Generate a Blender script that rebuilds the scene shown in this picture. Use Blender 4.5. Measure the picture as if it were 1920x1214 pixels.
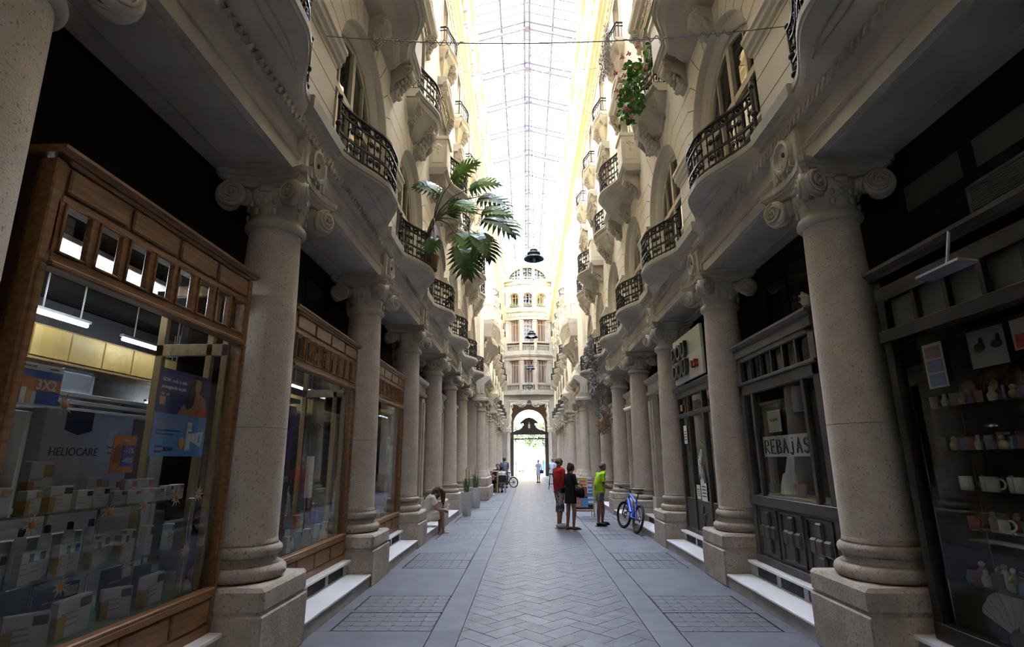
import bpy, bmesh, math, random
from mathutils import Vector, Matrix, Euler
from math import pi, sin, cos, radians, sqrt
random.seed(7)
for o in list(bpy.data.objects): bpy.data.objects.remove(o)
SC = bpy.context.scene
COL = SC.collection

# ------------------------------------------------------------ camera, sky, sun, exposure
def make_camera():
    pitch, yaw, roll = .2495, -.0259, -.0059
    cp, sp, cy, sy = cos(pitch), sin(pitch), cos(yaw), sin(yaw)
    f = Vector((sy*cp, cy*cp, sp)); r = Vector((cy, -sy, 0)); u = r.cross(f)
    cr, sr = cos(roll), sin(roll)
    r2, u2 = cr*r + sr*u, -sr*r + cr*u
    cam = bpy.data.cameras.new('camera'); co = bpy.data.objects.new('camera', cam); COL.objects.link(co)
    m = Matrix((r2, u2, -f)).transposed().to_4x4(); m.translation = Vector((-.2545, 0, 1.65))
    co.matrix_world = m
    cam.sensor_fit = 'HORIZONTAL'; cam.sensor_width = 36; cam.lens = 36*1004.39/1920
    cam.clip_start = .05; cam.clip_end = 400
    SC.camera = co
make_camera()
SC.view_settings.view_transform = 'Standard'; SC.view_settings.look = 'None'
SC.view_settings.gamma = 1; SC.view_settings.use_curve_mapping = False
SC.view_settings.exposure = 2.5
wd = bpy.data.worlds.new('sky'); SC.world = wd; wd.use_nodes = True
bg = wd.node_tree.nodes['Background']; bg.inputs[0].default_value = (.76, .87, 1.06, 1); bg.inputs[1].default_value = 6.0
sun = bpy.data.lights.new('sun', 'SUN'); sun.energy = 20; sun.angle = .01; sun.color = (1, .93, .78)
so = bpy.data.objects.new('sun', sun); COL.objects.link(so)
so.rotation_euler = Vector((.62, .22, -.74)).to_track_quat('-Z', 'Y').to_euler()
SC.cycles.use_denoising = True; SC.cycles.filter_width = 1.0
SC.cycles.max_bounces = 9; SC.cycles.diffuse_bounces = 5; SC.cycles.glossy_bounces = 3
SC.cycles.transmission_bounces = 4; SC.cycles.transparent_max_bounces = 12
SC.cycles.sample_clamp_indirect = 4; SC.cycles.caustics_reflective = False; SC.cycles.caustics_refractive = False

# ------------------------------------------------------------ materials
def newmat(name):
    m = bpy.data.materials.new(name); m.use_nodes = True
    nt = m.node_tree
    return m, nt, nt.nodes['Principled BSDF']
def plain(name, col, rough=.6, metal=0, spec=.5, emit=None, es=0):
    m, nt, b = newmat(name)
    b.inputs['Base Color'].default_value = (*col, 1); b.inputs['Roughness'].default_value = rough
    b.inputs['Metallic'].default_value = metal; b.inputs['Specular IOR Level'].default_value = spec
    if emit:
        b.inputs['Emission Color'].default_value = (*emit, 1); b.inputs['Emission Strength'].default_value = es
    return m
def noisy(name, c1, c2, scale=4, rough=.75, bump=.15, bscale=60, detail=5, spots=None, sscale=40, sth=.3, stretch=(1, 1, 1), spec=.3, island=0, lo=.35, hi=.65):
    m, nt, b = newmat(name)
    N, L = nt.nodes, nt.links
    g = N.new('ShaderNodeNewGeometry'); mp = N.new('ShaderNodeMapping'); mp.inputs['Scale'].default_value = stretch
    L.new(g.outputs['Position'], mp.inputs['Vector'])
    n = N.new('ShaderNodeTexNoise'); n.inputs['Scale'].default_value = scale; n.inputs['Detail'].default_value = detail
    L.new(mp.outputs[0], n.inputs['Vector'])
    r = N.new('ShaderNodeValToRGB'); r.color_ramp.elements[0].position = lo; r.color_ramp.elements[1].position = hi
    r.color_ramp.elements[0].color = (*c1, 1); r.color_ramp.elements[1].color = (*c2, 1)
    L.new(n.outputs['Fac'], r.inputs[0]); out = r.outputs[0]
    if spots:
        v = N.new('ShaderNodeTexNoise'); v.inputs['Scale'].default_value = sscale; v.inputs['Detail'].default_value = 3
        L.new(mp.outputs[0], v.inputs['Vector'])
        r2 = N.new('ShaderNodeValToRGB'); r2.color_ramp.elements[0].position = sth; r2.color_ramp.elements[1].position = sth+.07
        r2.color_ramp.elements[0].color = (1, 1, 1, 1); r2.color_ramp.elements[1].color = (0, 0, 0, 1)
        L.new(v.outputs['Fac'], r2.inputs[0])
        mx = N.new('ShaderNodeMix'); mx.data_type = 'RGBA'; L.new(r2.outputs[0], mx.inputs[0]); L.new(out, mx.inputs[6])
        mx.inputs[7].default_value = (*spots, 1); out = mx.outputs[2]
    if island:
        hsv = N.new('ShaderNodeHueSaturation'); ma = N.new('ShaderNodeMapRange'); ma.inputs[3].default_value = 1-island; ma.inputs[4].default_value = 1+island
        L.new(g.outputs['Random Per Island'], ma.inputs[0]); L.new(ma.outputs[0], hsv.inputs['Value']); L.new(out, hsv.inputs['Color']); out = hsv.outputs[0]
    L.new(out, b.inputs['Base Color']); b.inputs['Roughness'].default_value = rough; b.inputs['Specular IOR Level'].default_value = spec
    if bump:
        bn = N.new('ShaderNodeTexNoise'); bn.inputs['Scale'].default_value = bscale; bn.inputs['Detail'].default_value = 4
        L.new(mp.outputs[0], bn.inputs['Vector'])
        bp = N.new('ShaderNodeBump'); bp.inputs['Strength'].default_value = bump; bp.inputs['Distance'].default_value = .01
        L.new(bn.outputs['Fac'], bp.inputs['Height']); L.new(bp.outputs[0], b.inputs['Normal'])
    return m
def glassmat(name, tint=(1, 1, 1), refl=1.0, ior=1.5):
    m = bpy.data.materials.new(name); m.use_nodes = True; nt = m.node_tree; N, L = nt.nodes, nt.links
    N.remove(N['Principled BSDF']); out = N['Material Output']
    t = N.new('ShaderNodeBsdfTransparent'); t.inputs[0].default_value = (*tint, 1)
    g = N.new('ShaderNodeBsdfGlossy'); g.inputs['Roughness'].default_value = .0
    ge = N.new('ShaderNodeNewGeometry'); dt = N.new('ShaderNodeVectorMath'); dt.operation = 'DOT_PRODUCT'
    L.new(ge.outputs['Incoming'], dt.inputs[0]); L.new(ge.outputs['Normal'], dt.inputs[1])
    def mth(op, x, y=None):
        q = N.new('ShaderNodeMath'); q.operation = op; L.new(x, q.inputs[0])
        if y is not None: q.inputs[1].default_value = y
        return q.outputs[0]
    ab = mth('ABSOLUTE', dt.outputs['Value']); om = N.new('ShaderNodeMath'); om.operation = 'SUBTRACT'; om.inputs[0].default_value = 1; L.new(ab, om.inputs[1])
    f0 = ((ior-1)/(ior+1))**2
    mu_ = mth('ADD', mth('MULTIPLY', mth('POWER', om.outputs[0], 5), 1-f0), f0)
    mu = N.new('ShaderNodeMath'); mu.operation = 'MULTIPLY'; mu.use_clamp = True; mu.inputs[1].default_value = refl; L.new(mu_, mu.inputs[0])
    mx = N.new('ShaderNodeMixShader'); L.new(mu.outputs[0], mx.inputs[0]); L.new(t.outputs[0], mx.inputs[1]); L.new(g.outputs[0], mx.inputs[2])
    L.new(mx.outputs[0], out.inputs[0]); return m
M = {}
M['cream'] = noisy('cream_stucco', (.76, .695, .575), (.83, .77, .65), 1.2, .85, .12, 80, stretch=(1, 1, .5))
M['cream_dirty_dim'] = noisy('cream_stone_dirty_dim', (.50, .46, .39), (.62, .575, .49), 2.0, .85, .2, 60)  # dirty cream stone; dim light on the lower slabs is in the colour
M['carve'] = noisy('carved_stone', (.52, .47, .39), (.63, .575, .48), 3, .85, .25, 50)
M['facade'] = noisy('facade_stone', (.29, .268, .225), (.36, .335, .285), 1.5, .85, .1, 60)
M['gold'] = noisy('ochre_cornice_paint', (.60, .49, .28), (.68, .57, .36), 2, .8, .1, 60)
M['attic'] = noisy('attic_wall_paint', (.52, .44, .27), (.60, .52, .34), 1.2, .85, .08, 60)
M['joint'] = plain('dark_joint', (.16, .13, .09), .9)
M['granite'] = noisy('column_stone', (.575, .51, .45), (.655, .59, .525), 6, .8, .35, 90, spots=(.36, .30, .265), sscale=55, sth=.33, spec=.25)
M['plinth'] = noisy('plinth_stone', (.38, .33, .28), (.52, .46, .40), 4, .88, .55, 45, spots=(.30, .25, .215), sscale=40, sth=.35, spec=.2)
M['marble'] = noisy('white_marble', (.74, .76, .80), (.86, .87, .90), 2.2, .28, .0, 60, stretch=(1, .4, 1), spec=.5)
M['riser'] = noisy('step_riser_stone', (.36, .35, .33), (.48, .47, .45), 3, .6, .1, 60)
M['slabs'] = noisy('pavement_slab', (.10, .102, .126), (.134, .136, .164), 2.5, .6, .10, 120, island=.07, spec=.28)
M['paver'] = noisy('pavement_brick', (.060, .061, .078), (.083, .084, .104), 5, .52, .14, 100, island=.12, spec=.45)
M['grout'] = plain('paving_joint', (.035, .036, .043), .9)
M['oak'] = noisy('varnished_oak', (.175, .083, .034), (.30, .152, .066), 5, .38, .08, 60, stretch=(6, .7, 6), spec=.5)
M['oak_dark'] = noisy('dark_red_wood', (.055, .022, .012), (.10, .045, .022), 5, .42, .05, 60, stretch=(6, 6, .7), spec=.5)
M['oak_pale'] = noisy('pale_oak', (.22, .145, .065), (.31, .21, .095), 4, .45, .05, 60, stretch=(6, 6, .6))
M['brownblack'] = noisy('dark_brown_paint', (.009, .006, .005), (.016, .010, .009), 5, .4, .05, 50, spec=.5)
M['greypaint'] = noisy('charcoal_paint', (.055, .052, .056), (.085, .08, .085), 4, .45, .06, 40, spec=.5)
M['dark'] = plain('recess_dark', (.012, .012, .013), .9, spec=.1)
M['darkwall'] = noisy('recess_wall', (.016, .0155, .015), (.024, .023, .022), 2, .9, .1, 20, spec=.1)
M['vent'] = plain('vent_grille_black', (.012, .012, .012), .6)
M['iron'] = noisy('wrought_iron', (.012, .012, .014), (.03, .03, .034), 10, .45, .1, 60, spec=.5)
M['steel'] = plain('roof_steel_flare_tint', (.10, .10, .18), .6, 0)  # lavender tint puts the sky's flare on the bars into the colour
M['steel_grey'] = plain('grey_pipe', (.33, .33, .35), .5, .3)
M['glass'] = glassmat('shop_glass', (.93, .95, .95), 1.0)
M['winglass'] = glassmat('window_glass', (.35, .38, .38), 1.3)
M['roofglass'] = glassmat('roof_glass', (.93, .95, .97), .6)
M['winframe'] = plain('cream_window_frame', (.55, .49, .37), .6)
M['orangewood'] = plain('reddish_window_wood', (.50, .26, .14), .6)
M['room_shade_trough'] = plain('window_dark_interior', (.10, .10, .11), .9)  # dark grey puts the shade of unlit rooms into colour; troughs share it
M['white'] = plain('white_paint', (.78, .78, .78), .5)
M['paper'] = plain('white_paper', (.80, .80, .78), .8)
M['black'] = plain('black_plastic', (.015, .015, .016), .5)
M['rubber'] = plain('black_rubber', (.02, .02, .02), .8)
M['chrome'] = plain('bright_metal', (.6, .6, .62), .25, 1)
M['tube'] = plain('fluorescent_tube', (1, 1, 1), .5, emit=(.86, .92, 1), es=4.5)
M['lensglass'] = plain('glass_block', (.122, .125, .147), .42, spec=.3)
def C(name, col, rough=.6, **k):
    if name not in M: M[name] = plain(name, col if col else (.3, .3, .3), rough, **k)
    return M[name]

# ------------------------------------------------------------ mesh builder
class MB:
    def __init__(s): s.v = []; s.f = []; s.m = []; s.s = []; s.mi = 0; s.sm = False
    def add(s, vs, fs):
        o = len(s.v); s.v += [tuple(v) for v in vs]
        for f in fs: s.f.append([o+i for i in f]); s.m.append(s.mi); s.s.append(s.sm)
        return s
    def use(s, i, sm=None):
        s.mi = i
        if sm is not None: s.sm = sm
        return s
    def box(s, x0, x1, y0, y1, z0, z1, mat=None):
        vs = [(x, y, z) for x in (x0, x1) for y in (y0, y1) for z in (z0, z1)]
        if mat is not None: vs = [mat @ Vector(v) for v in vs]
        return s.add(vs, [(0, 1, 3, 2), (4, 6, 7, 5), (0, 4, 5, 1), (2, 3, 7, 6), (0, 2, 6, 4), (1, 5, 7, 3)])
    def bev(s, x0, x1, y0, y1, z0, z1, b=.01, mat=None):
        # box with chamfered edges
        vs = []; 
        X, Y, Z = (x0, x1), (y0, y1), (z0, z1)
        idx = {}
        for i in (0, 1):
            for j in (0, 1):
                for k in (0, 1):
                    sx, sy, sz = (1, -1)[i], (1, -1)[j], (1, -1)[k]
                    p = (X[i], Y[j], Z[k])
                    idx[i, j, k, 0] = len(vs); vs.append((p[0], p[1]+sy*b, p[2]+sz*b))
                    idx[i, j, k, 1] = len(vs); vs.append((p[0]+sx*b, p[1], p[2]+sz*b))
                    idx[i, j, k, 2] = len(vs); vs.append((p[0]+sx*b, p[1]+sy*b, p[2]))
        fs = []
        for i in (0, 1):
            fs.append([idx[i, 0, 0, 0], idx[i, 1, 0, 0], idx[i, 1, 1, 0], idx[i, 0, 1, 0]])
            fs.append([idx[0, i, 0, 1], idx[1, i, 0, 1], idx[1, i, 1, 1], idx[0, i, 1, 1]])
            fs.append([idx[0, 0, i, 2], idx[1, 0, i, 2], idx[1, 1, i, 2], idx[0, 1, i, 2]])
        for a in (0, 1):
            for c in (0, 1):
                fs.append([idx[a, c, 0, 0], idx[a, c, 1, 0], idx[a, c, 1, 1], idx[a, c, 0, 1]])
                fs.append([idx[a, 0, c, 0], idx[a, 1, c, 0], idx[a, 1, c, 2], idx[a, 0, c, 2]])
                fs.append([idx[0, a, c, 1], idx[1, a, c, 1], idx[1, a, c, 2], idx[0, a, c, 2]])
        for i in (0, 1):
            for j in (0, 1):
                for k in (0, 1): fs.append([idx[i, j, k, 0], idx[i, j, k, 1], idx[i, j, k, 2]])
        if mat is not None: vs = [mat @ Vector(v) for v in vs]
        return s.add(vs, fs)
    def loft(s, rings, close=False, caps=False):
        n = len(rings[0]); vs = [p for r in rings for p in r]; fs = []
        for i in range(len(rings)-1):
            for j in range(n if close else n-1):
                k = (j+1) % n
                fs.append((i*n+j, i*n+k, (i+1)*n+k, (i+1)*n+j))
        s.add(vs, fs)
        if caps:
            for r in (rings[0], rings[-1]):         # caps keep their own vertices, so the rim stays crisp
                b0 = len(s.v); s.v += [tuple(p) for p in r]; s.f.append(list(range(b0, b0+n))); s.m.append(s.mi); s.s.append(False)
        return s
    def lathe(s, prof, cx=0, cy=0, z0=0, seg=24, mat=None):
        rings = [[(cx+r*cos(2*pi*j/seg), cy+r*sin(2*pi*j/seg), z0+z) for j in range(seg)] for r, z in prof]
        if mat is not None: rings = [[mat @ Vector(p) for p in r] for r in rings]
        return s.loft(rings, True, True)
    def prof_y(s, prof, y0, y1, closed=True, caps=True):
        return s.loft([[(x, y, z) for x, z in prof] for y in (y0, y1)], closed, caps)
    def tube(s, path, r, seg=6, closed=False):
        P = [Vector(p) for p in path]; n = len(P); rings = []
        up = None
        for i in range(n):
            if closed: t = P[(i+1) % n]-P[i-1]
            else: t = P[min(i+1, n-1)]-P[max(i-1, 0)]
            if t.length < 1e-9: t = Vector((0, 0, 1))
            t.normalize()
            if up is None: up = t.orthogonal().normalized()
            else:
                up = up - t*up.dot(t)
                up = up.normalized() if up.length > 1e-6 else t.orthogonal().normalized()
            b = t.cross(up); rr = r[i] if isinstance(r, (list, tuple)) else r
            rings.append([P[i]+rr*(cos(2*pi*j/seg)*up+sin(2*pi*j/seg)*b) for j in range(seg)])
        if closed: rings.append(rings[0])
        return s.loft(rings, True, not closed)
    def cyl(s, p0, p1, r, seg=10, r2=None): return s.tube([p0, p1], [r, r if r2 is None else r2], seg)
    def ball(s, c, r, seg=10, rings=6, scale=(1, 1, 1), mat=None):
        R = []
        for i in range(rings+1):
            a = -pi/2+pi*i/rings
            R.append([Vector((c[0]+scale[0]*r*cos(a)*cos(2*pi*j/seg), c[1]+scale[1]*r*cos(a)*sin(2*pi*j/seg), c[2]+scale[2]*r*sin(a))) for j in range(seg)])
        if mat is not None: R = [[mat @ p for p in q] for q in R]
        return s.loft(R, True, False)
    def poly(s, pts, thick=None):
        n = len(pts)
        if thick is None: return s.add(pts, [tuple(range(n))])
        t = Vector(thick); q = [Vector(p)+t for p in pts]
        return s.add(list(pts)+q, [tuple(range(n)), tuple(range(n, 2*n))]+[(i, (i+1) % n, n+(i+1) % n, n+i) for i in range(n)])
    def mesh(s, name, mats):
        me = bpy.data.meshes.new(name); me.from_pydata(s.v, [], s.f)
        for m in (mats if isinstance(mats, (list, tuple)) else [mats]): me.materials.append(M[m] if isinstance(m, str) else m)
        me.polygons.foreach_set('material_index', s.m); me.polygons.foreach_set('use_smooth', s.s); me.update()
        return me
    def build(s, name, mats, parent=None, loc=None, rz=0):
        return link(name, s.mesh(name, mats), parent, loc, rz)
def link(name, me, parent=None, loc=None, rz=0):
    o = bpy.data.objects.new(name, me); COL.objects.link(o)
    if parent: o.parent = parent
    if loc is not None: o.location = loc
    if rz: o.rotation_euler = (0, 0, rz)
    return o
def struct(o): o['kind'] = 'structure'; return o
def tag(o, label, cat, group=None, kind='thing'):
    o['label'] = label; o['category'] = cat; o['kind'] = kind
    if group: o['group'] = group
    return o
def thing(name, label, cat, loc=(0, 0, 0), rz=0, group=None):
    o = bpy.data.objects.new(name, None); COL.objects.link(o); o.location = loc; o.rotation_euler = (0, 0, rz)
    o.empty_display_size = .1
    return tag(o, label, cat, group)
def dup(root, loc, rz=None, label=None, group=None, scale=None):
    kids = {}
    for c in bpy.data.objects:
        if c.parent: kids.setdefault(c.parent, []).append(c)
    def cp(o, par):
        c = o.copy(); COL.objects.link(c)
        if par is not None: c.parent = par
        for k in kids.get(o, []): cp(k, c)
        return c
    r = cp(root, None); r.location = loc
    if rz is not None: r.rotation_euler = (0, 0, rz)
    if label: r['label'] = label
    if group: r['group'] = group
    if scale: r.scale = (scale,)*3
    return r
def text(name, s, size, mat, parent, mw, extr=.001, align='CENTER', bold=0, xs=1):
    cu = bpy.data.curves.new(name, 'FONT'); cu.body = s; cu.size = size; cu.extrude = extr; cu.align_x = align; cu.align_y = 'CENTER'; cu.offset = bold
    cu.resolution_u = 3
    t = bpy.data.objects.new(name, cu); COL.objects.link(t)
    me = bpy.data.meshes.new_from_object(t)
    bpy.data.objects.remove(t); bpy.data.curves.remove(cu)
    me.transform(Matrix.Diagonal((xs, 1, 1, 1))); me.transform(mw)
    me.materials.clear(); me.materials.append(M[mat] if isinstance(mat, str) else mat)
    return link(name, me, parent)
def ordn(i): return ['first', 'second', 'third', 'fourth', 'fifth', 'sixth', 'seventh', 'eighth', 'ninth', 'tenth', 'eleventh', 'twelfth', 'thirteenth', 'fourteenth', 'fifteenth', 'sixteenth'][i]
SIDE = {-1: 'left', 1: 'right'}
def rzs(s): return 0 if s < 0 else pi      # things are modelled for the left side (aisle towards +x) and turned for the right
S0, Y1, XA = 3.182, 5.085, 2.83             # bay, first column, column axis
BAY = lambda i: Y1+S0*(i+.5)
WX = 2.52                                   # upper wall plane
YB, YE = -4.0, 54.0

# ------------------------------------------------------------ ground
fb = MB()
fb.use(0).box(-6, 6, YB-4, 57, -.3, -.012)
struct(fb.build('floor', ['grout']))
sb = MB()                                    # smooth slabs on both sides, leaving the glass block panels open
PAN = []
for i in range(-2, 17):
    c = BAY(i)
    if 25 < c < 32.9: continue
    PAN += [(c-.79, c-.12), (c-.03, c+.66)] if 0 else [(c-.78, c-.09), (c-.01, c+.66)]
for s in (-1, 1):
    cuts = sorted(PAN); y = YB-4
    edges = []
    for a, b in cuts: edges += [a, b]
    edges = [YB-4]+edges+[57]
    for k in range(len(edges)-1):
        a, b = edges[k], edges[k+1]
        if b-a < .005: continue
        if k % 2 == 0:      # full width slab(s)
            if b-a < .1: parts = [(a, b)]
            else:
                n = max(1, round((b-a)/1.25)); parts = [(a+(b-a)*q/n, a+(b-a)*(q+1)/n) for q in range(n)]
            for p, q in parts:
                for x0, x1 in ((.93, 1.22), (1.225, 2.40)) if b-a < .1 or 1 else ():
                    sb.box(min(s*x0, s*x1)+.003, max(s*x0, s*x1)-.003, p+.003, q-.003, -.02, 0)
        else:
            for x0, x1 in ((.93, 1.22), (2.25, 2.40)):
                sb.box(min(s*x0, s*x1)+.003, max(s*x0, s*x1)-.003, a, b, -.02, 0)
    sb.box(min(s*2.4, s*5.5), max(s*2.4, s*5.5), 57-.01, 57, -.02, 0)
struct(sb.build('floor_slab_strips', ['slabs']))
pb = MB()                                    # herringbone brick strip
W_, L_ = .20, .40
def clip(poly, axis, lim, sign):
    out = []
    for i in range(len(poly)):
        p, q = poly[i], poly[(i+1) % len(poly)]
        dp, dq = sign*(lim-p[axis]), sign*(lim-q[axis])
        if dp >= 0: out.append(p)
        if dp*dq < 0:
            t = dp/(dp-dq); out.append((p[0]+(q[0]-p[0])*t, p[1]+(q[1]-p[1])*t))
    return out
g_ = .004; c45 = cos(pi/4)
YP0, YP1 = YB, 56.9
nn = int(70/W_)
for a in range(-nn, nn):
    for b in range(-nn//1, nn):
        # herringbone cell (a,b): units of W_; one L piece pair per 4-cycle diagonal
        if (a-b) % 4 == 0: r = (a, b, a+2, b+1)
        elif (a-b) % 4 == 3: r = (a, b, a+1, b+2)
        else: continue
        cx, cy = (r[0]+r[2])/2*W_, (r[1]+r[3])/2*W_
        wx = (cx-cy)*c45; wy = (cx+cy)*c45+YP0-.5
        if abs(wx) > 1.25 or wy < YP0-.3 or wy > YP1+.3: continue
        P = []
        for x, y in ((r[0]*W_+g_, r[1]*W_+g_), (r[2]*W_-g_, r[1]*W_+g_), (r[2]*W_-g_, r[3]*W_-g_), (r[0]*W_+g_, r[3]*W_-g_)):
            P.append(((x-y)*c45, (x+y)*c45+YP0-.5))
        for ax, lim, sg in ((0, .925, 1), (0, -.925, -1), (1, YP1, 1), (1, YP0, -1)):
            P = clip(P, ax, lim, sg)
            if len(P) < 3: break
        if len(P) >= 3:
            dz = random.uniform(-.0012, .0012)
            pb.add([(x, y, dz) for x, y in P], [tuple(range(len(P)))])
struct(pb.build('floor_brick_strip', ['paver']))
# glass block panels
gp = MB(); gp.use(0).box(-.50, .50, -.33, .33, -.018, -.004)
fr_me = gp.mesh('panel_frame', [noisy('panel_cement', (.085, .087, .105), (.115, .118, .14), 6, .7, .1, 80)])
gl = MB(); nx, ny = 7, 4
for i in range(nx):
    for j in range(ny):
        w, d = 1.0/nx, .66/ny; x, y = -.5+w*(i+.5), -.33+d*(j+.5)
        gl.use(0, True)
        rings = []
        for k, (f, z) in enumerate(((.485, -.004), (.475, 0), (.44, .0), (.36, -.0022), (.18, -.0035), (.001, -.0035))):
            rings.append([(x+w*f*max(-1, min(1, 1.35*cos(a)))*1.0, y+d*f*max(-1, min(1, 1.35*sin(a))), z) for a in [2*pi*q/16+pi/16 for q in range(16)]])
        gl.loft(rings, True, True)
gl_me = gl.mesh('glass_lens_grid', ['lensglass'])
cnt = {-1: 0, 1: 0}
for s in (-1, 1):
    for n, (a, b) in enumerate([p for p in PAN if p[0] > 4.5 and p[0] < 34]):
        t = thing('glass_block_panel', f'glass block floor panel, {ordn(n//2)} pair from the front along the {SIDE[s]} side, {"nearer" if n%2==0 else "farther"} half', 'floor light', (s*1.735, (a+b)/2, 0), 0, 'glass block floor lights')
        link('panel_frame', fr_me, t); link('lens_grid', gl_me, t)
for a, b in [p for p in PAN if not (p[0] > 4.5 and p[0] < 34)]:
    for s in (-1, 1): struct(link('floor_filler_slab', fr_me, None, (s*1.735, (a+b)/2, 0)))

# ------------------------------------------------------------ arcade beam, recess walls, shop rooms
GAP = (24.15, 32.75)
for s in (-1, 1):
    X = lambda u: s*u
    b = MB()
    prof = [(3.3, 4.46), (2.53, 4.46), (2.53, 4.60), (2.515, 4.61), (2.50, 4.64), (2.515, 4.665), (2.545, 4.68), (2.545, 4.86), (2.53, 4.87), (2.475, 4.90), (2.475, 4.965), (2.50, 4.98), (2.50, 5.24), (3.3, 5.24)]
    for y0, y1 in ((YB, GAP[0]-.3),):
        b.use(0).prof_y([(X(u), z) for u, z in prof], y0, y1)
    # soffit panel moulding
    for i in range(-3, 15):
        c = BAY(i)
        if c > GAP[0]-1.9: continue
        for u in (2.62, 3.12): b.box(*sorted((X(u-.02), X(u+.02))), c-1.1, c+1.1, 4.445, 4.462)
        for yy in (-1.1, 1.1): b.box(*sorted((X(2.62), X(3.12))), c+yy-.02, c+yy+.02, 4.445, 4.462)
    # leaf band, a running row of tilted leaves
    y = 0.0
    while y < 24.3:
        m = Matrix.Translation((X(2.468), y, 4.932)) @ Matrix.Rotation(radians(38)*s, 4, 'X')
        b.box(-.016, .016, -.017, .017, -.05, .05, m); y += .088 if y < 14 else .176
    for y in range(0): b.box(*sorted((X(2.455), X(2.48))), 33+y*.2, 33.1+y*.2, 4.90, 4.965)
    struct(b.build('trim_beam_'+SIDE[s], ['cream_dirty_dim']))
    b = MB(); b.use(0).prof_y([(X(u), z) for u, z in prof], GAP[1]+.35, YE); struct(b.build('trim_far_beam_'+SIDE[s], ['cream_dirty_dim']))
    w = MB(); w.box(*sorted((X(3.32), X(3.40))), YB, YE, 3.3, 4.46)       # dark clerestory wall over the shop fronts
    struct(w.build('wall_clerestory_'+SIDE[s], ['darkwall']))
    w = MB(); w.box(*sorted((X(5.6), X(5.75))), YB, YE, 0, 5.3); w.box(*sorted((X(3.3), X(5.7))), YB, YE, 5.2, 5.3)
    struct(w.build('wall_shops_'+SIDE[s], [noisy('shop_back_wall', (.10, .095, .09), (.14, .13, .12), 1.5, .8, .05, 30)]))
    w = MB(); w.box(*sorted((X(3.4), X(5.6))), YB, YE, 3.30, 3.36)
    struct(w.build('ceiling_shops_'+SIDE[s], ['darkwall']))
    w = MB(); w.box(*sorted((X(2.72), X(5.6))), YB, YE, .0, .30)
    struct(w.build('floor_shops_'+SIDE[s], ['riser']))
    # backing pilaster behind every column: closes the shop to either side
    w = MB()
    for k in range(-2, 15):
        y = Y1+S0*k
        if GAP[0]-.3 < y < GAP[1]: continue
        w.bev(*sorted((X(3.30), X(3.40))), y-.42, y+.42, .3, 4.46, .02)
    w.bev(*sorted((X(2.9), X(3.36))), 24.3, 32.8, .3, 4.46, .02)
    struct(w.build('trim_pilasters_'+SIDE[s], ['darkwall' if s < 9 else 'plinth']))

# ------------------------------------------------------------ columns
def sub_spiral(mb, c, ax, r, th, turns=2.1, n=26, seg=5):
    # a flat scroll: disc with a raised spiral on both faces. ax = unit axis (horizontal)
    ax = Vector(ax).normalized(); e1 = Vector((0, 0, 1)); e2 = ax.cross(e1)
    c = Vector(c)
    ring = lambda rr, o: [c+ax*o+rr*(cos(2*pi*j/18)*e1+sin(2*pi*j/18)*e2) for j in range(18)]
    mb.loft([ring(r*.80, -th), ring(r*.93, -th*.9), ring(r, -th*.55), ring(r*.93, 0), ring(r, th*.55), ring(r*.93, th*.9), ring(r*.80, th)], True, True)
    for sg in (-1, 1):
        P = []
        for i in range(n):
            a = i/(n-1)*turns*2*pi; rr = r*(.86-.72*i/(n-1))
            P.append(c+ax*sg*(th+.006+.02*i/(n-1))+rr*(cos(a*sg)*e1+sin(a*sg)*e2))
        mb.tube(P, [r*.11*(1-.3*i/(n-1)) for i in range(n)], seg)
        mb.ball(c+ax*sg*(th+.022), r*.17, 8, 5)
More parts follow.
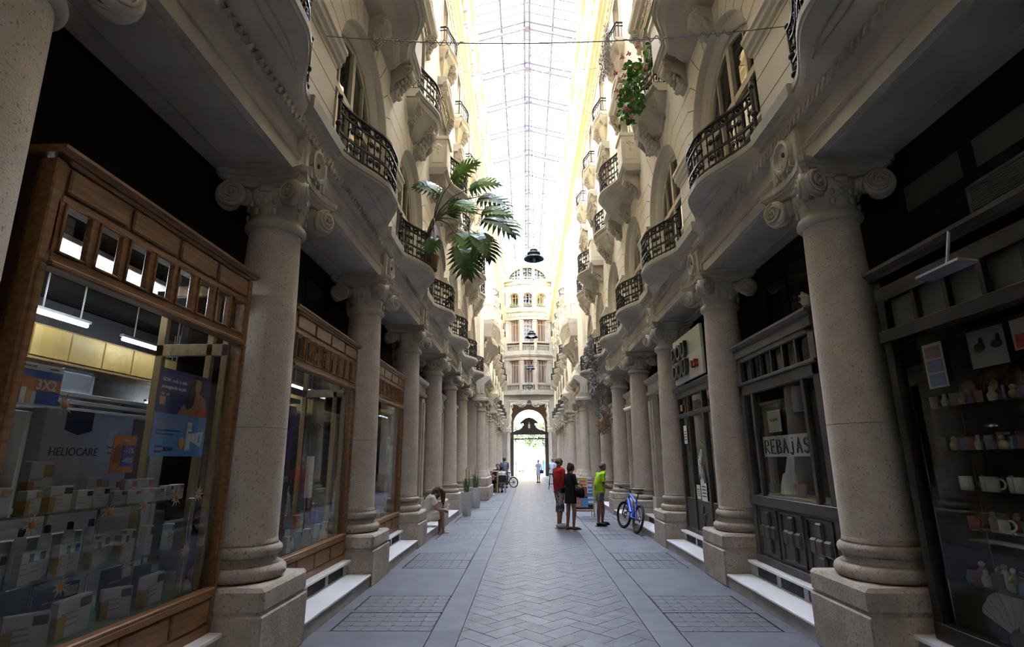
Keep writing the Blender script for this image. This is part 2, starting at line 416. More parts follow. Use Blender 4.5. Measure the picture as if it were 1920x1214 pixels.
def make_column(kind=0):
    P = {}
    p = MB(); p.use(0).bev(-.46, .46, -.46, .46, 0, .452, .012); p.bev(-.452, .452, -.452, .452, .458, .655, .03); p.box(-.44, .44, -.44, .44, .44, .47)
    P['plinth'] = p.mesh('plinth', ['plinth'])
    b = MB(); b.use(0, True)
    def tor(z, r, h, n=7): return [(r+h*cos(-pi/2+pi*i/(n-1)), z+h+h*sin(-pi/2+pi*i/(n-1))) for i in range(n)]
    prof = [(.30, .65)]+tor(.655, .335, .062)+[(.34, .785), (.315, .79), (.312, .82), (.318, .835)]+tor(.84, .30, .05)+[(.312, .945), (.306, .955), (.302, .985), (.28, 1.0)]
    b.lathe(prof, seg=40); P['base'] = b.mesh('base', ['plinth'])
    s_ = MB(); s_.use(0, True)
    pr = []
    for i in range(13):
        t = i/12; z = .97+(3.90-.97)*t; r = .300-.052*(t**1.6); pr.append((r, z))
    pr = [q for q in pr]
    s_.lathe(pr[:5], seg=40); s_.lathe([(pr[4][0], pr[4][1]+.004)]+pr[5:], seg=40)
    P['shaft'] = s_.mesh('shaft', ['granite'])
    c = MB(); c.use(0, True)
    c.lathe([(.246, 3.895), (.275, 3.90), (.295, 3.925), (.298, 3.95), (.285, 3.985), (.262, 4.0), (.252, 4.01), (.250, 4.06), (.262, 4.13), (.29, 4.20), (.30, 4.25), (.29, 4.34)], seg=36)
    # egg band and leaves
    for i in range(20):
        a = 2*pi*i/20; c.ball((.278*cos(a), .278*sin(a), 4.17), .028, 6, 5, (1, 1, 1.3))
    for q in range(4):
        a = q*pi/2
        m = Matrix.Rotation(a, 4, 'Z')
        for dy in (-.09, .09):
            c.ball((.262, dy, 4.07), .035, 6, 5, (.5, .8, 1.2), m)
        c.ball((.30, 0, 4.29), .05, 8, 5, (.6, 1.6, .7), m)
    P['capital'] = c.mesh('capital', ['carve'])
    ab = MB(); ab.use(0, False)
    def abl(z, k):
        pts = []
        for q in range(4):
            a = q*pi/2
            for t in (-1, -.93, -.6, -.3, 0, .3, .6, .93):
                u = .40*k-.085*(1-t*t); v = t*.40*k
                if t == -1: u, v = .40*k+.012, -.40*k+.03
                if t == -.93: continue
                if t == .93: u, v = .40*k+.012, .40*k-.03
                pts.append((u*cos(a)-v*sin(a), u*sin(a)+v*cos(a), z))
        return pts
    ab.loft([abl(4.315, .93), abl(4.335, .96), abl(4.345, .96), abl(4.36, 1.0), abl(4.37, 1.06), abl(4.40, 1.08), abl(4.405, 1.12), abl(4.46, 1.13)], True, True)
    P['abacus'] = ab.mesh('abacus', ['carve'])
    v = MB(); v.use(0, True)
    d = Vector((1, 1, 0)).normalized(); n = Vector((-d.y, d.x, 0))
    for sg in (-1, 1):
        ax = (n*cos(radians(24))+d*sg*sin(radians(24)))
        sub_spiral(v, Vector((0, 0, 4.205))+d*.475+n*sg*.05, ax, .135, .038)
    v.ball(Vector((0, 0, 4.24))+d*.34, .10, 8, 6, (1, 1, .9))
    P['volute'] = v.mesh('volute', ['carve'])
    return P
CM = make_column()
def put_column(x, y, label, group, near=True, rz=0, z=0):
    t = thing('stone_column', label, 'column', (x, y, z), rz, group)
    link('plinth', CM['plinth'], t); link('base', CM['base'], t); link('shaft', CM['shaft'], t)
    cp = link('capital', CM['capital'], t); link('abacus', CM['abacus'], cp)
    for q in range(4): link('volute', CM['volute'], cp, None, q*pi/2)
    return t
NEARTXT = {(-1, -1): 'nearest on the left, cut by the frame corner', (-1, 0): 'between the nearest and middle oak shop windows', (-1, 1): 'between the second and third oak shop windows',
           (-1, 2): 'just beyond the third oak shop window', (1, 0): 'right foreground, between gift shop window and sale sign window', (1, 1): 'between the sale sign window and the lettered shop board',
           (1, 2): 'right of the corridor, just beyond the lettered shop board'}
NEARTXT_ = ['nearest stone column on the left, cut off by the top corner of the picture']
KS = [-1, 0, 1, 2, 3, 4, 5, 6]
for s in (-1, 1):
    for k in KS:
        if s == 1 and k == -1: pass
        y = Y1+S0*k
        if k == 6: continue
        if (s, k) == (-1, -1): put_column(-2.87, 2.08, NEARTXT_[0], 'arcade columns, left row'); continue
        tx = NEARTXT.get((s, k)) or f'{ordn(k)} full one from the front in the {SIDE[s]} row'
        put_column(s*XA, y, 'speckled stone column with scrolled capital, '+tx, 'arcade columns, '+SIDE[s]+' row', True, 0)
    for j in range(6):
        y = Y1+S0*(9.4+j)
        put_column(s*XA, y, f'far pale stone column, {ordn(j)} beyond the stone piers on the {SIDE[s]}', 'far arcade columns, '+SIDE[s]+' row')
# cornice blocks with carved oval cartouches above each column, part of the building
def block_mesh():
    b = MB(); b.use(0)
    # block cornice
    prof = [(.0, 4.97), (.10, 4.97), (.105, 5.02), (.14, 5.05), (.15, 5.09), (.20, 5.12), (.205, 5.25), (.195, 5.265), (.0, 5.27)]
    b.prof_y(prof, -.44, .44)
    b.bev(-.02, .08, -.30, .30, 4.46, 4.90, .01)
    for y in (-.24, .24): b.bev(.05, .105, y-.035, y+.035, 4.50, 4.86, .008)
    # cartouche
    pts = []
    m = 20
    for i in range(m):
        a = 2*pi*i/m; pts.append((.08, .165*cos(a), 4.70+.18*sin(a)))
    b.loft([[(x, y, z) for x, y, z in pts], [(x+.055, y, z) for x, y, z in pts], [(x+.06, y*.82, 4.70+(z-4.70)*.82) for x, y, z in pts], [(x+.025, y*.66, 4.70+(z-4.70)*.66) for x, y, z in pts], [(x+.02, y*.01, 4.70+(z-4.70)*.01) for x, y, z in pts]], True, True)
    for k, y in enumerate((-.14, -.085, -.03, .03, .085, .14)):
        b.bev(.075, .125, y-.018, y+.018, 4.47+.03*(k % 2)+abs(y)*.15, 4.62, .006)
    b.use(1).ball((.11, .02, 4.72), .022, 8, 6, (1, 1, 1.3))
    return b.mesh('cornice_block', ['cream_dirty_dim', 'joint'])
blk = block_mesh()
for s in (-1, 1):
    for k in [-1, 0, 1, 2, 3, 4, 5]+[9.4+j for j in range(6)]:
        struct(link('trim_cornice_block', blk, None, (s*2.565, Y1+S0*k, 0), rzs(s)))
# marble steps and plinths of the shop fronts
n = 0
for s in (-1, 1):
    for i in [-1, 0, 1, 2, 3, 4]:
        c = BAY(i)
        t = thing('marble_step', f'two-tier white marble shop step with black vents, {ordn(i+1)} from the front on the {SIDE[s]}', 'step', (s*2.384, c, 0), rzs(s), 'marble shop steps')
        h = 1.13
        b = MB(); b.use(0).bev(-.36, .005, -h, h, .135, .165, .006); b.build('bench_slab', ['marble'], t)
        b = MB(); b.use(0).box(-.35, -.012, -h, h, 0, .135); b.box(-.40, -.325, -h, h, .165, .31)
        b.build('riser', ['riser'], t)
        b = MB(); b.use(0).bev(-.46, -.285, -h, h, .31, .345, .006); b.build('sill_slab', ['marble'], t)
        for y in (-.62, .02, .66):
            b = MB(); b.use(0).box(-.33, -.318, y-.26, y+.26, .185, .295)
            b.use(1)
            for q in range(17): b.box(-.318, -.314, y-.25+q*.03, y-.24+q*.03, .19, .29)
            b.build('vent', ['vent', 'iron'], t)

# ------------------------------------------------------------ upper facades
ZS, AR = 6.57, 1.15
def arch_outline(r, n=20, zb=5.25, zs=ZS):
    P = [(-r, zb+(zs-zb)*q/3) for q in range(3)]+[(-r*cos(pi*i/n), zs+r*sin(pi*i/n)) for i in range(n+1)]+[(r, zb+(zs-zb)*q/3) for q in (2, 1, 0)]
    return P
def arch_ring(half, zt, zb=5.25, zs=ZS, r=AR, n=20):
    I = arch_outline(r, n, zb, zs); O = []
    ca = math.atan2(zt-zs, half)
    for k, (y, z) in enumerate(I):
        if z <= zs+1e-6: O.append((-half if y < 0 else half, z)); continue
        a = math.atan2(z-zs, y)
        a2 = a if a <= pi/2 else pi-a
        if abs(a2-ca) < pi/n/2: p = (half, zt)
        elif a2 < ca: p = (half, zs+half*math.tan(a2))
        else: p = ((zt-zs)/math.tan(a2) if a2 < pi/2-1e-6 else 0, zt)
        O.append((p[0] if a <= pi/2 else -p[0], p[1]))
    return I, O
def wall_bay(mb, X, yc, half, arch=True):
    # X(d): world x at depth d behind (+) / before (-) the wall plane
    if arch:
        I, O = arch_ring(half, 8.55)
        mb.use(0, False).loft([[(X(0), yc+y, z) for y, z in O], [(X(0), yc+y, z) for y, z in I]])
        rr = []
        for d, r in ((0, AR), (.012, AR-.012), (.12, AR-.015), (.13, AR-.06), (.155, AR-.12), (.21, AR-.17), (.40, AR-.18)):
            rr.append([(X(d), yc+y, z) for y, z in arch_outline(r)])
        mb.loft(rr)
        mb.use(1)
        def line(p, q, w=.014):
            p, q = Vector((0, *p)), Vector((0, *q)); t = (q-p).normalized(); nn = Vector((0, -t.z, t.y))*w/2
            pts = [p+nn, p-nn, q-nn, q+nn]
            mb.add([(X(-.002), yc+v.y, v.z) for v in pts], [(0, 1, 2, 3)])
        for k in range(1, 12):
            a = pi*k/12; dy, dz = cos(a), sin(a)
            p = (AR*dy, ZS+AR*dz)
            if 3 < k < 9: q = (dy*1.05*1.9, ZS+1.9*dz) if dz*1.9+ZS < 8.5 else (dy/dz*1.9, ZS+1.9)
            else:
                t = 1.45; q = (t*dy, ZS+t*dz); e = (half if dy > 0 else -half, q[1]+.0); 
                if abs(q[0]) < half: line(q, e)
                else: q = (half if dy > 0 else -half, ZS+half*abs(dz/dy))
            line(p, q)
        for z in (5.62, 5.98, 6.28):
            for sg in (-1, 1): line((sg*AR, z), (sg*half, z))
        # impost mouldings on the piers
        mb.use(0)
        for sg in (-1, 1):
            pr = [(0, 6.36), (-.03, 6.37), (-.035, 6.42), (-.07, 6.45), (-.075, 6.52), (-.10, 6.54), (-.10, 6.59), (-.09, 6.60), (.05, 6.60), (.05, 6.36)]
            y0, y1 = sorted((sg*(AR-.06), sg*half))
            mb.loft([[(X(d), yc+y, z) for d, z in pr] for y in (y0, y1)], True, True)
    else:
        mb.use(0).box(*sorted((X(0), X(.3))), yc-half, yc+half, 5.25, 8.55)
def wall_upper(mb, X, yc, half, w2, w3, z2=8.6):
    ys = [-half, -w2/2, w2/2, half]
    def panel(y0, y1, z0, z1): mb.add([(X(0), yc+y0, z0), (X(0), yc+y1, z0), (X(0), yc+y1, z1), (X(0), yc+y0, z1)], [(0, 1, 2, 3)])
    mb.use(0, False)
    def row(w, z0, z1, hz0, hz1):
        panel(-half, -w/2, z0, z1); panel(w/2, half, z0, z1)
        if hz0 > z0: panel(-w/2, w/2, z0, hz0)
        panel(-w/2, w/2, hz1, z1)
        R = [[(X(d), yc+y, z) for y, z in ((-w/2, hz0), (w/2, hz0), (w/2, hz1), (-w/2, hz1))] for d in (0, .32)]
        mb.loft(R, True)
        # moulded surround
        for a, b, c, e in ((-w/2-.12, -w/2, hz0, hz1+.12), (w/2, w/2+.12, hz0, hz1+.12), (-w/2, w/2, hz1, hz1+.12)):
            mb.box(*sorted((X(-.03), X(.02))), yc+a, yc+b, c, e)
    row(w2, 8.55, 11.7, z2, 11.0); row(w3, 11.7, 15.4, 12.8, 14.85)
CORE = (3.42, 5.75)
BAYS = [-2, -1, 0, 1, 2, 3, 4, 5]+[9.4+.5-.5+j-.0 for j in range(0)]
FAR = [Y1+S0*(9.4+j+.5) for j in range(5)]
bays = [(BAY(i), i) for i in BAYS]
for s in (-1, 1):
    X = lambda d: s*(WX+d)
    mb = MB()
    half = S0/2
    for yc, i in bays:
        big = (i % 2 == 0)
        wall_bay(mb, X, yc, half); wall_upper(mb, X, yc, half, 1.2 if big else 1.0, .86)
    for q, yc in enumerate(FAR):
        wall_bay(mb, X, yc, half); wall_upper(mb, X, yc, half, 1.0, .86)
    # plain wall of the pier section
    ya, yb = BAY(5)+half, FAR[0]-half
    mp_ = MB(); mp_.use(0).box(*sorted((X(0), X(.3))), ya, yb, 5.36, 15.4); struct(mp_.build('wall_piers_'+SIDE[s], ['cream']))
    mb.box(*sorted((X(0), X(.3))), FAR[-1]+half, YE+.3, 5.2, 15.4)
    mb.box(*sorted((X(0), X(.3))), YB, bays[0][0]-half, 5.2, 15.4)
    struct(mb.build('wall_'+SIDE[s], ['cream', 'joint']))
    c = MB(); c.box(*sorted((s*CORE[0], s*CORE[1])), YB, YE+.5, 5.3, 21.9)  # solid dark block in place of rooms, added against light leaks
    struct(c.build('wall_leak_block_'+SIDE[s], ['room_shade_trough']))
    c = MB(); c.use(0)                        # attic wall between cornice and roof, with flat pilasters
    c.box(*sorted((X(.02), X(.4))), YB, YE, 15.4, 21.8)
    y = 1.9
    while y < 53: c.box(*sorted((X(-.05), X(.05))), y-.22, y+.22, 16.2, 21.3); y += S0
    for z0, z1, d in ((18.6, 18.8, -.06), (21.2, 21.75, -.14)): c.box(*sorted((X(d), X(.05))), YB, YE, z0, z1)
    struct(c.build('wall_attic_'+SIDE[s], ['attic']))
    c = MB(); c.use(0)
    pr = [(.02, 15.15), (-.03, 15.17), (-.04, 15.24), (-.06, 15.28), (-.06, 15.50), (-.08, 15.53), (-.10, 15.60), (-.16, 15.68), (-.17, 15.72), (-.18, 15.80), (-.26, 15.90), (-.28, 15.98), (-.28, 16.04), (.05, 16.12)]
    c.prof_y([(X(d), z) for d, z in pr], YB, YE)
    c.use(1)
    for q in range(170):
        y = 8+q*.27; c.box(*sorted((X(-.085), X(-.05))), y-.07, y+.07, 15.31, 15.47)
    struct(c.build('trim_cornice_'+SIDE[s], ['gold', 'carve']))

# windows: one structure per opening, frame and panes as children
def arch_window_mesh():
    f = MB(); f.use(0, False); r = AR-.18; d0, d1 = -.29, -.23
    I = arch_outline(r); J = arch_outline(r-.085, zb=5.30); 
    f.loft([[(d1, y, z) for y, z in I], [(d1, y, z) for y, z in J], [(d0, y, z) for y, z in J]])
    f.box(d0, d1+.02, -.05, .05, 5.3, ZS+r-.03); f.box(d0, d1+.015, -r, r, 6.50, 6.60); f.box(d0, d1+.01, -r, r, 5.25, 5.42)
    for y in (-r/2-.02, r/2+.02): f.box(d0, d1+.005, y-.025, y+.025, 5.3, 6.55); f.box(d0, d1+.005, y-.02, y+.02, 6.55, ZS+r*.82)
    for sg in (-1, 1): f.box(d0, d1+.005, sg*.05, sg*(r-.05), 5.86, 5.91) if sg > 0 else f.box(d0, d1+.005, -(r-.05), -.05, 5.86, 5.91)
    g = MB(); g.poly([(-.27, y, z) for y, z in I])
    return f.mesh('window_frame', ['winframe']), g.mesh('pane', ['winglass'])
AWF, AWG = arch_window_mesh()
def rect_window_mesh(w, z0, z1, mat):
    f = MB(); d0, d1 = -.30, -.24
    for a, b, c, e in ((-w/2, -w/2+.08, z0, z1), (w/2-.08, w/2, z0, z1), (-w/2, w/2, z0, z0+.12), (-w/2, w/2, z1-.08, z1), (-.045, .045, z0, z1), (-w/2, w/2, z1-.62, z1-.55), (-w/2, w/2, z0+.75, z0+.8)):
        f.box(d0, d1, a, b, c, e)
    g = MB(); g.poly([(-.28, -w/2, z0), (-.28, w/2, z0), (-.28, w/2, z1), (-.28, -w/2, z1)])
    return f.mesh('window_frame', [mat]), g.mesh('pane', ['winglass'])
R2B, R2S, R3 = rect_window_mesh(1.2, 8.6, 11, 'winframe'), rect_window_mesh(1.0, 8.6, 11, 'orangewood'), rect_window_mesh(.86, 12.8, 14.85, 'orangewood')
nw = 0
for s in (-1, 1):
    for yc, big in [(y, i % 2 == 0) for y, i in bays]+[(y, False) for y in FAR]:
        for fr, gl_ in ((AWF, AWG), R2B if big else R2S, R3):
            nw += 1; w = link(f'window_{nw}', fr, None, (s*WX, yc, 0), rzs(s)); struct(w)
            struct(link('pane', gl_, w))

# ---- carved brackets, slabs and railings (local x = out from the wall, y along it)
def console(mb, y, zt, h, pj, w, leaf=True):
    pr = [(0, zt), (pj, zt), (pj, zt-.10*h)]
    for i in range(9):
        t = i/8; pr.append((pj*(.93-.70*t+.16*sin(t*pi*2)), zt-h*(.12+.66*t)))
    pr += [(.20*pj, zt-.86*h), (.10*pj, zt-.95*h), (0, zt-h)]
    mb.use(mb.mi, False).loft([[(x, yy, z) for x, z in pr] for yy in (y-w/2, y+w/2)], True, True)
    mb.sm = True
    c1, c2 = (pj*.78, zt-.22*h, .15*h), (pj*.24, zt-.83*h, .09*h)
    for cx, cz, r in (c1, c2):
        mb.cyl((cx, y-w/2-.02, cz), (cx, y+w/2+.02, cz), r, 12)
        for sg in (-1, 1):
            P = [(cx+r*(1-.8*q/12)*cos(q*.8), y+sg*(w/2+.025), cz+r*(1-.8*q/12)*sin(q*.8)) for q in range(13)]
            mb.tube(P, r*.16, 5)
    if leaf:
        for i in range(5):
            t = i/4; mb.ball((pj*(.80-.55*t)+.03, y, zt-h*(.30+.50*t)), w*.40*(1-.35*t), 7, 5, (.6, 1, 1.1))
            for sg in (-1, 1): mb.ball((pj*(.74-.55*t)+.02, y+sg*w*.33, zt-h*(.34+.48*t)), w*.20, 6, 4, (.7, 1, 1.2))
    mb.sm = False
def cset(*specs):
    out = []
    for sp in specs:
        m = MB(); m.use(0); console(m, *sp); out.append(m.mesh('carved_bracket', ['carve']))
    return out
def link_all(name, meshes, par): return [link(name, m, par) for m in meshes]
def bow(t, flat=.30):
    t = abs(t)
    if t <= flat*.2: return 1
    q = min(1, (t-flat*.2)/(1-flat*.2)); return 1-q*q*(3-2*q)
def slab(mb, half, u0, extra, z0, z1, n=20, flat=.3, lipm=True):
    secs = []
    for k in range(n+1):
        y = -half+2*half*k/n; u = u0+extra*bow(y/half, flat); h = z1-z0
        secs.append([(-.05, y, z1), (u, y, z1), (u+.004, y, z1-.30*h), (u-.02, y, z1-.36*h), (u-.03, y, z1-.58*h), (u-.06, y, z1-.66*h), (u-.09, y, z0), (-.05, y, z0)])
    mb.loft(secs, True, True)
def rail_path(half, u0, extra, inset=.06, n=28, flat=.3, ends=True):
    P = []
    for k in range(n+1):
        y = -half+2*half*k/n; P.append((u0+extra*bow(y/half, flat)-inset, y))
    return P
def resample(P, d):
    P = [Vector((*p, 0)) for p in P]; L = [0]
    for i in range(1, len(P)): L.append(L[-1]+(P[i]-P[i-1]).length)
    n = max(2, round(L[-1]/d)); out = []
    for k in range(n+1):
        l = L[-1]*k/n; i = 1
        while i < len(P)-1 and L[i] < l: i += 1
        f = (l-L[i-1])/max(1e-6, L[i]-L[i-1]); q = P[i-1].lerp(P[i], f); t = (P[i]-P[i-1]).normalized(); out.append((q, t))
    return out
def railing(P, z0, h, fancy=True):
    m = MB(); m.use(0, True)
    def bar(zc, w, hh):
        pts = resample(P, .06); R = []
        for q, t in pts:
            n = Vector((-t.y, t.x, 0))*w/2; R.append([(q.x+n.x, q.y+n.y, zc-hh/2), (q.x-n.x, q.y-n.y, zc-hh/2), (q.x-n.x, q.y-n.y, zc+hh/2), (q.x+n.x, q.y+n.y, zc+hh/2)])
        m.sm = False; m.loft(R, True, True); m.sm = True
    bar(z0+h, .05, .022); bar(z0+h*.80, .03, .018); bar(z0+h*.38, .03, .03) if fancy else None; bar(z0+.05, .03, .018)
    bal = resample(P, .115 if fancy else .13)
    if fancy:
        mids = [(bal[i][0].lerp(bal[i+1][0], .5), bal[i][1]) for i in range(len(bal)-1)]
        for k, (q, t) in enumerate(mids):
            r = .042
            m.tube([(q.x+t.x*r*cos(a), q.y+t.y*r*cos(a), z0+h*.90+r*1.1*sin(a)) for a in [2*pi*j/10 for j in range(10)]], .008, 4, True)
            if k % 2 == 0: m.ball((q.x, q.y, z0+h*.90), .026, 6, 4)
            if k % 3 != 1:
                for zc in (z0+h*.60, z0+h*.24):
                    sg = 1 if k % 2 else -1
                    m.tube([(q.x+t.x*.042*sg*(1-j/15)*cos(j*.85), q.y+t.y*.042*sg*(1-j/15)*cos(j*.85), zc+.05*(1-j/15)*sin(j*.85)) for j in range(13)], .009, 4)
                    m.ball((q.x, q.y, zc), .02, 6, 4)
        for q, t in (bal[0], bal[-1]):
            m.cyl((q.x, q.y, z0), (q.x, q.y, z0+h+.03), .022, 8); m.ball((q.x, q.y, z0+h+.05), .035, 8, 6)
            for zc in (z0+.16*h, z0+.5*h): m.ball((q.x, q.y, zc), .04, 8, 5)
    return m.mesh('railing', ['iron']), bal
def baluster_mesh(h, fancy=True):
    b = MB(); b.use(0, True); b.cyl((0, 0, .02), (0, 0, h), .010, 6)
    if fancy: b.ball((0, 0, h*.60), .018, 6, 4, (1, 1, 1.6)); b.ball((0, 0, h*.22), .018, 6, 4, (1, 1, 1.6))
    return b.mesh('baluster', ['iron'])
def rail_parts(t, rm, bal, bm_, z0):
    r = link('railing', rm, t)
    for q, tt in bal[1:-1]: link('baluster', bm_, r, (q.x, q.y, z0))
    return r
# first-floor balconies: bombe slab under iron rail.  wall things sit at x = WX
def first_balcony():
    m = MB(); m.use(0, False); secs = []; half = 1.16
    for k in range(33):
        y = -half+2*half*k/32; u = .115+.37*bow(y/half, .55); secs.append([(-.02, y, 5.25), (u-.012, y, 5.25), (u, y, 5.238), (u, y, 5.17), (u-.016, y, 5.155), (u-.02, y, 5.13), (.03+(u-.05)*.78, y, 5.085), (.03+(u-.05)*.45, y, 5.03), (.035+(u-.05)*.15, y, 4.985), (.02, y, 4.965), (-.02, y, 4.965)])
    m.loft(secs, True, True)
    # incised lozenge on the belly
    m.use(0, True)
    P = []
    for k in range(25):
        y = -.55+1.1*k/24; u = .115+.37*bow(y/half, .55); P.append((.03+(u-.05)*.60+.03, y, 5.052-.006))
    m.tube(P, .007, 4)
    P2 = [(x-.07*(1-(2*k/24-1)**2)-.01, y, z-.016*(1-(2*k/24-1)**2)-.006) for k, (x, y, z) in enumerate(P)]; m.tube(P2, .007, 4)
    return m.mesh('stone_slab', ['cream_dirty_dim', 'joint'])
FB = first_balcony()
FP = rail_path(1.13, .115, .37, .05, 40, .55)
FRM, FBAL = railing(FP, 5.25, .62); FBM = baluster_mesh(.62)
BALC = {}
def put_first(s, yc, label, group):
    t = thing('curved_balcony', label, 'balcony', (s*WX, yc, 0), rzs(s), group)
    link('stone_slab', FB, t); rail_parts(t, FRM, FBAL, FBM, 5.25); return t
for s in (-1, 1):
    for i in BAYS[1:]:
        BALC[s, i] = put_first(s, BAY(i), f'curved first-floor stone balcony with black iron railing, {ordn(i+1)} from the front on the {SIDE[s]}', 'curved first-floor balconies')
    for q, yc in enumerate(FAR):
        put_first(s, yc, f'far low black-railed balcony, {ordn(q)} beyond the projecting bay on the {SIDE[s]}', 'far first-floor balconies')
# second-floor: long balcony with stone end panels (every other bay)
def long_balcony():
    a = MB(); a.use(0); slab(a, 1.58, .44, .0, 8.28, 8.46); 
    a2 = MB(); slab(a, 1.08, .42, .36, 8.30, 8.44, 24, .5)
    # cyma belly under the bow
    secs = []
    for k in range(21):
        y = -1.0+2.0*k/20; u = .40+.34*bow(y/1.05, .5); secs.append([(0, y, 8.31), (u-.06, y, 8.31), (u*.78, y, 8.24), (u*.50, y, 8.19), (u*.30, y, 8.10), (0, y, 8.04)])
    a.loft(secs, True, True)
    b = cset((1.28, 8.28, .56, .38, .26), (-1.28, 8.28, .56, .38, .26), (0, 8.10, .42, .26, .30))
    e = MB(); e.bev(-.02, .43, -.26, .26, 8.46, 9.22, .012); e.bev(-.02, .47, -.30, .30, 9.20, 9.30, .015)
    e.bev(.06, .36, -.275, .275, 8.58, 9.06, .01)
    e.sm = True
    for sg in (-1, 1):
        for q, (x, z) in enumerate(((.21, 9.06), (.15, 9.02), (.27, 9.02), (.21, 8.96), (.21, 8.88), (.21, 8.82))): e.ball((x, sg*.275, z), .045-.004*q, 7, 5, (1, .5, 1))
    return a.mesh('stone_slab', ['cream_dirty_dim']), b, e.mesh('end_panel', ['cream'])
LB = long_balcony()
LP = rail_path(1.03, .42, .36, .06, 30, .5); LRM, LBAL = railing(LP, 8.44, .74); LBM = baluster_mesh(.74)
def short_balcony():
    a = MB(); a.use(0); slab(a, .92, .26, .26, 8.52, 8.70, 20, .3)
    secs = []
    for z, f, hh, pj in ((8.53, 1, .88, 0), (8.44, .93, .86, 0), (8.34, .72, .80, 0), (8.22, .52, .70, 0), (8.08, .40, .60, 0), (7.98, .20, .5, 0), (7.93, .02, .46, 0)):
        R = []
        for k in range(17):
            y = -hh+2*hh*k/16; R.append(((.25+.25*bow(y/hh, .3))*f+.0, y, z))
        secs.append([(-.03, -hh, z)]+R+[(-.03, hh, z)])
    a.loft(secs, False, False)
    b = cset((0, 8.44, .72, .40, .30), (.62, 8.46, .40, .26, .16), (-.62, 8.46, .40, .26, .16))
    return a.mesh('stone_slab', ['cream_dirty_dim']), b
SB = short_balcony()
SP = [(.0, -.84), (.12, -.845)]+rail_path(.86, .26, .26, .05, 24, .3)+[(.12, .845), (0, .84)]
SRM, SBAL = railing(SP, 8.70, .62); SBM = baluster_mesh(.62)
def third_balcony():
    a = MB(); a.use(0); slab(a, .78, .24, .16, 12.66, 12.80, 14, .3)
    secs = []
    for z, f, hh in ((12.68, 1, .76), (12.58, .90, .74), (12.45, .62, .66), (12.28, .5, .56), (12.10, .34, .42), (12.0, .10, .3)):
        secs.append([(-.03, -hh, z)]+[((.22+.16*bow((-hh+2*hh*k/12)/hh, .3))*f, -hh+2*hh*k/12, z) for k in range(13)]+[(-.03, hh, z)])
    a.loft(secs)
    b = cset((0, 12.56, .72, .36, .30), (.56, 12.66, .36, .24, .14), (-.56, 12.66, .36, .24, .14))
    return a.mesh('stone_slab', ['cream']), b
TB = third_balcony()
TP = [(.0, -.70), (.10, -.705)]+rail_path(.72, .24, .16, .04, 14, .3)+[(.10, .705), (0, .70)]
TRM, TBAL = railing(TP, 12.80, .52, False); TBM = baluster_mesh(.52, False)
def hood():
    a = MB(); a.use(0)
    pr = [(-.02, 11.34), (.14, 11.36), (.16, 11.42), (.24, 11.46), (.26, 11.54), (.26, 11.57), (-.02, 11.62)]
    a.prof_y(pr, -.86, .86); a.bev(-.02, .05, -.7, .7, 11.05, 11.34, .01)
    a.sm = True
    for q in range(9): a.ball((.07, -.4+.1*q, 11.19+.03*cos(q*2)), .055, 7, 5, (.6, 1, 1))
    # small curved pediment
    a.sm = False
    a.loft([[(x, .62*cos(pi*k/12)*-1, 11.60+.34*sin(pi*k/12)) for k in range(13)] for x in (0, .22)], False, False)
    a.loft([[(.22, -.62*cos(pi*k/12)*f, 11.60+.34*sin(pi*k/12)*f) for k in range(13)] for f in (1, .78)])
    a.poly([(.08, -.5*cos(pi*k/12), 11.60+.27*sin(pi*k/12)) for k in range(13)])
    b = cset((.68, 11.34, .62, .22, .16), (-.68, 11.34, .62, .22, .16))
    return a.mesh('hood', ['cream_dirty_dim']), b
HD = hood()
CT = {}
for s in (-1, 1):
    lst = [(BAY(i), i, i) for i in BAYS]+[(y, 9+2*q, 8+q) for q, y in enumerate(FAR)]
    for yc, par, n in lst:
        h = struct(link('trim_window_hood', HD[0], None, (s*WX, yc, 0), rzs(s))); [struct(o) for o in link_all('carved_bracket', HD[1], h)]
        if yc < 5: continue                      # wholly above the picture
        kind_ = 'long' if par % 2 == 0 else 'small'; CT[s, kind_] = CT.get((s, kind_), -1)+1
        place = f'{ordn(CT[s, kind_])} from the front on the {SIDE[s]}'
        if par % 2 == 0:
            t = thing('stone_balcony', f'long second-floor balcony with stone end panels, {place}', 'balcony', (s*WX, yc, 0), rzs(s), 'long second-floor balconies')
            link('stone_slab', LB[0], t); link_all('carved_bracket', LB[1], t)
            for sg in (-1, 1): link('end_panel', LB[2], t, (0, sg*1.31, 0))
            rail_parts(t, LRM, LBAL, LBM, 8.44)
        else:
            t = thing('small_balcony', f'small bowed second-floor balcony on a carved corbel, {place}', 'balcony', (s*WX, yc, 0), rzs(s), 'small second-floor balconies')
            link('stone_slab', SB[0], t); link_all('carved_bracket', SB[1], t); rail_parts(t, SRM, SBAL, SBM, 8.70)
        BALC[s, n, 2] = t
        if yc < 12: continue                     # above the picture
        CT[s, 'up'] = CT.get((s, 'up'), -1)+1; place = f'{ordn(CT[s, "up"])} from the front on the {SIDE[s]}'
        t = thing('upper_balcony', f'little third-floor balcony below the ochre cornice, {place}', 'balcony', (s*WX, yc, 0), rzs(s), 'third-floor balconies')
        link('stone_slab', TB[0], t); link_all('carved_bracket', TB[1], t); rail_parts(t, TRM, TBAL, TBM, 12.80)

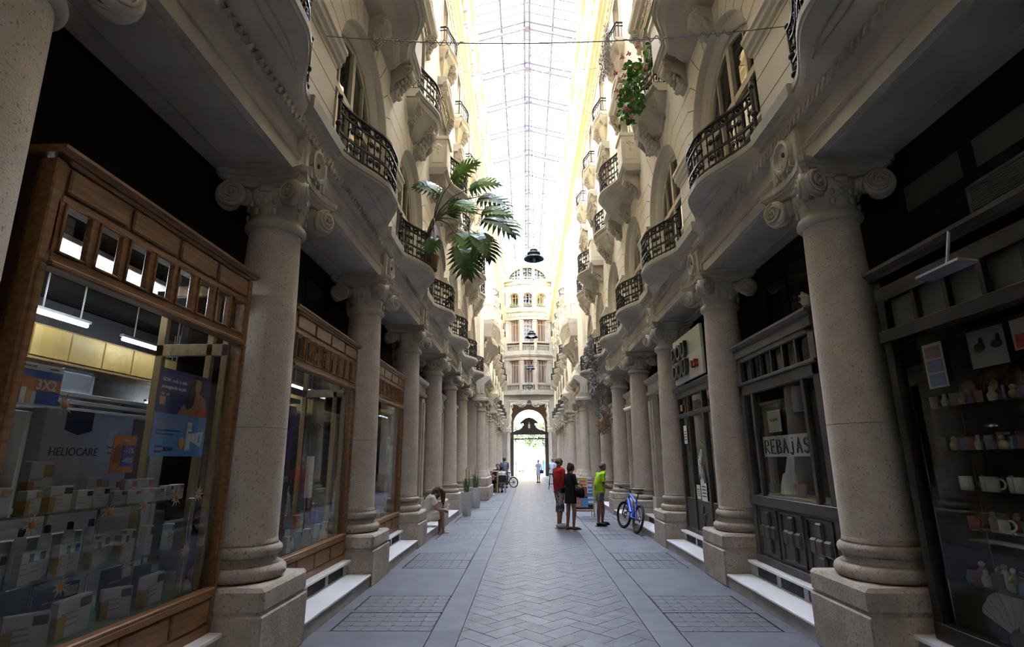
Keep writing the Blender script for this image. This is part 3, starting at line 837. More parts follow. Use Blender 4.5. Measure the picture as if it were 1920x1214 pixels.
# ------------------------------------------------------------ glass roof
ZE, ZR, EX = 21.75, 22.45, 2.46
TR0, TRD = 21.72, 2.80
m = MB()
for n in range(-9, 12):
    y = TR0+n*TRD
    for dy, zz, w in ((0, 0, .05), (.30, -.14, .05)):
        for sg in (-1, 1):
            p, q = Vector((sg*EX, y+dy, ZE+zz)), Vector((0, y+dy, ZR+zz))
            m.tube([p, q], w*1.5, 4)
    for k in range(1, 5):
        for sg in (-1, 1): m.tube([(sg*EX, y+.15+k*.53, ZE+.02), (0, y+.15+k*.53, ZR+.02)], .036, 4)
    m.box(-.10, .10, y-.02, y+.34, ZR-.34, ZR-.05)
for sg in (-1, 1):
    m.box(sg*EX-.05, sg*EX+.05, YB, YE, ZE-.06, ZE+.06); zm = ZE+(ZR-ZE)*.5
    m.box(sg*1.25-.045, sg*1.25+.045, YB, YE, zm-.05, zm+.05)
    m.box(sg*.12-.05, sg*.12+.05, YB, YE, ZR-.10, ZR)
struct(m.build('trim_roof_frame', ['steel']))
g = MB()
YG = 9.5
for sg in (-1, 1): g.add([(sg*2.6, YG, ZE+.02), (sg*2.6, YE, ZE+.02), (0, YE, ZR+.06), (0, YG, ZR+.06)], [(0, 1, 2, 3)])
struct(g.build('ceiling_glass', ['roofglass']))
m = MB(); m.box(-6, 6, YB-.3, YB, 0, 22.5)  # unseen wall behind the camera, added to block sky light
m2 = MB(); m2.box(-5.75, -2.5, YB, YE, 21.85, 22); m2.box(2.5, 5.75, YB, YE, 21.85, 22)
m2.box(-2.6, 2.6, YB, YG, 22.5, 22.6)  # opaque cover over the near bays, out of view, added to darken them
struct(m2.build('ceiling_attic_near_cover', ['attic']))
struct(m.build('wall_back_blocker', ['cream_dirty_dim']))
# downpipes with brackets on the attic walls
for s in (-1, 1):
    for n in range(0, 9):
        y = TR0+(n-2)*TRD+.6
        t = thing('drain_pipe', f'grey attic downpipe, {ordn(n)} from the front below the glass roof on the {SIDE[s]}', 'pipe', (s*(WX-.20), y, 0), rzs(s), 'attic downpipes')
        p = MB(); p.use(0, True); p.cyl((0, 0, 17.4), (0, 0, 20.6), .05, 8); p.build('pipe', ['steel_grey'], t)
        p = MB(); p.use(0, True); p.tube([(0, 0, 20.55), (.05, .1, 20.9), (.10, .3, 21.3), (.08, .6, 21.7)], .025, 6); p.build('elbow', ['steel_grey'], t)
        p = MB(); [p.box(-.16, .03, -.06, .06, z-.04, z+.04) for z in (17.6, 18.2, 18.9, 20.0)]; p.build('clamp', ['steel_grey'], t)

# ------------------------------------------------------------ stone pier groups, projecting bay between them
def pier_parts(yc, hl):
    P = {}
    b = MB(); b.use(0); b.bev(0, 1.05, yc-hl-.35, yc+hl+.35, 0, .55, .03); b.bev(.0, .98, yc-hl-.28, yc+hl+.28, .55, .93, .04); P['plinth'] = (b, 'plinth')
    for n_, y in enumerate((yc-hl+.22, yc+hl-.22)):
        b = MB(); b.use(0, True); P['shaft', n_] = (b, 'granite')
        for cx, r in ((.62, .24),):
            b.lathe([(r*1.32, .93), (r*1.36, 1.0), (r*1.2, 1.08), (r*1.15, 1.12), (r*1.18, 1.17), (r*1.0, 1.22)]+[(r*(1.0-.14*t/8), 1.25+(3.75-1.25)*t/8) for t in range(9)], cx, y, 0, 24)
    b = MB(); b.use(0, False); b.bev(.0, .45, yc-hl, yc+hl, .93, 4.3, .02); P['backing'] = (b, 'granite')
    for n_, y in enumerate((yc-hl+.22, yc+hl-.22)):
        b = MB(); b.use(0, True); P['capital', n_] = (b, 'carve')
        b.lathe([(.20, 3.72), (.25, 3.75), (.26, 3.80), (.22, 3.84), (.22, 3.92), (.30, 4.12), (.31, 4.2)], .62, y, 0, 20)
        for q in range(8):
            a = q*pi/4; b.ball((.62+.27*cos(a), y+.27*sin(a), 4.02), .075, 7, 5, (1, 1, 1.3)); b.ball((.62+.30*cos(a+.4), y+.30*sin(a+.4), 4.15), .06, 7, 5)
        b.sm = False; b.bev(.22, 1.0, y-.36, y+.36, 4.2, 4.34, .02); b.sm = True
        for k in range(5): b.ball((.93, y, 3.70-k*.13), .06-.006*k, 7, 5)
    b = MB(); b.use(0)
    b.prof_y([(0, 4.34), (.84, 4.34), (.86, 4.42), (.80, 4.46), (.80, 4.96), (.86, 5.0), (.92, 5.08), (1.02, 5.14), (1.06, 5.22), (1.06, 5.30), (.43, 5.36), (0, 5.34)], yc-hl-.12, yc+hl+.12)
    for sg in (-1, 1):
        console(b, yc+sg*(hl-.2), 4.98, .5, .98, .26)
        for k in range(3): b.bev(.25+.2*k, .37+.2*k, yc+sg*(hl+.12)-.03, yc+sg*(hl+.12)+.03, 4.52, 4.90, .01)
    for k in range(9): b.sm = True; b.ball((.84, yc-hl+.1+k*(2*hl-.2)/8, 4.70), .07, 7, 5, (.6, 1, 1.3)); b.sm = False
    P['entablature'] = (b, 'cream_dirty_dim')
    b = MB(); b.use(0)
    for sg in (-1, 1):                         # scroll pediment, a pair of volutes climbing to the wall
        y0 = yc+sg*hl*.98; prof = []
        for k in range(13): a = -pi/2+pi*1.25*k/12; prof.append((.66+.30*cos(a), 5.66+.30*sin(a)))
        prof += [(.56, 5.94), (.50, 6.05), (.46, 6.22), (.43, 6.35), (.43, 5.36)]
        b.loft([[(x, yy, z) for x, z in prof] for yy in (y0-.09, y0+.09)], True, True)
        b.sm = True
        for zz, r in ((0, .19), (0, .10)):
            b.tube([(.66+r*cos(2*pi*j/16), y0-.10, 5.66+r*sin(2*pi*j/16)) for j in range(16)], .028, 6, True)
            b.tube([(.66+r*cos(2*pi*j/16), y0+.10, 5.66+r*sin(2*pi*j/16)) for j in range(16)], .028, 6, True)
        b.sm = False
    b.bev(.43, .7, yc-hl*.9, yc+hl*.9, 5.36, 5.62, .02)
    P['scroll_pediment'] = (b, 'cream')
    return P
for s in (-1, 1):
    for n, (yc, hl) in enumerate(((25.15, 1.15), (31.75, 1.1))):
        t = thing('stone_pier', f'{["nearer", "farther"][n]} clustered stone pier with scroll pediment on the {SIDE[s]}', 'pier', (s*2.93, 0, 0), 0, 'clustered stone piers')
        for k, (b, mt) in pier_parts(0, hl).items():
            b.build(k if isinstance(k, str) else k[0], [mt], t)
        t.location = (s*2.93, yc, 0); t.rotation_euler = (0, 0, rzs(s))
    w = MB(); w.use(0)                        # wall strips above the piers
    for y0, y1 in ((24.15, 26.35), (30.75, 33.35)): w.bev(*sorted((s*2.36, s*2.56)), y0, y1, 5.3, 15.4, .02)
    struct(w.build('trim_pier_strips_'+SIDE[s], ['cream']))
    t = thing('oriel_balcony', f'large corbelled stone balcony with baluster parapet between piers on the {SIDE[s]}', 'balcony', (s*WX, 28.55, 0), rzs(s), 'corbelled stone balconies')
    b = MB(); b.use(0); hh = 2.15
    secs = []
    for z, f, h in ((8.60, 1, hh), (8.50, 1.04, hh), (8.40, 1.04, hh), (8.30, .98, hh-.03), (7.75, .82, hh-.15), (7.45, .95, hh-.55), (7.38, .80, hh-.62), (7.1, .45, hh-.9), (6.7, .25, hh-1.3), (6.55, .02, hh-1.5)):
        secs.append([(.0, -h, z), (.60*f, -h, z), (.80*f, -h*.6, z), (.84*f, 0, z), (.80*f, h*.6, z), (.60*f, h, z), (.0, h, z)])
    b.loft(secs, False, False); b.add(secs[0], [tuple(range(7))]); b.build('corbel', ['cream_dirty_dim'], t)
    link_all('carved_bracket', cset((-1.75, 8.36, 1.3, .60, .34), (1.75, 8.36, 1.3, .60, .34), (-.6, 7.5, 1.0, .55, .3), (.6, 7.5, 1.0, .55, .3)), t)
    b = MB(); b.use(0)
    pth = [(0, -hh+.06), (.56, -hh+.06), (.75, -hh*.6), (.79, 0), (.75, hh*.6), (.56, hh-.06), (0, hh-.06)]
    def strip(z0, z1, w):
        secs = []
        for q, tt in resample(pth, 9): pass
        R = []
        for i, (x, y) in enumerate(pth):
            d = Vector((x+.5, y*.5, 0)).normalized()*w
            R.append([(x-d.x, y-d.y, z0), (x+d.x, y+d.y, z0), (x+d.x, y+d.y, z1), (x-d.x, y-d.y, z1)])
        b.loft(R, True, True)
    strip(8.60, 8.78, .07); strip(9.42, 9.58, .08)
    for x, y in pth[1:-1]: b.bev(x-.09, x+.09, y-.09, y+.09, 8.6, 9.58, .01)
    b.build('parapet', ['cream'], t)
    bb = MB(); bb.use(0, True); bb.lathe([(.05, 8.78), (.05, 8.82), (.03, 8.85), (.065, 8.98), (.06, 9.05), (.03, 9.2), (.045, 9.3), (.05, 9.42)], seg=10); bm_ = bb.mesh('baluster', ['cream'])
    pr = [c_ for c_ in t.children if c_.name.startswith('parapet')][0]
    for q, tt in resample(pth, .21):
        if min((q-Vector((x, y, 0))).length for x, y in pth[1:-1]) > .13 and q.x > .05: link('baluster', bm_, pr, (q.x, q.y, 0))
    w = MB(); w.use(0)
    w.box(*sorted((s*2.545, s*2.54)), 26.4, 30.7, 5.3, 6.5)
    struct(w.build('trim_recess_'+SIDE[s], ['orangewood'] if 0 else ['cream_dirty_dim']))

# ------------------------------------------------------------ end facade over the gateway
FY = 54.0
fy = lambda x: FY-.55+max(0, abs(x)-.72)*.34
w = MB(); w.use(0)
w.box(-3.2, -2.02, FY, FY+.5, 0, 7.4); w.box(2.02, 3.2, FY, FY+.5, 0, 7.4); w.box(-3.2, 3.2, FY, FY+.5, 7.4, 8.1)
w.box(-2.6, 2.6, FY+.02, FY+.5, 8.0, 21.75)
struct(w.build('wall_end', ['facade']))
f = MB(); f.use(0)
XS = (-2.5, -1.6, -.72, 0, .72, 1.6, 2.5)
def fstrip(z0, z1, d, x0=-2.5, x1=2.5, back=.6):
    xs = [x0]+[x for x in XS if x0 < x < x1]+[x1]
    f.loft([[(x, fy(x)-d, z0), (x, fy(x)-d, z1), (x, FY+.1, z1), (x, FY+.1, z0)] for x in xs], True, True)
for z0, z1, d in ((7.95, 8.12, .22), (8.12, 8.40, .16), (8.96, 9.10, .18), (11.45, 11.62, .10), (11.62, 11.82, .04), (11.82, 11.95, .16), (11.95, 12.10, .24), (12.10, 12.42, .16), (13.22, 13.36, .18), (15.68, 15.85, .08), (15.85, 16.5, .03), (16.5, 16.66, .14), (16.66, 17.06, .06), (18.95, 19.5, .03), (19.5, 19.66, .14), (19.66, 19.95, .05)): fstrip(z0, z1, d)
WIN = ((-1.42, .95), (0, .92), (1.42, .95))
edges = [-2.5]+[e for c, w_ in WIN for e in (c-w_/2, c+w_/2)]+[2.5]
for z0, z1 in ((9.1, 11.45), (13.36, 15.68), (17.06, 18.95)):
    for k in range(0, 8, 2):
        fstrip(z0, z1, .0, edges[k], edges[k+1])
        xm = (edges[k]+edges[k+1])/2
        f.bev(xm-.13, xm+.13, fy(xm)-.09, fy(xm)+.05, z0+.12, z1-.25, .015); f.bev(xm-.18, xm+.18, fy(xm)-.12, fy(xm)+.05, z1-.26, z1-.06, .015); f.bev(xm-.17, xm+.17, fy(xm)-.11, fy(xm)+.05, z0, z0+.14, .01)
for c, w_ in WIN:                             # arched heads of the top row
    r = w_/2; zs = 18.1
    I = [(-r*cos(pi*i/14), zs+r*sin(pi*i/14)) for i in range(15)]
    f.loft([[(c+x, fy(c+x)-.0, z) for x, z in I], [(c+x, fy(c+x)-.0, 18.97) for x, z in I]])
    f.loft([[(c+x, fy(c+x)-.0, z) for x, z in I], [(c+x, fy(c+x)+.3, z) for x, z in I]])
    f.tube([(c+1.12*x, fy(c+x)-.03, zs+1.12*(z-zs)) for x, z in I], .05, 6)
for k in range(14): f.bev(-1.9+k*.29-.1, -1.9+k*.29+.1, fy(-1.9+k*.29)-.09, fy(-1.9+k*.29), 16.02, 16.36, .02)
struct(f.build('trim_end_facade', ['facade']))
# lunette gable
g = MB(); g.use(0)
R1, R2, zc = 2.42, 2.0, 19.95
arc = lambda r, ky=.74, n=24: [(-r*cos(pi*i/n), zc+ky*r*sin(pi*i/n)) for i in range(n+1)]
A, B = arc(R1), arc(R2)
yf = FY-.45
g.loft([[(x, yf, z) for x, z in A], [(x, yf, z) for x, z in B], [(x, yf+.3, z) for x, z in B]]); g.loft([[(x, yf, z) for x, z in A], [(x, FY+.1, z) for x, z in A]])
g.tube([(x, yf-.03, z) for x, z in arc(R1*1.0)], .06, 6); g.tube([(x, yf-.02, z) for x, z in arc(R2)], .035, 6)
for x0, x1 in ((-.78, -.52), (.52, .78)): g.bev(x0, x1, yf+.02, yf+.3, zc, zc+1.42, .02)
g.bev(-.2, .2, yf-.12, yf+.1, zc+1.55, zc+1.95, .05)
for sg in (-1, 1):
    g.sm = True; g.ball((sg*2.25, yf, zc+1.0), .20, 10, 7); g.sm = False
    g.bev(sg*2.25-.25, sg*2.25+.25, yf-.02, yf+.3, zc-.1, zc+.75, .03)
g.box(-2.5, 2.5, yf+.02, FY+.1, zc-.05, zc+.16)
struct(g.build('trim_gable', ['attic']))
p = MB(); p.poly([(x, yf+.25, z) for x, z in B]); 
wl = struct(p.build('window_200', ['winglass']))
p = MB()
for x in (-1.35, -1.05, -.5, 0, .5, 1.05, 1.35): 
    zt = zc+.74*sqrt(max(0, 4-x*x)); p.box(x-.035, x+.035, yf+.2, yf+.24, zc, zt)
p.box(-1.95, 1.95, yf+.2, yf+.24, zc+.42, zc+.49)
struct(p.build('window_frame', ['orangewood'], wl))
nw2 = 201
for fl, (z0, z1, ar) in enumerate(((9.1, 11.42, 0), (13.36, 15.66, 0), (17.1, 18.57, 1))):
    for c, w_ in WIN:
        y = fy(c)+.22
        ang = 0 if abs(c) < .5 else math.atan(.34)*(1 if c > 0 else -1)
        g = MB(); g.box(-w_/2-.03, w_/2+.03, .02, .03, z0-.02, z1+.05)
        o = struct(g.build(f'window_{nw2}', ['room_shade_trough' if fl < 2 else 'winglass'], None, (c, y, 0), ang)); nw2 += 1  # lower floors: dark sheet painted as the unlit room
        g = MB()
        for x in (-w_/2+.03, -w_/6, w_/6, w_/2-.03): g.box(x-.024, x+.024, -.03, .02, z0, z1-(.0 if not ar else .12*(abs(x)*4)))
        for z in (z0+.05, z1-(.04 if not ar else .45), z1-.45): g.box(-w_/2, w_/2, -.03, .02, z-.025, z+.025)
        if ar: g.tube([(-(w_/2-.03)*cos(pi*i/12), -.01, 18.1+(w_/2-.03)*sin(pi*i/12)) for i in range(13)], .04, 5)
        struct(g.build('window_frame', ['orangewood'], o))
        if fl < 2:
            g = MB(); g.box(-w_/2+.04, w_/2-.04, 0, .01, z0, z1); struct(g.build('pane', ['glass'], o))
bb = MB(); bb.use(0, True); bb.lathe([(.05, 0), (.05, .04), (.025, .07), (.06, .2), (.055, .26), (.025, .42), (.04, .5), (.045, .56)], seg=8)
bme = bb.mesh('baluster', ['facade'])
for fl, z in ((0, 8.40), (1, 12.42)):
    t = thing('facade_balustrade', f'{["lower", "upper"][fl]} stone balustrade across the end facade above the gateway', 'balustrade', (0, 0, z), 0, 'end facade balustrades')
    b = MB()
    for x in (-2.3, -.75, .75, 2.3): b.bev(x-.16, x+.16, fy(x)-.17, fy(x)+.03, 0, .58 if fl == 0 else .82, .01)
    for x0, x1 in ((-2.45, -.75), (-.75, .75), (.75, 2.45)):
        b.loft([[(x, fy(x)-.16, zz) for zz in (.50, .58)]+[(x, fy(x)-.02, zz) for zz in (.58, .50)] for x in (x0, x1)], True, True)
    b.build('rail', ['facade'], t)
    for c, w_ in WIN:
        for k in range(7): x = c-.45+k*.15; link('baluster', bme, t, (x, fy(x)-.09, -.02))
for c, w_ in WIN:
    lab = {-1.42: 'left', 0: 'middle', 1.42: 'right'}[c]
    t = thing('flower_box', f'green flower box on the {lab} arched window of the end facade', 'flower box', (c, fy(c)-.12, 17.06), 0, 'end facade flower boxes')
    b = MB(); b.bev(-.42, .42, -.09, .09, 0, .14, .01); b.build('trough', ['room_shade_trough'], t)
    b = MB(); b.use(0, True)
    for q in range(40): b.ball((random.uniform(-.42, .42), random.uniform(-.12, .08), .15+random.uniform(-.04, .14)), random.uniform(.03, .06), 5, 3)
    b.build('foliage', [C('box_leaf', (.10, .19, .05), .7)], t)

# ------------------------------------------------------------ passage, gate and the street beyond
GY = 58.0
w = MB(); w.use(0)
w.box(-2.7, -2.02, FY+.5, GY, 0, 7.5); w.box(2.02, 2.7, FY+.5, GY, 0, 7.5); w.box(-2.7, 2.7, FY+.5, GY+.6, 7.4, 7.6)
w.box(-30, -2.4, GY-.02, GY+.6, 0, 24); w.box(2.4, 30, GY-.02, GY+.6, 0, 24); w.box(-2.4, 2.4, GY, GY+.6, 7.4, 22)  # wide wings reach out of view, added to shade the street
r, zs = 1.66, 5.35
n = 20
I = [(-r, 0), (-r, 2.7)]+[(-r*cos(pi*i/n), zs+.92*r*sin(pi*i/n)) for i in range(n+1)]+[(r, 2.7), (r, 0)]
O = [(-2.45, 0), (-2.45, 2.7)]+[(max(-2.45, min(2.45, -3.4*cos(pi*i/n))), min(7.5, zs+3.0*sin(pi*i/n))) for i in range(n+1)]+[(2.45, 2.7), (2.45, 0)]
w.loft([[(x, GY, z) for x, z in O], [(x, GY, z) for x, z in I], [(x, GY+.6, z) for x, z in I], [(x, GY+.6, z) for x, z in O]])
struct(w.build('wall_gateway_shade_wings', [noisy('gateway_plaster', (.17, .13, .095), (.22, .175, .13), 1.5, .85, .1, 40)]))
w = MB(); w.box(-40, 40, GY+.6, 150, -.06, .0); struct(w.build('ground_street', [noisy('street_paving', (.50, .48, .45), (.58, .56, .52), .6, .8, .05, 30)]))
t = thing('iron_gate', 'dark wrought iron gate with tall scrolled crest in the far archway', 'gate', (0, GY-.15, 0))
b = MB(); b.bev(-2.0, 2.0, -.06, .06, 3.72, 3.86, .01); b.bev(-2.0, 2.0, -.08, .08, 4.22, 4.55, .01)
for k in range(33): b.cyl((-1.9+k*3.8/32, 0, 3.8), (-1.9+k*3.8/32, 0, 4.3), .018, 5)
for sg in (-1, 1): b.bev(sg*1.85-.15, sg*1.85+.15, -.10, .10, 0, 3.8, .01)
b.build('frame', ['iron'], t)
b = MB()
half = [(1.62, 4.5), (1.55, 4.62), (1.38, 4.66), (1.0, 4.78), (.72, 5.0), (.55, 5.28), (.62, 5.42), (.92, 5.38), (.95, 5.46), (.70, 5.70), (.40, 5.93), (0, 6.02)]
P = [(x, -.03, z) for x, z in half]+[(-x, -.03, z) for x, z in half[-2::-1]]
b.poly(P, (0, .06, 0))
for sg in (-1, 1):
    b.sm = True
    b.tube([(sg*(.78+.16*(1-j/14)*cos(j*.5+1.2)), 0, 5.12+.16*(1-j/14)*sin(j*.5+1.2)) for j in range(15)], .03, 5)
    b.tube([(sg*(1.42+.10*cos(j*.5)), 0, 4.72+.10*sin(j*.5)) for j in range(10)], .03, 5)
b.use(1); b.ball((0, -.05, 5.2), .13, 8, 6, (1, .4, 1.3)); b.ball((0, -.05, 5.45), .07, 8, 6, (1, .4, 1)); b.ball((0, -.05, 4.98), .09, 8, 6, (1.4, .4, 1))
b.build('crest', ['iron', 'cream'], t)
for sg in (-1, 1):
    b = MB(); b.use(0)
    for x in (1.68, 1.42): b.bev(sg*x-.03, sg*x+.03, -.04, .04, .02, 3.75, .005)
    for q in range(12): b.box(sg*1.55-.13, sg*1.55+.13, -.02, .02, .1+q*.32, .14+q*.32)
    b.sm = True
    for q in range(11):
        z = .28+q*.32
        b.tube([(sg*1.55+.09*cos(2*pi*j/10), 0, z+.12*sin(2*pi*j/10)) for j in range(10)], .016, 4, True)
        b.tube([(sg*1.55-.12, 0, z-.14), (sg*1.55+.12, 0, z+.14)], .012, 4)
    b.build('leaf', ['iron'], t)
# caryatid consoles at the passage mouth
for s in (-1, 1):
    t = thing('carved_figure', f'pale carved stone figure bracket at the {SIDE[s]} of the gateway', 'sculpture', (s*2.02, FY-.27, 0), 0, 'gateway figure brackets')
    b = MB(); b.use(0, True); sx = -s
    pth = [(.02, 4.75), (.16, 4.9), (.12, 5.2), (.20, 5.6), (.14, 5.95), (.24, 6.3), (.18, 6.6), (.22, 6.85)]
    b.tube([(sx*x, -.12, z) for x, z in pth], [.13, .15, .12, .15, .12, .15, .09, .05], 10); b.ball((sx*.22, -.14, 6.98), .12, 10, 8, (.9, 1, 1.2))
    b.tube([(sx*.22, -.14, 6.5), (sx*.42, -.2, 6.75), (sx*.30, -.16, 7.1)], .05, 6)
    b.build('figure', ['carve'], t)
    b = MB(); b.bev(-.25, .25, -.38, .05, 4.5, 4.72, .02); b.use(0, True)
    for q in range(7): b.ball((-.2+.07*q, -.30, 4.40-.06*abs(q-3)*.3), .09, 7, 5, (.8, .7, 1.4))
    b.build('capital', ['carve'], t)
    b = MB(); b.use(0, True); b.lathe([(.2, 0), (.2, .5), (.16, .55)]+[(.15, z) for z in (.6, 4.2)]+[(.19, 4.3), (.19, 4.5)], sx*.0, -.14, 0, 18); b.build('shaft', ['granite'], t)
t = thing('fan_bracket', 'pale wrought iron fan of spear scrolls behind the farthest lamp', 'ironwork', (0, FY-.25, 7.05))
b = MB(); b.use(0, True)
for sg in (-1, 1):
    for dz in (-.13, .0, .13):
        b.tube([(sg*.25, 0, .0), (sg*.9, 0, dz*1.3), (sg*1.75, 0, .1+dz*.2)], [.05, .035, .02], 6)
    b.tube([(sg*(1.85+.08*cos(j*.7)), 0, .1+.08*sin(j*.7)) for j in range(9)], .03, 5); b.ball((sg*.95, 0, -.25), .06, 8, 6)
    b.tube([(sg*.3, 0, -.1), (sg*.6, 0, -.3), (sg*.95, 0, -.25)], .03, 6)
b.build('scrollwork', ['carve'], t)
b = MB(); b.bev(-2.0, 2.0, -.02, .03, .30, .36, .005); b.build('bar', ['carve'], t)
# street: pale block, tree, parked car, bench, blue board
t = thing('street_building', 'pale sunlit building far beyond the gateway', 'building', (0, 84, 0))
b = MB(); b.box(-30, 30, 0, 8, 0, 27); b.build('wall', [noisy('pale_render', (.82, .76, .60), (.86, .80, .66), .5, .9)], t)  # upper storeys out of view, raised to dim the street
for zr in (6.4, 9.6):
    for k in range(7):
        b = MB(); b.box(-6.4+k*1.9, -5.3+k*1.9, -.06, .05, zr, zr+1.6); b.build('window', [C('street_window', (.35, .36, .40))], t)
b = MB(); b.bev(-20, 20, -.25, .1, 5.4, 5.8, .03); b.build('cornice', ['white'], t)
def leafcloud(mb, c, r, n, size, sq=(1, 1, 1)):
    for _ in range(n):
        while 1:
            d = Vector((random.uniform(-1, 1), random.uniform(-1, 1), random.uniform(-1, 1)))
            if d.length < 1: break
        p = Vector(c)+Vector((d.x*r*sq[0], d.y*r*sq[1], d.z*r*sq[2])); e = Euler((random.uniform(0, 6), random.uniform(0, 6), random.uniform(0, 6))).to_matrix()
        z = size*random.uniform(.6, 1.3)
        mb.add([p+e @ Vector(v) for v in ((-z, 0, 0), (0, -.45*z, .08*z), (z, 0, 0), (0, .45*z, .08*z))], [(0, 1, 2, 3)])
M['leaf'] = noisy('tree_leaf', (.035, .085, .018), (.075, .15, .03), 3, .6, 0, island=.35)
t = thing('street_tree', 'leafy green tree hanging over the street beyond the gate', 'tree', (1.0, 66.5, 0))
b = MB(); b.use(0, True); b.tube([(2.6, 0, 0), (2.5, 0, 2.5), (2.2, .1, 4.4), (1.6, 0, 6)], [.22, .18, .15, .08], 8); b.tube([(2.4, 0, 3.6), (1, 0, 5), (-1, 0, 5.4)], [.1, .07, .03], 6); b.build('trunk', [C('bark', (.12, .09, .06), .9)], t)
b = MB()
for c, r, n in (((.2, 0, 5.6), 1.5, 1100), ((1.8, 0, 5.5), 1.6, 1100), ((-2.0, .3, 5.2), 1.3, 700), ((-.6, 0, 4.3), .65, 260), ((-.9, 0, 3.6), .35, 90), ((-2.6, 0, 4.2), .5, 160), ((1.2, 0, 4.5), .6, 200), ((-1.3, 0, 3.65), .6, 230), ((.3, 0, 3.75), .7, 260), ((1.2, 0, 3.6), .6, 200), ((-.3, 0, 3.2), .38, 100)): leafcloud(b, c, r, n, .12)
o = b.build('foliage', ['leaf'], t)
t = thing('parked_car', 'white car parked in the bright street left of the bench', 'car', (-2.2, 76, 0), .2)
b = MB(); b.use(0, False)
secs = [[(x, y, z) for y, z in ((-.8, .3), (-.85, .75), (-.62 if k else -.8, tz), (.62 if k else .8, tz), (.85, .75), (.8, .3))] for x, tz, k in ((-2.0, .8, 0), (-1.7, .95, 0), (-1.2, 1.42, 1), (.3, 1.48, 1), (1.0, .98, 0), (2.0, .8, 0))]
b.loft(secs, True, True); b.build('body', ['white'], t)
for x in (-1.2, 1.2):
    for y in (-.78, .78): b = MB(); b.use(0, True); b.cyl((x, y-.09, .3), (x, y+.09, .3), .3, 14); b.build('wheel', ['rubber'], t)
b = MB(); b.box(-1.0, .2, -.80, -.72, .95, 1.35); b.build('side_window', [C('car_glass', (.10, .16, .18), .2)], t)
t = thing('street_bench', 'slender metal bench in the bright street beyond the gate', 'bench', (-.35, 63, 0))
b = MB(); b.use(0, True)
for x in (-.6, .6): b.tube([(x, .1, 0), (x, -.05, .45), (x, .2, .9)], .035, 6); b.tube([(x, -.3, 0), (x, -.3, .42)], .03, 6)
b.build('frame', ['steel_grey'], t)
b = MB(); [b.bev(-.75, .75, -.34+k*.11, -.26+k*.11, .43, .46, .005) for k in range(4)]; [b.bev(-.75, .75, .06+k*.05, .09+k*.05, .56+k*.12, .63+k*.12, .005) for k in range(3)]; b.build('slats', ['steel_grey'], t)
t = thing('blue_board', 'bright blue street board at the right of the far gate opening', 'board', (1.75, 70, 0))
b = MB(); b.bev(-.45, .45, -.03, .03, .2, 1.5, .01); b.build('panel', [C('board_blue', (.03, .18, .75))], t)
b = MB(); [b.bev(x-.03, x+.03, -.03, .03, 0, 1.7, .005) for x in (-.47, .47)]; b.build('post', ['steel_grey'], t)

# ------------------------------------------------------------ hanging lamps
def lamp_meshes():
    b = MB(); b.use(0, True)
    b.lathe([(.02, .30), (.10, .295), (.125, .27), (.13, .22), (.11, .20), (.10, .195)], seg=28)
    b.lathe([(.10, .20), (.18, .19), (.205, .16), (.20, .10), (.185, .09), (.17, .085)], seg=28)
    b.lathe([(.16, .10), (.20, .085), (.25, .03), (.31, -.01), (.315, -.03), (.30, -.03), (.24, .0), (.17, .06)], seg=32)
    g = MB(); g.use(0, True); g.lathe([(.13, .02), (.15, -.06), (.13, -.14), (.09, -.20), (.03, -.23), (.005, -.235)], seg=20)
    return b.mesh('shade', [C('lamp_slate', (.045, .05, .075), .45, metal=.3)]), g.mesh('globe', [M['lampglass']])
M['lampglass'] = glassmat('lamp_glass', (.75, .76, .74), 1.0)
LS, LG = lamp_meshes()
for n in range(5):
    y, z = 15.6+9.4*n, (7.70, 7.35, 7.38, 7.38, 7.06)[n]
    t = thing('hanging_lamp', f'dark tiered pendant lamp on a long wire, {ordn(n)} along the corridor', 'lamp', (.03, y, z), 0, 'pendant lamps')
    link('shade', LS, t); link('globe', LG, t)
    b = MB(); b.cyl((0, 0, .28), (0, 0, ZR-z if n < 4 else 1.0), .008, 5); b.build('wire', ['black'], t)
    b = MB(); b.use(0, True); b.ball((0, 0, -.06), .05, 8, 6, (1, 1, 1.4)); b.build('bulb', ['white'], t)

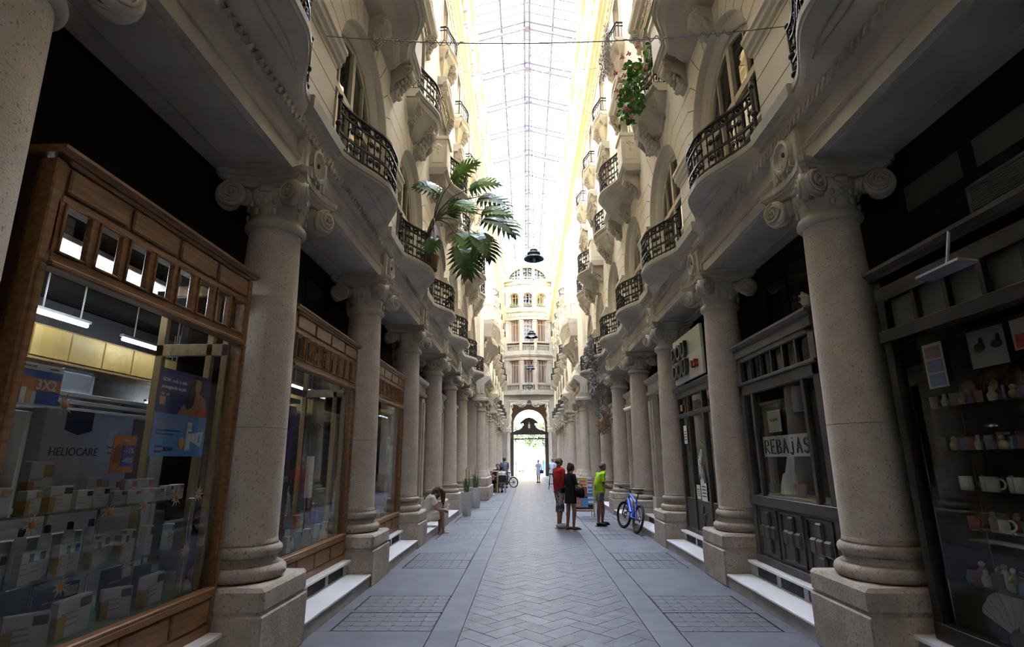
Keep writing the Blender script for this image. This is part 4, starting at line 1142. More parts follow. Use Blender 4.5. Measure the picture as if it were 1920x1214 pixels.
# ------------------------------------------------------------ shop fronts (local frame: x out to the corridor, y along it, z up; reading direction +y)
B6 = lambda i: BAY(i-1)
def WMx(x, y, z, tilt=0): return Matrix(((0, 0, 1, x), (cos(tilt), -sin(tilt), 0, y), (sin(tilt), cos(tilt), 0, z), (0, 0, 0, 1)))
def card(name, x, y0, y1, z0, z1, mat, parent=None, th=.003):
    b = MB(); b.box(x-th, x, y0, y1, z0, z1); return b.build(name, [mat], parent)
def oak_front(i, y0, y1):
    c = B6(i); nm = ['nearest one', 'middle one', 'farthest one'][i]
    t = thing('oak_shopfront', f'varnished oak shop window with a row of eight small panes, {nm} on the left', 'shop front', (-2.77, c, 0), 0, 'oak shop fronts')
    f = MB(); f.use(0)
    D = -.52                                    # how far the case goes back
    for a, b_ in ((y0, y0+.075), (y1-.075, y1)):
        f.bev(-.10, 0, a, b_, .345, 3.26, .008); f.bev(-.05, .012, a+.018, b_-.018, .70, 2.66, .006)
    for z0, z1, d in ((.345, .42, 0), (.61, .66, .02), (2.665, 2.745, .0), (3.03, 3.075, 0), (3.25, 3.28, .01)): f.bev(-.10, d, y0+.07, y1-.07, z0, z1, .006)
    f.bev(-.10, -.012, y0+.07, y1-.07, .42, .61, .002); f.bev(-.10, -.012, y0+.07, y1-.07, 3.07, 3.26, .002)
    f.bev(-.06, .025, y0+.06, y1-.06, 2.655, 2.69, .008); f.bev(-.06, .02, y0+.06, y1-.06, .655, .685, .008)
    f.prof_y([(D, 3.28), (.02, 3.28), (.03, 3.295), (.05, 3.305), (.05, 3.325), (D, 3.33)], y0-.02, y1+.02)
    n = 8; p0, p1 = y0+.075, y1-.075; pw = (p1-p0)/n
    for k in range(n+1): f.bev(-.045, 0, p0+k*pw-.024, p0+k*pw+.024, 2.74, 3.035, .005)
    f.build('frame', ['oak'], t)
    f = MB(); f.bev(D, -.10, y0, y0+.04, .345, 3.28, .004); f.build('side_panel', ['oak_dark'], t)
    for z0, z1, d in ((.5, 1.3, 0), (1.4, 2.5, 0)):
        f = MB(); f.bev(D+.06, -.14, y0-.012, y0, z0, z1, .006); f.build('raised_panel', ['oak_dark'], t)
    for k in range(4):
        q = (p1-p0)/4
        f = MB(); f.bev(-.02, .008, p0+k*q+.02, p0+(k+1)*q-.02, 3.09, 3.24, .010); f.build('raised_panel', ['oak'], t)
        f = MB(); f.bev(-.02, .008, p0+k*q+.02, p0+(k+1)*q-.02, .435, .60, .010); f.build('raised_panel', ['oak'], t)
    for k in range(n):
        f = MB()
        a, b_ = p0+k*pw+.024, p0+(k+1)*pw-.024
        for q in ((a, a+.016, 2.745, 3.03), (b_-.016, b_, 2.745, 3.03), (a, b_, 2.745, 2.76), (a, b_, 3.015, 3.03)): f.bev(-.03, .010, *q, .004)
        w = f.build('small_window', ['oak'], t); f = MB(); f.box(-.045, -.042, a, b_, 2.75, 3.03); f.build('pane', ['glass'], w)
    f = MB(); f.box(-.045, -.040, y0+.07, y1-.07, .68, 2.67); f.build('glass_pane', ['glass'], t)
    # pale inner door leaf closing the far end of the case
    f = MB()
    for x0, x1, z0, z1 in ((-.16, -.10, .66, 3.2), (-.30, -.24, .66, 3.2), (-.75, -.68, .66, 3.2), (-.75, -.10, 2.55, 2.66), (-.75, -.1, 3.1, 3.2), (-.68, -.3, .66, .8)): f.bev(x0, x1, y1-.10, y1-.05, z0, z1, .006)
    f.build('inner_door_frame', ['oak_pale'], t)
    f = MB(); f.box(-.68, -.3, y1-.08, y1-.076, .8, 2.55); f.build('inner_door_pane', ['glass'], t)
    f = MB(); f.box(-.78, -.10, y0+.05, y1-.06, .62, .66); f.build('display_floor', [C('teal_glass_floor', (.14, .24, .24), .15)], t)
    return t
FRONT = [oak_front(0, -.97, 1.16), oak_front(1, -1.09, 1.16), oak_front(2, -1.09, 1.16)]
# interior of the pharmacy behind the three fronts
t = thing('wall_cabinet_row', 'row of golden oak wall cabinets high behind the left shop windows', 'cabinet', (-4.78, 8, 0))
b = MB(); b.bev(-.35, -.02, -6, 4, 2.60, 2.92, .005); b.bev(-.35, .02, -6, 4, 2.575, 2.60, .004); b.build('carcass', ['oak_pale'], t)
for k in range(22):
    b = MB(); b.bev(-.02, .004, -5.9+k*.43, -5.9+k*.43+.41, 2.615, 2.90, .004); b.build('door', [noisy('gold_oak_door', (.40, .27, .08), (.52, .37, .13), 3, .4, 0) if k == 0 else bpy.data.materials['gold_oak_door']], t)
b = MB(); b.bev(-.60, -.36, -6, 4, .31, 3.28, .01); b.build('back_panel', [C('dark_shop_panel', (.05, .05, .052), .7)], t)
def tube_lamp(x, y0, y1, z, lab, trough=False):
    t = thing('tube_light', lab, 'lamp', (x, (y0+y1)/2, z), 0, 'shop tube lights'); h = (y1-y0)/2
    b = MB(); b.use(0, True); b.cyl((0, -h, 0), (0, h, 0), .020, 8); b.build('tube', ['tube'], t)
    b = MB()
    if trough: b.bev(-.16, .16, -h-.05, h+.05, .03, .07, .006); b.build('tray', ['white'], t)
    else: b.bev(-.02, .02, -h-.03, h+.03, .022, .05, .004); b.build('batten', ['steel_grey'], t)
    b = MB()
    for y in (-h*.7, h*.7): b.cyl((0, y, .05), (0, y, 3.30-z), .008, 5)
    b.build('hanger', ['steel_grey'], t)
    return t
tube_lamp(-4.5, 4.33, 4.92, 2.93, 'glowing tube light before the wall cabinets, left end of the nearest oak shop window')
tube_lamp(-4.5, 5.40, 6.42, 2.91, 'longer glowing tube light before the wall cabinets, right in the nearest oak window')
tube_lamp(-3.75, 3.3, 4.75, 3.20, 'ceiling tube light on a white tray, seen through small upper panes', True)
tube_lamp(-4.15, 3.6, 5.1, 3.22, 'rear ceiling tube light on a white tray behind the upper panes', True)
tube_lamp(-4.9, 6.6, 8.6, 2.48, 'low glowing tube light behind the blue poster, upper of two')
tube_lamp(-5.0, 6.6, 9.0, 2.36, 'low glowing tube light behind the blue poster, lower of two')
tube_lamp(-4.4, 9.3, 10.4, 2.95, 'tube light hanging inside the middle oak shop window')
tube_lamp(-3.5, 11.2, 12.4, 2.80, 'tube light glowing inside the farthest oak shop window')
t = thing('shelf_unit', 'white gondola shelf with rounded tall sign panels inside the nearest oak window', 'shelf', (-4.0, 4.6, .30))
b = MB(); b.bev(-.4, .1, -.9, .9, 0, 1.72, .01); b.build('body', ['white'], t)
b = MB()
for z in (1.74, 1.80, 1.86): b.bev(-.35, .12, -.8, .8, z, z+.035, .004)
b.build('slats', ['white'], t)
b = MB(); b.bev(.06, .09, -.52, -.18, 1.80, 2.08, .03); b.build('sign_panel', [C('blue_white', (.62, .72, .80))], t)
b = MB(); b.bev(.06, .09, -.30, .20, 1.75, 1.90, .03); b.build('sign_panel', [C('pale_green_white', (.60, .68, .64))], t)

# posters inside the nearest oak window
Cn = B6(0); LX = lambda Y: Y-Cn
def poster_root(name, lab, y, z, cat='poster', X=-2.835, c=Cn, rz=0): return thing(name, lab, cat, (X, c+y, z), rz)
t = poster_root('sunscreen_poster', 'dark and light blue sunscreen poster with a woman, on the glass', 4.0-Cn, 2.0)
card('top_sheet', 0, -.31, .31, -.01, .305, C('poster_navy', (.022, .035, .17), .5), t); card('bottom_sheet', 0, -.31, .31, -.31, -.01, C('poster_sky', (.13, .33, .72), .5), t)
text('lettering', 'ISDIN, toda la vida', .037, 'white', t, WMx(.002, -.285, .225), align='LEFT'); text('lettering', 'protegiendo tu piel', .036, 'white', t, WMx(.002, -.285, .175), align='LEFT', bold=.0008); text('lettering', 'del sol', .037, 'white', t, WMx(.002, -.285, .125), align='LEFT')
card('badge', .003, -.285, -.225, .045, .105, C('badge_orange', (.75, .34, .16)), t); text('lettering', 'Nº1', .035, 'white', t, WMx(.004, -.255, .075))
def flat(name, pts, x, mat, parent, sm=0):
    b = MB(); b.poly([(x, y, z) for y, z in pts], (-.002, 0, 0)); return b.build(name, [mat], parent)
SK = C('poster_skin', (.42, .21, .12)); HR = C('poster_hair', (.03, .018, .014)); CRL = C('poster_coral', (.65, .10, .05))
flat('hair', [(.055, .255), (.075, .285), (.13, .295), (.19, .28), (.215, .22), (.23, .10), (.21, .0), (.02, .05), (.03, .15)], .003, HR, t)
flat('figure', [(.09, .23), (.10, .265), (.14, .275), (.175, .25), (.172, .20), (.155, .17), (.20, .15), (.255, .12), (.275, .05), (.27, -.01), (-.08, -.01), (-.05, .02), (-.02, .07), (.0, .065), (.03, .03), (.09, .05), (.11, .10), (.12, .165), (.10, .19)], .005, SK, t)
flat('swimsuit', [(.15, .045), (.20, .03), (.275, .05), (.27, -.009), (.14, -.009)], .007, CRL, t)
flat('hair_lock', [(.06, .25), (.10, .26), (.085, .18), (.07, .10), (.035, .06), (.03, .16)], .008, HR, t)
text('lettering', 'Fusionwater MAGIC', .036, C('poster_orange_text', (.70, .30, .20)), t, WMx(.002, -.28, -.055), align='LEFT'); text('lettering', '& Uvi Cream', .036, C('poster_orange_text', None), t, WMx(.002, -.28, -.095), align='LEFT')
text('lettering', 'La protección invisible para tu rostro', .018, C('poster_navy', None), t, WMx(.002, -.28, -.130), align='LEFT'); text('lettering', 'SPF50 alta protección solar', .018, C('poster_navy', None), t, WMx(.002, -.28, -.155), align='LEFT')
text('lettering', 'ISDIN', .040, C('poster_navy', None), t, WMx(.002, -.17, -.262), align='LEFT', bold=.001)
for k in range(3): card('logo_bar', .002, -.26, -.19, -.285+k*.018, -.273+k*.018, (C('poster_navy', None), C('badge_orange', None), C('poster_navy', None))[k], t)
b = MB(); b.bev(0, .012, .06, .12, -.27, -.10, .008); b.bev(0, .014, .065, .115, -.10, -.06, .006); b.build('pictured_bottle', ['white'], t)
flat('pictured_tube', [(.13, -.20), (.26, -.24), (.28, -.12), (.13, -.14)], .004, C('tube_pale', (.66, .74, .84)), t)
text('lettering', 'ISDIN', .022, C('poster_navy', None), t, WMx(.006, .23, -.18, pi/2)); text('lettering', 'ISDIN', .017, C('poster_navy', None), t, WMx(.0155, .09, -.135))
b = MB(); b.use(0, True); b.ball((.002, .02, -.215), .045, 12, 8, (.1, .8, 1)); b.build('pictured_disc', [C('badge_orange', None)], t)
t = poster_root('offer_poster', 'orange and blue 3X2 offer poster at the window corner', 2.755-Cn, 2.05)
card('sheet', 0, -.14, .14, -.11, .11, 'white', t); card('blue_band', .002, -.14, .14, .035, .075, C('poster_blue', (.05, .11, .42)), t); card('blue_panel', .002, .0, .14, -.10, -.03, C('poster_blue', None), t); card('orange_band', .002, -.14, .14, -.035, .035, C('poster_orange', (.60, .22, .09)), t)
text('lettering', '3X2', .075, 'white', t, WMx(.003, .05, .0), bold=.002)
for k, (y, h) in enumerate(((-.115, .07), (-.08, .05), (-.045, .04))): card('pictured_pack', .005, y-.016, y+.016, -.10, -.10+h*1.6, (C('poster_blue', None), 'white', C('badge_orange', None))[k], t)
text('lettering', 'HELIOCARE', .016, C('poster_navy', None), t, WMx(.003, -.07, .092)); text('lettering', 'cantabria', .016, C('poster_navy', None), t, WMx(.003, .08, .092))
t = poster_root('discount_poster', 'small orange poster with blue box reading minus 15 and minus 40', 3.46-Cn, 1.70)
card('sheet', 0, -.10, .10, -.115, .115, C('poster_orange', None), t); card('blue_panel', .002, -.02, .09, -.075, .055, C('poster_blue', None), t)
text('lettering', '-15%', .045, 'white', t, WMx(.004, .035, .022), bold=.001); text('lettering', '-40%', .045, 'white', t, WMx(.004, .035, -.04), bold=.001); text('lettering', 'Seven', .026, 'white', t, WMx(.003, 0, .085))
flat('pictured_capsule', [(-.085, -.06), (-.03, -.06), (-.03, .04), (-.05, .06), (-.085, .04)], .003, C('capsule_brown', (.28, .10, .05)), t)
# glass shelves and goods in the nearest oak window: X is the world distance, measured from the photo
GRP = 'goods in the nearest oak shop window'
for n, (z, lab) in enumerate(((1.37, 'upper'), (1.0, 'middle'))):
    t = thing('glass_shelf', f'{lab} glass display shelf across the nearest oak shop window', 'shelf', (-3.17, 3.55, z))
    b = MB(); b.bev(-.19, .19, -1.0, 1.0, -.012, 0, .003); b.build('plate', [M['shelfglass'] if 'shelfglass' in M else M.setdefault('shelfglass', glassmat('shelf_glass', (.75, .88, .85), 1.2))], t)
    b = MB(); b.use(0, True); [b.cyl((x, y, -.66 if n else -.37), (x, y, -.012), .008, 6) for x in (-.17, .17) for y in (-.98, .0, .98)]; b.build('post', ['chrome'], t)
def carton(Y, z, w, h, d, X, mat, lab, lines=(), tab=None, gold=0):
    t = thing('display_carton', lab, 'carton', (X, Y, z), random.uniform(-.12, .12) if w < .3 else 0)
    b = MB(); b.bev(-d/2, d/2, -w/2, w/2, 0, h, .004); b.build('box', [mat], t)
    for s_, sz, yy, zz, m in lines: text('lettering', s_, sz, m, t, WMx(d/2+.001, yy, zz), align='CENTER')
    if tab: flat('tab', [(-.11+tab, h-.005), (.11+tab, h-.005), (.11+tab, h-.13), (tab, h-.16), (-.11+tab, h-.13)], d/2+.003, C('label_black', (.02, .02, .02)), t)
    return t
GREY = C('carton_grey', (.42, .43, .41), .6); DK = C('carton_ink', (.07, .07, .07)); GD = C('carton_gold', (.40, .26, .08))
t = carton(3.66, 1.385, .76, .60, .10, -3.28, GREY, 'large pale grey carton with black emblem tab, middle of the oak window', (('HELIOCARE', .075, -.12, .33, DK), ('cantabria labs', .022, -.12, .49, 'white'), ('NUEVO', .026, .26, .42, GD), ('Tratamiento diario', .024, .24, .37, DK), ('oral para la piel', .024, .24, .33, DK), ('2 meses', .024, .24, .29, DK)), tab=-.12)
carton(2.86, 1.385, .52, .56, .10, -3.25, GREY, 'pale grey carton with gold line below the offer poster', (('HELIOCARE', .065, -.02, .36, DK), ('cantabria labs', .034, .0, .44, DK), ('ADVANCED', .045, -.02, .28, GD), ('30 Mini Cápsulas', .036, -.03, .13, DK)))
carton(3.72, .68, .62, .50, .06, -3.50, GREY, 'grey carton standing low behind the lower shelf goods', (('HELIOCARE', .05, 0, .38, DK),))
carton(4.22, 1.385, .34, .60, .06, -3.42, C('banner_dark', (.07, .065, .065)), 'dark banner with pale letters beside the blue poster', (('JANE', .09, 0, .44, C('banner_letter', (.42, .40, .38))), ('ginseng', .04, 0, .28, C('banner_letter', None))))
carton(2.70, 1.012, .16, .28, .06, -3.12, GREY, 'narrow grey carton at the near end of the middle shelf')
def pack(Y, z, w, h, d, X, body, cap, lab, gold=False, ry=0):
    t = thing('product_box', lab, 'product box', (X, Y, z), ry, GRP)
    h *= .80
    b = MB(); b.bev(-d/2, d/2, -w/2, w/2, 0, h, .003); b.build('box', [body], t)
    b = MB(); b.box(d/2, d/2+.002, w*.12, w*.46, h*.68, h*.93); b.build('label_patch', [cap], t)
    b = MB()
    for k in range(3): b.box(d/2, d/2+.002, -w*.40, w*.1-k*.004, h*(.30+.16*k), h*(.34+.16*k))
    b.build('print', [C('print_grey', (.30, .30, .30))], t)
    if gold: b = MB(); b.box(-d/2-.001, d/2+.003, -w/2-.001, -w*.26, 0.002, h*.6); b.build('gold_panel', [GD], t)
    return t
RED = C('label_red', (.45, .06, .05)); NAV = C('label_navy', (.03, .04, .10)); WH = C('pack_white', (.50, .50, .49), .5)
row1 = [(2.66, .10, .20, NAV, 1), (2.86, .16, .19, GD, 1), (3.08, .10, .16, GD, 1), (3.26, .16, .18, NAV, 1), (3.44, .12, .14, NAV, 0), (3.58, .12, .15, NAV, 0), (3.74, .12, .115, RED, 0), (3.88, .13, .11, RED, 0), (4.02, .10, .12, RED, 0), (4.14, .11, .115, RED, 0), (4.26, .09, .13, RED, 0), (4.38, .11, .135, RED, 0)]
for k, (Y, w, h, cp, gd) in enumerate(row1): pack(Y, 1.37, w, h, .06, -3.05, WH, cp, f'white box on the upper glass shelf, {ordn(k)} from the near end', gd)
for k, (Y, w, h) in enumerate(((3.20, .16, .36), (3.62, .12, .23), (3.80, .11, .20), (3.96, .12, .20), (4.14, .11, .20))): pack(Y, 1.37, w, h, .05, -3.14, WH, RED if k > 1 else GD, f'white box in the rear row of the upper shelf, {ordn(k)} from the near end', k == 0)
for k in range(15):
    Y = 2.62+k*.123; h = .22-.008*(k % 3)
    if k in (13,): continue
    lab = f'slim white bottle box on the middle glass shelf, {ordn(k)} from the near end'
    pack(Y, 1.0, .075+.02*(k % 2), h+(.03 if k > 10 else 0), .05, -3.04-.05*(k % 2), WH, NAV, lab, 5 < k < 12)
for k in range(7):
    t = thing('white_bottle', f'white dark-capped bottle on the middle glass shelf, {ordn(k)} from the near end', 'bottle', (-3.17, 2.70+k*.17, 1.0), 0, GRP)
    b = MB(); b.use(0, True); b.lathe([(.030, 0), (.034, .01), (.034, .20), (.026, .23), (.014, .24)], seg=14); b.build('body', ['white'], t)
    b = MB(); b.use(0, True); b.lathe([(.017, .235), (.017, .28), (.002, .285)], seg=12); b.build('cap', [NAV], t)
for k, (Y, w, h, ry) in enumerate(((2.78, .30, .26, .1), (3.14, .20, .24, -.7), (3.44, .28, .26, .1), (3.80, .17, .23, -.6), (4.14, .26, .25, .15))):
    pack(Y, .662, w, h, .05, -2.98, WH, DK, f'white and gold box on the window floor, {ordn(k)} from the near end', True, ry)
for k, (Y, w, h) in enumerate(((2.95, .34, .30), (3.60, .30, .30), (4.10, .26, .32), (4.42, .24, .28))):
    pack(Y, .662, w, h, .04, -3.22, C('pack_navy', (.03, .045, .10)), WH, f'dark blue box at the back of the window floor, {ordn(k)} from the near end')
def star_mesh():
    b = MB(); P = []
    for k in range(18): r = (.055, .022)[k % 2]*(1.0 if k % 4 else 1.25); P.append((0, r*cos(pi*2*k/18), r*sin(pi*2*k/18)))
    b.poly(P, (.004, 0, 0)); c = MB(); c.use(0, True); c.ball((.004, 0, 0), .022, 10, 6, (.25, 1, 1)); return b.mesh('rays', [C('star_pale', (.62, .52, .38))]), c.mesh('disc', [C('star_orange', (.62, .26, .07))])
SM = star_mesh()
for k, (px, py) in enumerate(((2.93, 1.96), (2.96, 1.33), (3.50, 1.345), (3.82, 1.36), (4.16, 1.385), (4.44, 1.40), (3.23, .97), (3.74, 1.00), (4.36, .99))):
    t = thing('sun_ornament', f'small orange sunburst ornament stuck in the oak window, {ordn(k)} counted upper shelf first', 'ornament', (-2.90 if k else -2.825, px, py), 0, 'sunburst ornaments'); link('rays', SM[0], t); link('disc', SM[1], t)
# goods in the middle and farthest oak windows
c1 = B6(1)
t = thing('display_stand', 'tall dark display with purple cartons in the middle oak window', 'display', (-3.12, c1-.55, .66))
b = MB(); b.bev(-.1, .1, -.40, .30, 0, 1.62, .01); b.build('body', [C('stand_dark', (.035, .032, .05))], t)
b = MB(); b.bev(-.11, .115, -.36, .28, 1.05, 1.62, .01); b.build('purple_panel', [C('purple', (.07, .03, .20))], t)
text('lettering', 'fisiocrem', .12, C('banner_letter', None), t, WMx(.117, -.02, .80)); text('lettering', 'fisiocrem', .09, C('banner_letter', None), t, WMx(.117, .24, .55, pi/2)); text('lettering', 'crem', .09, C('banner_letter', None), t, WMx(.117, -.2, .35))
b = MB(); b.bev(-.12, .13, -.42, .32, 1.66, 1.71, .005); b.build('teal_top', [C('teal', (.10, .30, .26))], t)
for k, (y, z, w, h, m) in enumerate(((-.7, .66, .10, .20, WH), (-.35, .66, .12, .22, WH), (-.05, .66, .10, .24, WH), (.2, .66, .10, .24, WH), (.55, .66, .11, .26, WH), (.8, .66, .11, .26, WH), (-.2, .90, .14, .18, C('pack_orange', (.65, .20, .03))), (.35, .90, .12, .18, C('pack_violet', (.15, .10, .40))))):
    pack(c1+y, z, w, h, .06, -2.95 if k < 6 else -2.93, m, NAV, f'small product box in the middle oak window, {ordn(k)} of the low group')
t = thing('white_placard', 'tall white placard leaning in the middle oak window', 'placard', (-2.98, c1+.22, .66)); b = MB(); b.bev(-.01, .01, -.10, .10, .55, 1.05, .003); b.build('sheet', ['paper'], t); b = MB(); b.cyl((-.03, 0, 0), (-.01, 0, .6), .012, 6); b.build('prop', ['black'], t)
for k in range(8): pass
c2 = B6(2)
t = thing('notice_sheet', 'small blue and white notice taped in the farthest oak window', 'notice', (-2.83, c2+.32, 1.95)); card('sheet', 0, -.09, .09, -.13, .13, 'paper', t); card('blue_patch', .002, -.07, .07, -.02, .10, C('poster_sky', None), t)
t = thing('notice_strip', 'narrow vertical white strip notice in the farthest oak window', 'notice', (-2.83, c2+.62, 1.72)); card('sheet', 0, -.035, .035, -.2, .2, 'paper', t)
for k in range(4): pack(c2-.5+k*.25, .662, .12, .16, .06, -2.95, WH, NAV, f'small box on the floor of the farthest oak window, {ordn(k)} from the near end')

# ---- grey shop with the sale sign (right, second bay)
c = B6(1)
t = thing('grey_shopfront', 'charcoal painted shop window with cross-carved lower panels and SALE paper sign', 'shop front', (2.77, c, 0), pi)
t['label'] = 'charcoal painted shop window with cross-carved lower panels, right behind the sale sign'
def front_frame(t, y0, y1, mat, zs, posts, cornice, depth=.5):
    f = MB()
    for a, b_ in posts: f.bev(-.09, 0, a, b_, .345, cornice, .006)
    for z0, z1, d in zs: f.bev(-.09, d, y0, y1, z0, z1, .006)
    f.prof_y([(-depth, cornice), (.02, cornice), (.03, cornice+.03), (.07, cornice+.06), (.07, cornice+.09), (-depth, cornice+.10)], y0-.02, y1+.02)
    f.bev(-depth, -.09, y0, y0+.03, .345, cornice, .003); f.bev(-depth, -.09, y1-.03, y1, .345, cornice, .003)
    return f.build('frame', [mat], t)
front_frame(t, -1.02, 1.10, 'greypaint', ((.345, .44, .01), (1.06, 1.18, .015), (2.50, 2.63, .0), (2.63, 2.67, .03), (2.96, 3.02, .0), (3.02, 3.12, .02)), ((-1.02, -.90), (.97, 1.10)), 3.12)
for k in range(1, 6): f = MB(); f.bev(-.08, -.01, -.90+k*1.87/6-.018, -.90+k*1.87/6+.018, 2.67, 2.96, .004); f.build('glazing_bar', ['greypaint'], t)
for y in (-.66, .70): f = MB(); f.bev(-.08, -.01, y-.03, y+.03, 1.18, 2.5, .006); f.build('glazing_bar', ['greypaint'], t)
f = MB(); f.box(-.05, -.045, -.9, .97, 1.18, 2.5); f.build('glass_pane', ['glass'], t)
for k in range(6): f = MB(); f.box(-.05, -.046, -.90+k*1.87/6+.02, -.90+(k+1)*1.87/6-.02, 2.67, 2.96); f.build('transom_pane', ['winglass'], t)
for k in range(3):
    y = -.90+1.87*(k+.5)/3
    f = MB(); f.bev(-.08, -.02, y-.31, y+.31, .44, 1.06, .004); f.bev(-.05, .0, y-.27, y-.24, .47, 1.03, .004); f.bev(-.05, .0, y+.24, y+.27, .47, 1.03, .004); f.bev(-.05, .0, y-.27, y+.27, .47, .50, .004); f.bev(-.05, .0, y-.27, y+.27, 1.0, 1.03, .004)
    p = f.build('lower_panel', ['greypaint'], t)
    f = MB()
    for dy, dz in ((0, 0), (.145, 0), (-.145, 0), (0, .165), (0, -.165)): f.bev(-.03, .022-(abs(dy)+abs(dz))*.05, y+dy-.074, y+dy+.074, .75+dz-.084, .75+dz+.084, .024)
    f.build('carved_cross', ['greypaint'], p)
def L2(Y): return -(Y-B6(1))
t = thing('sale_sign', 'pale paper sign hand-lettered REBAJAS taped inside the charcoal window', 'sign', (2.825, 6.60, 1.795), pi)
card('sheet', 0, -.64, .64, -.125, .125, C('sign_paper', (.50, .56, .56), .8), t)
IK = C('marker_ink', (.03, .03, .03))
STR = {'R': [[(0, 0), (0, 1), (.6, .95), (.65, .65), (0, .5), (.7, 0)]], 'E': [[(.65, 1), (0, 1), (0, 0), (.7, 0)], [(0, .5), (.5, .52)]], 'B': [[(0, 0), (0, 1), (.55, .92), (.55, .6), (0, .52), (.65, .4), (.65, .08), (0, 0)]], 'A': [[(0, 0), (.35, 1), (.7, 0)], [(.12, .38), (.58, .38)]], 'j': [[(.45, .8), (.45, .05), (.3, -.1), (.05, .02)], [(.45, 1.0), (.46, 1.04)]], 'S': [[(.7, .88), (.4, 1), (.08, .85), (.12, .6), (.6, .45), (.68, .15), (.35, 0), (.0, .12)]]}
for k, ch in enumerate('REBAjAS'):
    b = MB(); b.use(0, True)
    for st in STR[ch]: b.tube([(.004, -.57+k*.165+x*.155, -.085+z*.165) for x, z in st], .012, 5)
    b.build('letter', [IK], t)
t = thing('small_paper', 'smaller cream paper note above the sale sign', 'notice', (2.87, 6.95, 2.12), pi); card('sheet', 0, -.18, .18, -.15, .12, C('cream_paper', (.50, .50, .40), .8), t)
b = MB(); b.use(0, True); b.tube([(.004, -.10+.02*k, .0+.02*sin(k*2.3)) for k in range(11)], .004, 4); b.build('scribble', [IK], t)
t = thing('white_dress', 'white child dress hanging low inside the charcoal window', 'dress', (3.0, 6.98, 1.22), pi)
b = MB(); b.use(0, True)
b.loft([[(r*.5*cos(a)*(1+.06*sin(9*a)*fl), dy+r*sin(a)*(1+.06*sin(9*a)*fl), z) for a in [2*pi*q/36 for q in range(36)]] for z, r, dy, fl in ((0, .17, -.06, 1.5), (.10, .15, -.05, 1.5), (.24, .11, -.03, 1), (.26, .085, 0, 0), (.42, .07, .06, 0), (.50, .06, .09, 0), (.52, .03, .1, 0))], True, True); b.build('skirt', ['white'], t)
b = MB(); b.use(0, True); b.tube([(0, .1, .5), (0, .10, 1.25)], .004, 4); b.build('string', ['black'], t)
t = thing('hanging_garment', 'pale dotted garment hanging at the top of the charcoal window', 'garment', (3.05, 6.62, 2.20), pi)
b = MB(); b.use(0, True); b.loft([[(.06*cos(a), r*sin(a), z) for a in [2*pi*q/20 for q in range(20)]] for z, r in ((0, .13), (.15, .14), (.26, .12), (.30, .05))], True, True); b.build('cloth', [C('garment', (.40, .39, .38), .9)], t)
b = MB(); b.cyl((0, 0, .29), (0, 0, 1.0), .006, 5); b.build('hanger', ['black'], t)
t = thing('flower_pot', 'pink pot on the ledge inside the charcoal window', 'pot', (2.98, 6.72, 1.2), 0); b = MB(); b.use(0, True); b.lathe([(.05, 0), (.075, .15), (.07, .15), (.05, .02)], seg=18); b.build('pot', [C('pot_pink', (.45, .24, .28))], t)
t = thing('shoe_shelf', 'pale shelf rack at the near end inside the charcoal window', 'shelf', (3.25, 5.95, .345), 0)
b = MB(); b.bev(-.18, .18, -.22, -.19, 0, 2.0, .004); b.bev(-.18, .18, .19, .22, 0, 2.0, .004)
for k in range(7): b.box(-.18, .18, -.19, .19, .80+k*.18, .815+k*.18)
b.build('rack', ['winframe'], t)
for k in range(12):
    t = thing('shop_trinket', f'small folded item on the pale shelf rack, {ordn(k)} up', 'folded item', (3.16, 5.86+.18*(k % 2), .345+.815+.18*(k//2)), 0, 'items on the pale rack'); b = MB(); b.bev(-.06, .06, -.07, .07, 0, .05+.03*(k % 3), .01); b.build('item', [(C('it1', (.45, .40, .36)), C('it2', (.22, .18, .2)), C('it3', (.5, .5, .48)))[k % 3]], t)
t = thing('window_ledge', 'pale display ledge at the foot of the charcoal window', 'ledge', (3.07, c, 1.17), 0); b = MB(); b.bev(-.24, .24, -1.0, 1.0, 0, .03, .005); b.build('board', ['winframe'], t); b = MB(); b.bev(-.02, .2, -1, 1, -.825, 0, .004); b.build('base', ['greypaint'], t)

# ---- lettered board and grey door beyond it (right, third bay)
c = B6(2)
t = thing('shop_board', 'square pale green and white shop board with raised dark and red letters', 'sign', (2.66, 9.62, 3.45), pi)
b = MB(); b.bev(-.05, 0, -.88, .80, .02, .42, .003); b.build('green_half', [C('board_green', (.50, .58, .47), .5)], t)
b = MB(); b.bev(-.05, 0, -.88, .80, -.42, .02, .003); b.build('white_half', [C('board_white', (.62, .62, .62), .5)], t)
for r_, z in ((0, .12), (1, -.21)):
    for k, ch in enumerate('DOU'): text('letter', ch, .40, C('letter_dark', (.06, .06, .055), .5), t, WMx(.04, -.66+k*.30, z), extr=.03, bold=.008)
for k, ch in enumerate('BS'): text('letter', ch, .16, C('letter_red', (.30, .05, .035), .5), t, WMx(.04, .42+k*.16, -.22), extr=.035, bold=.008)
t = thing('grey_doorway', 'charcoal shop door and side glass under the lettered board', 'shop front', (2.77, c, 0), pi)
front_frame(t, -1.05, 1.1, 'greypaint', ((.345, .42, 0), (2.42, 2.50, .01), (2.80, 2.90, .01)), ((-1.05, -.97), (-.42, -.35), (.42, .5), (1.02, 1.1)), 2.90)
f = MB(); f.box(-.05, -.045, -1, 1.05, .9, 2.8); f.build('glass_pane', ['glass'], t)
for a, b_ in ((-.97, -.42), (-.35, .42), (.5, 1.02)):
    f = MB(); f.bev(-.07, -.02, a, b_, .42, .95, .01); f.build('lower_panel', ['greypaint'], t)
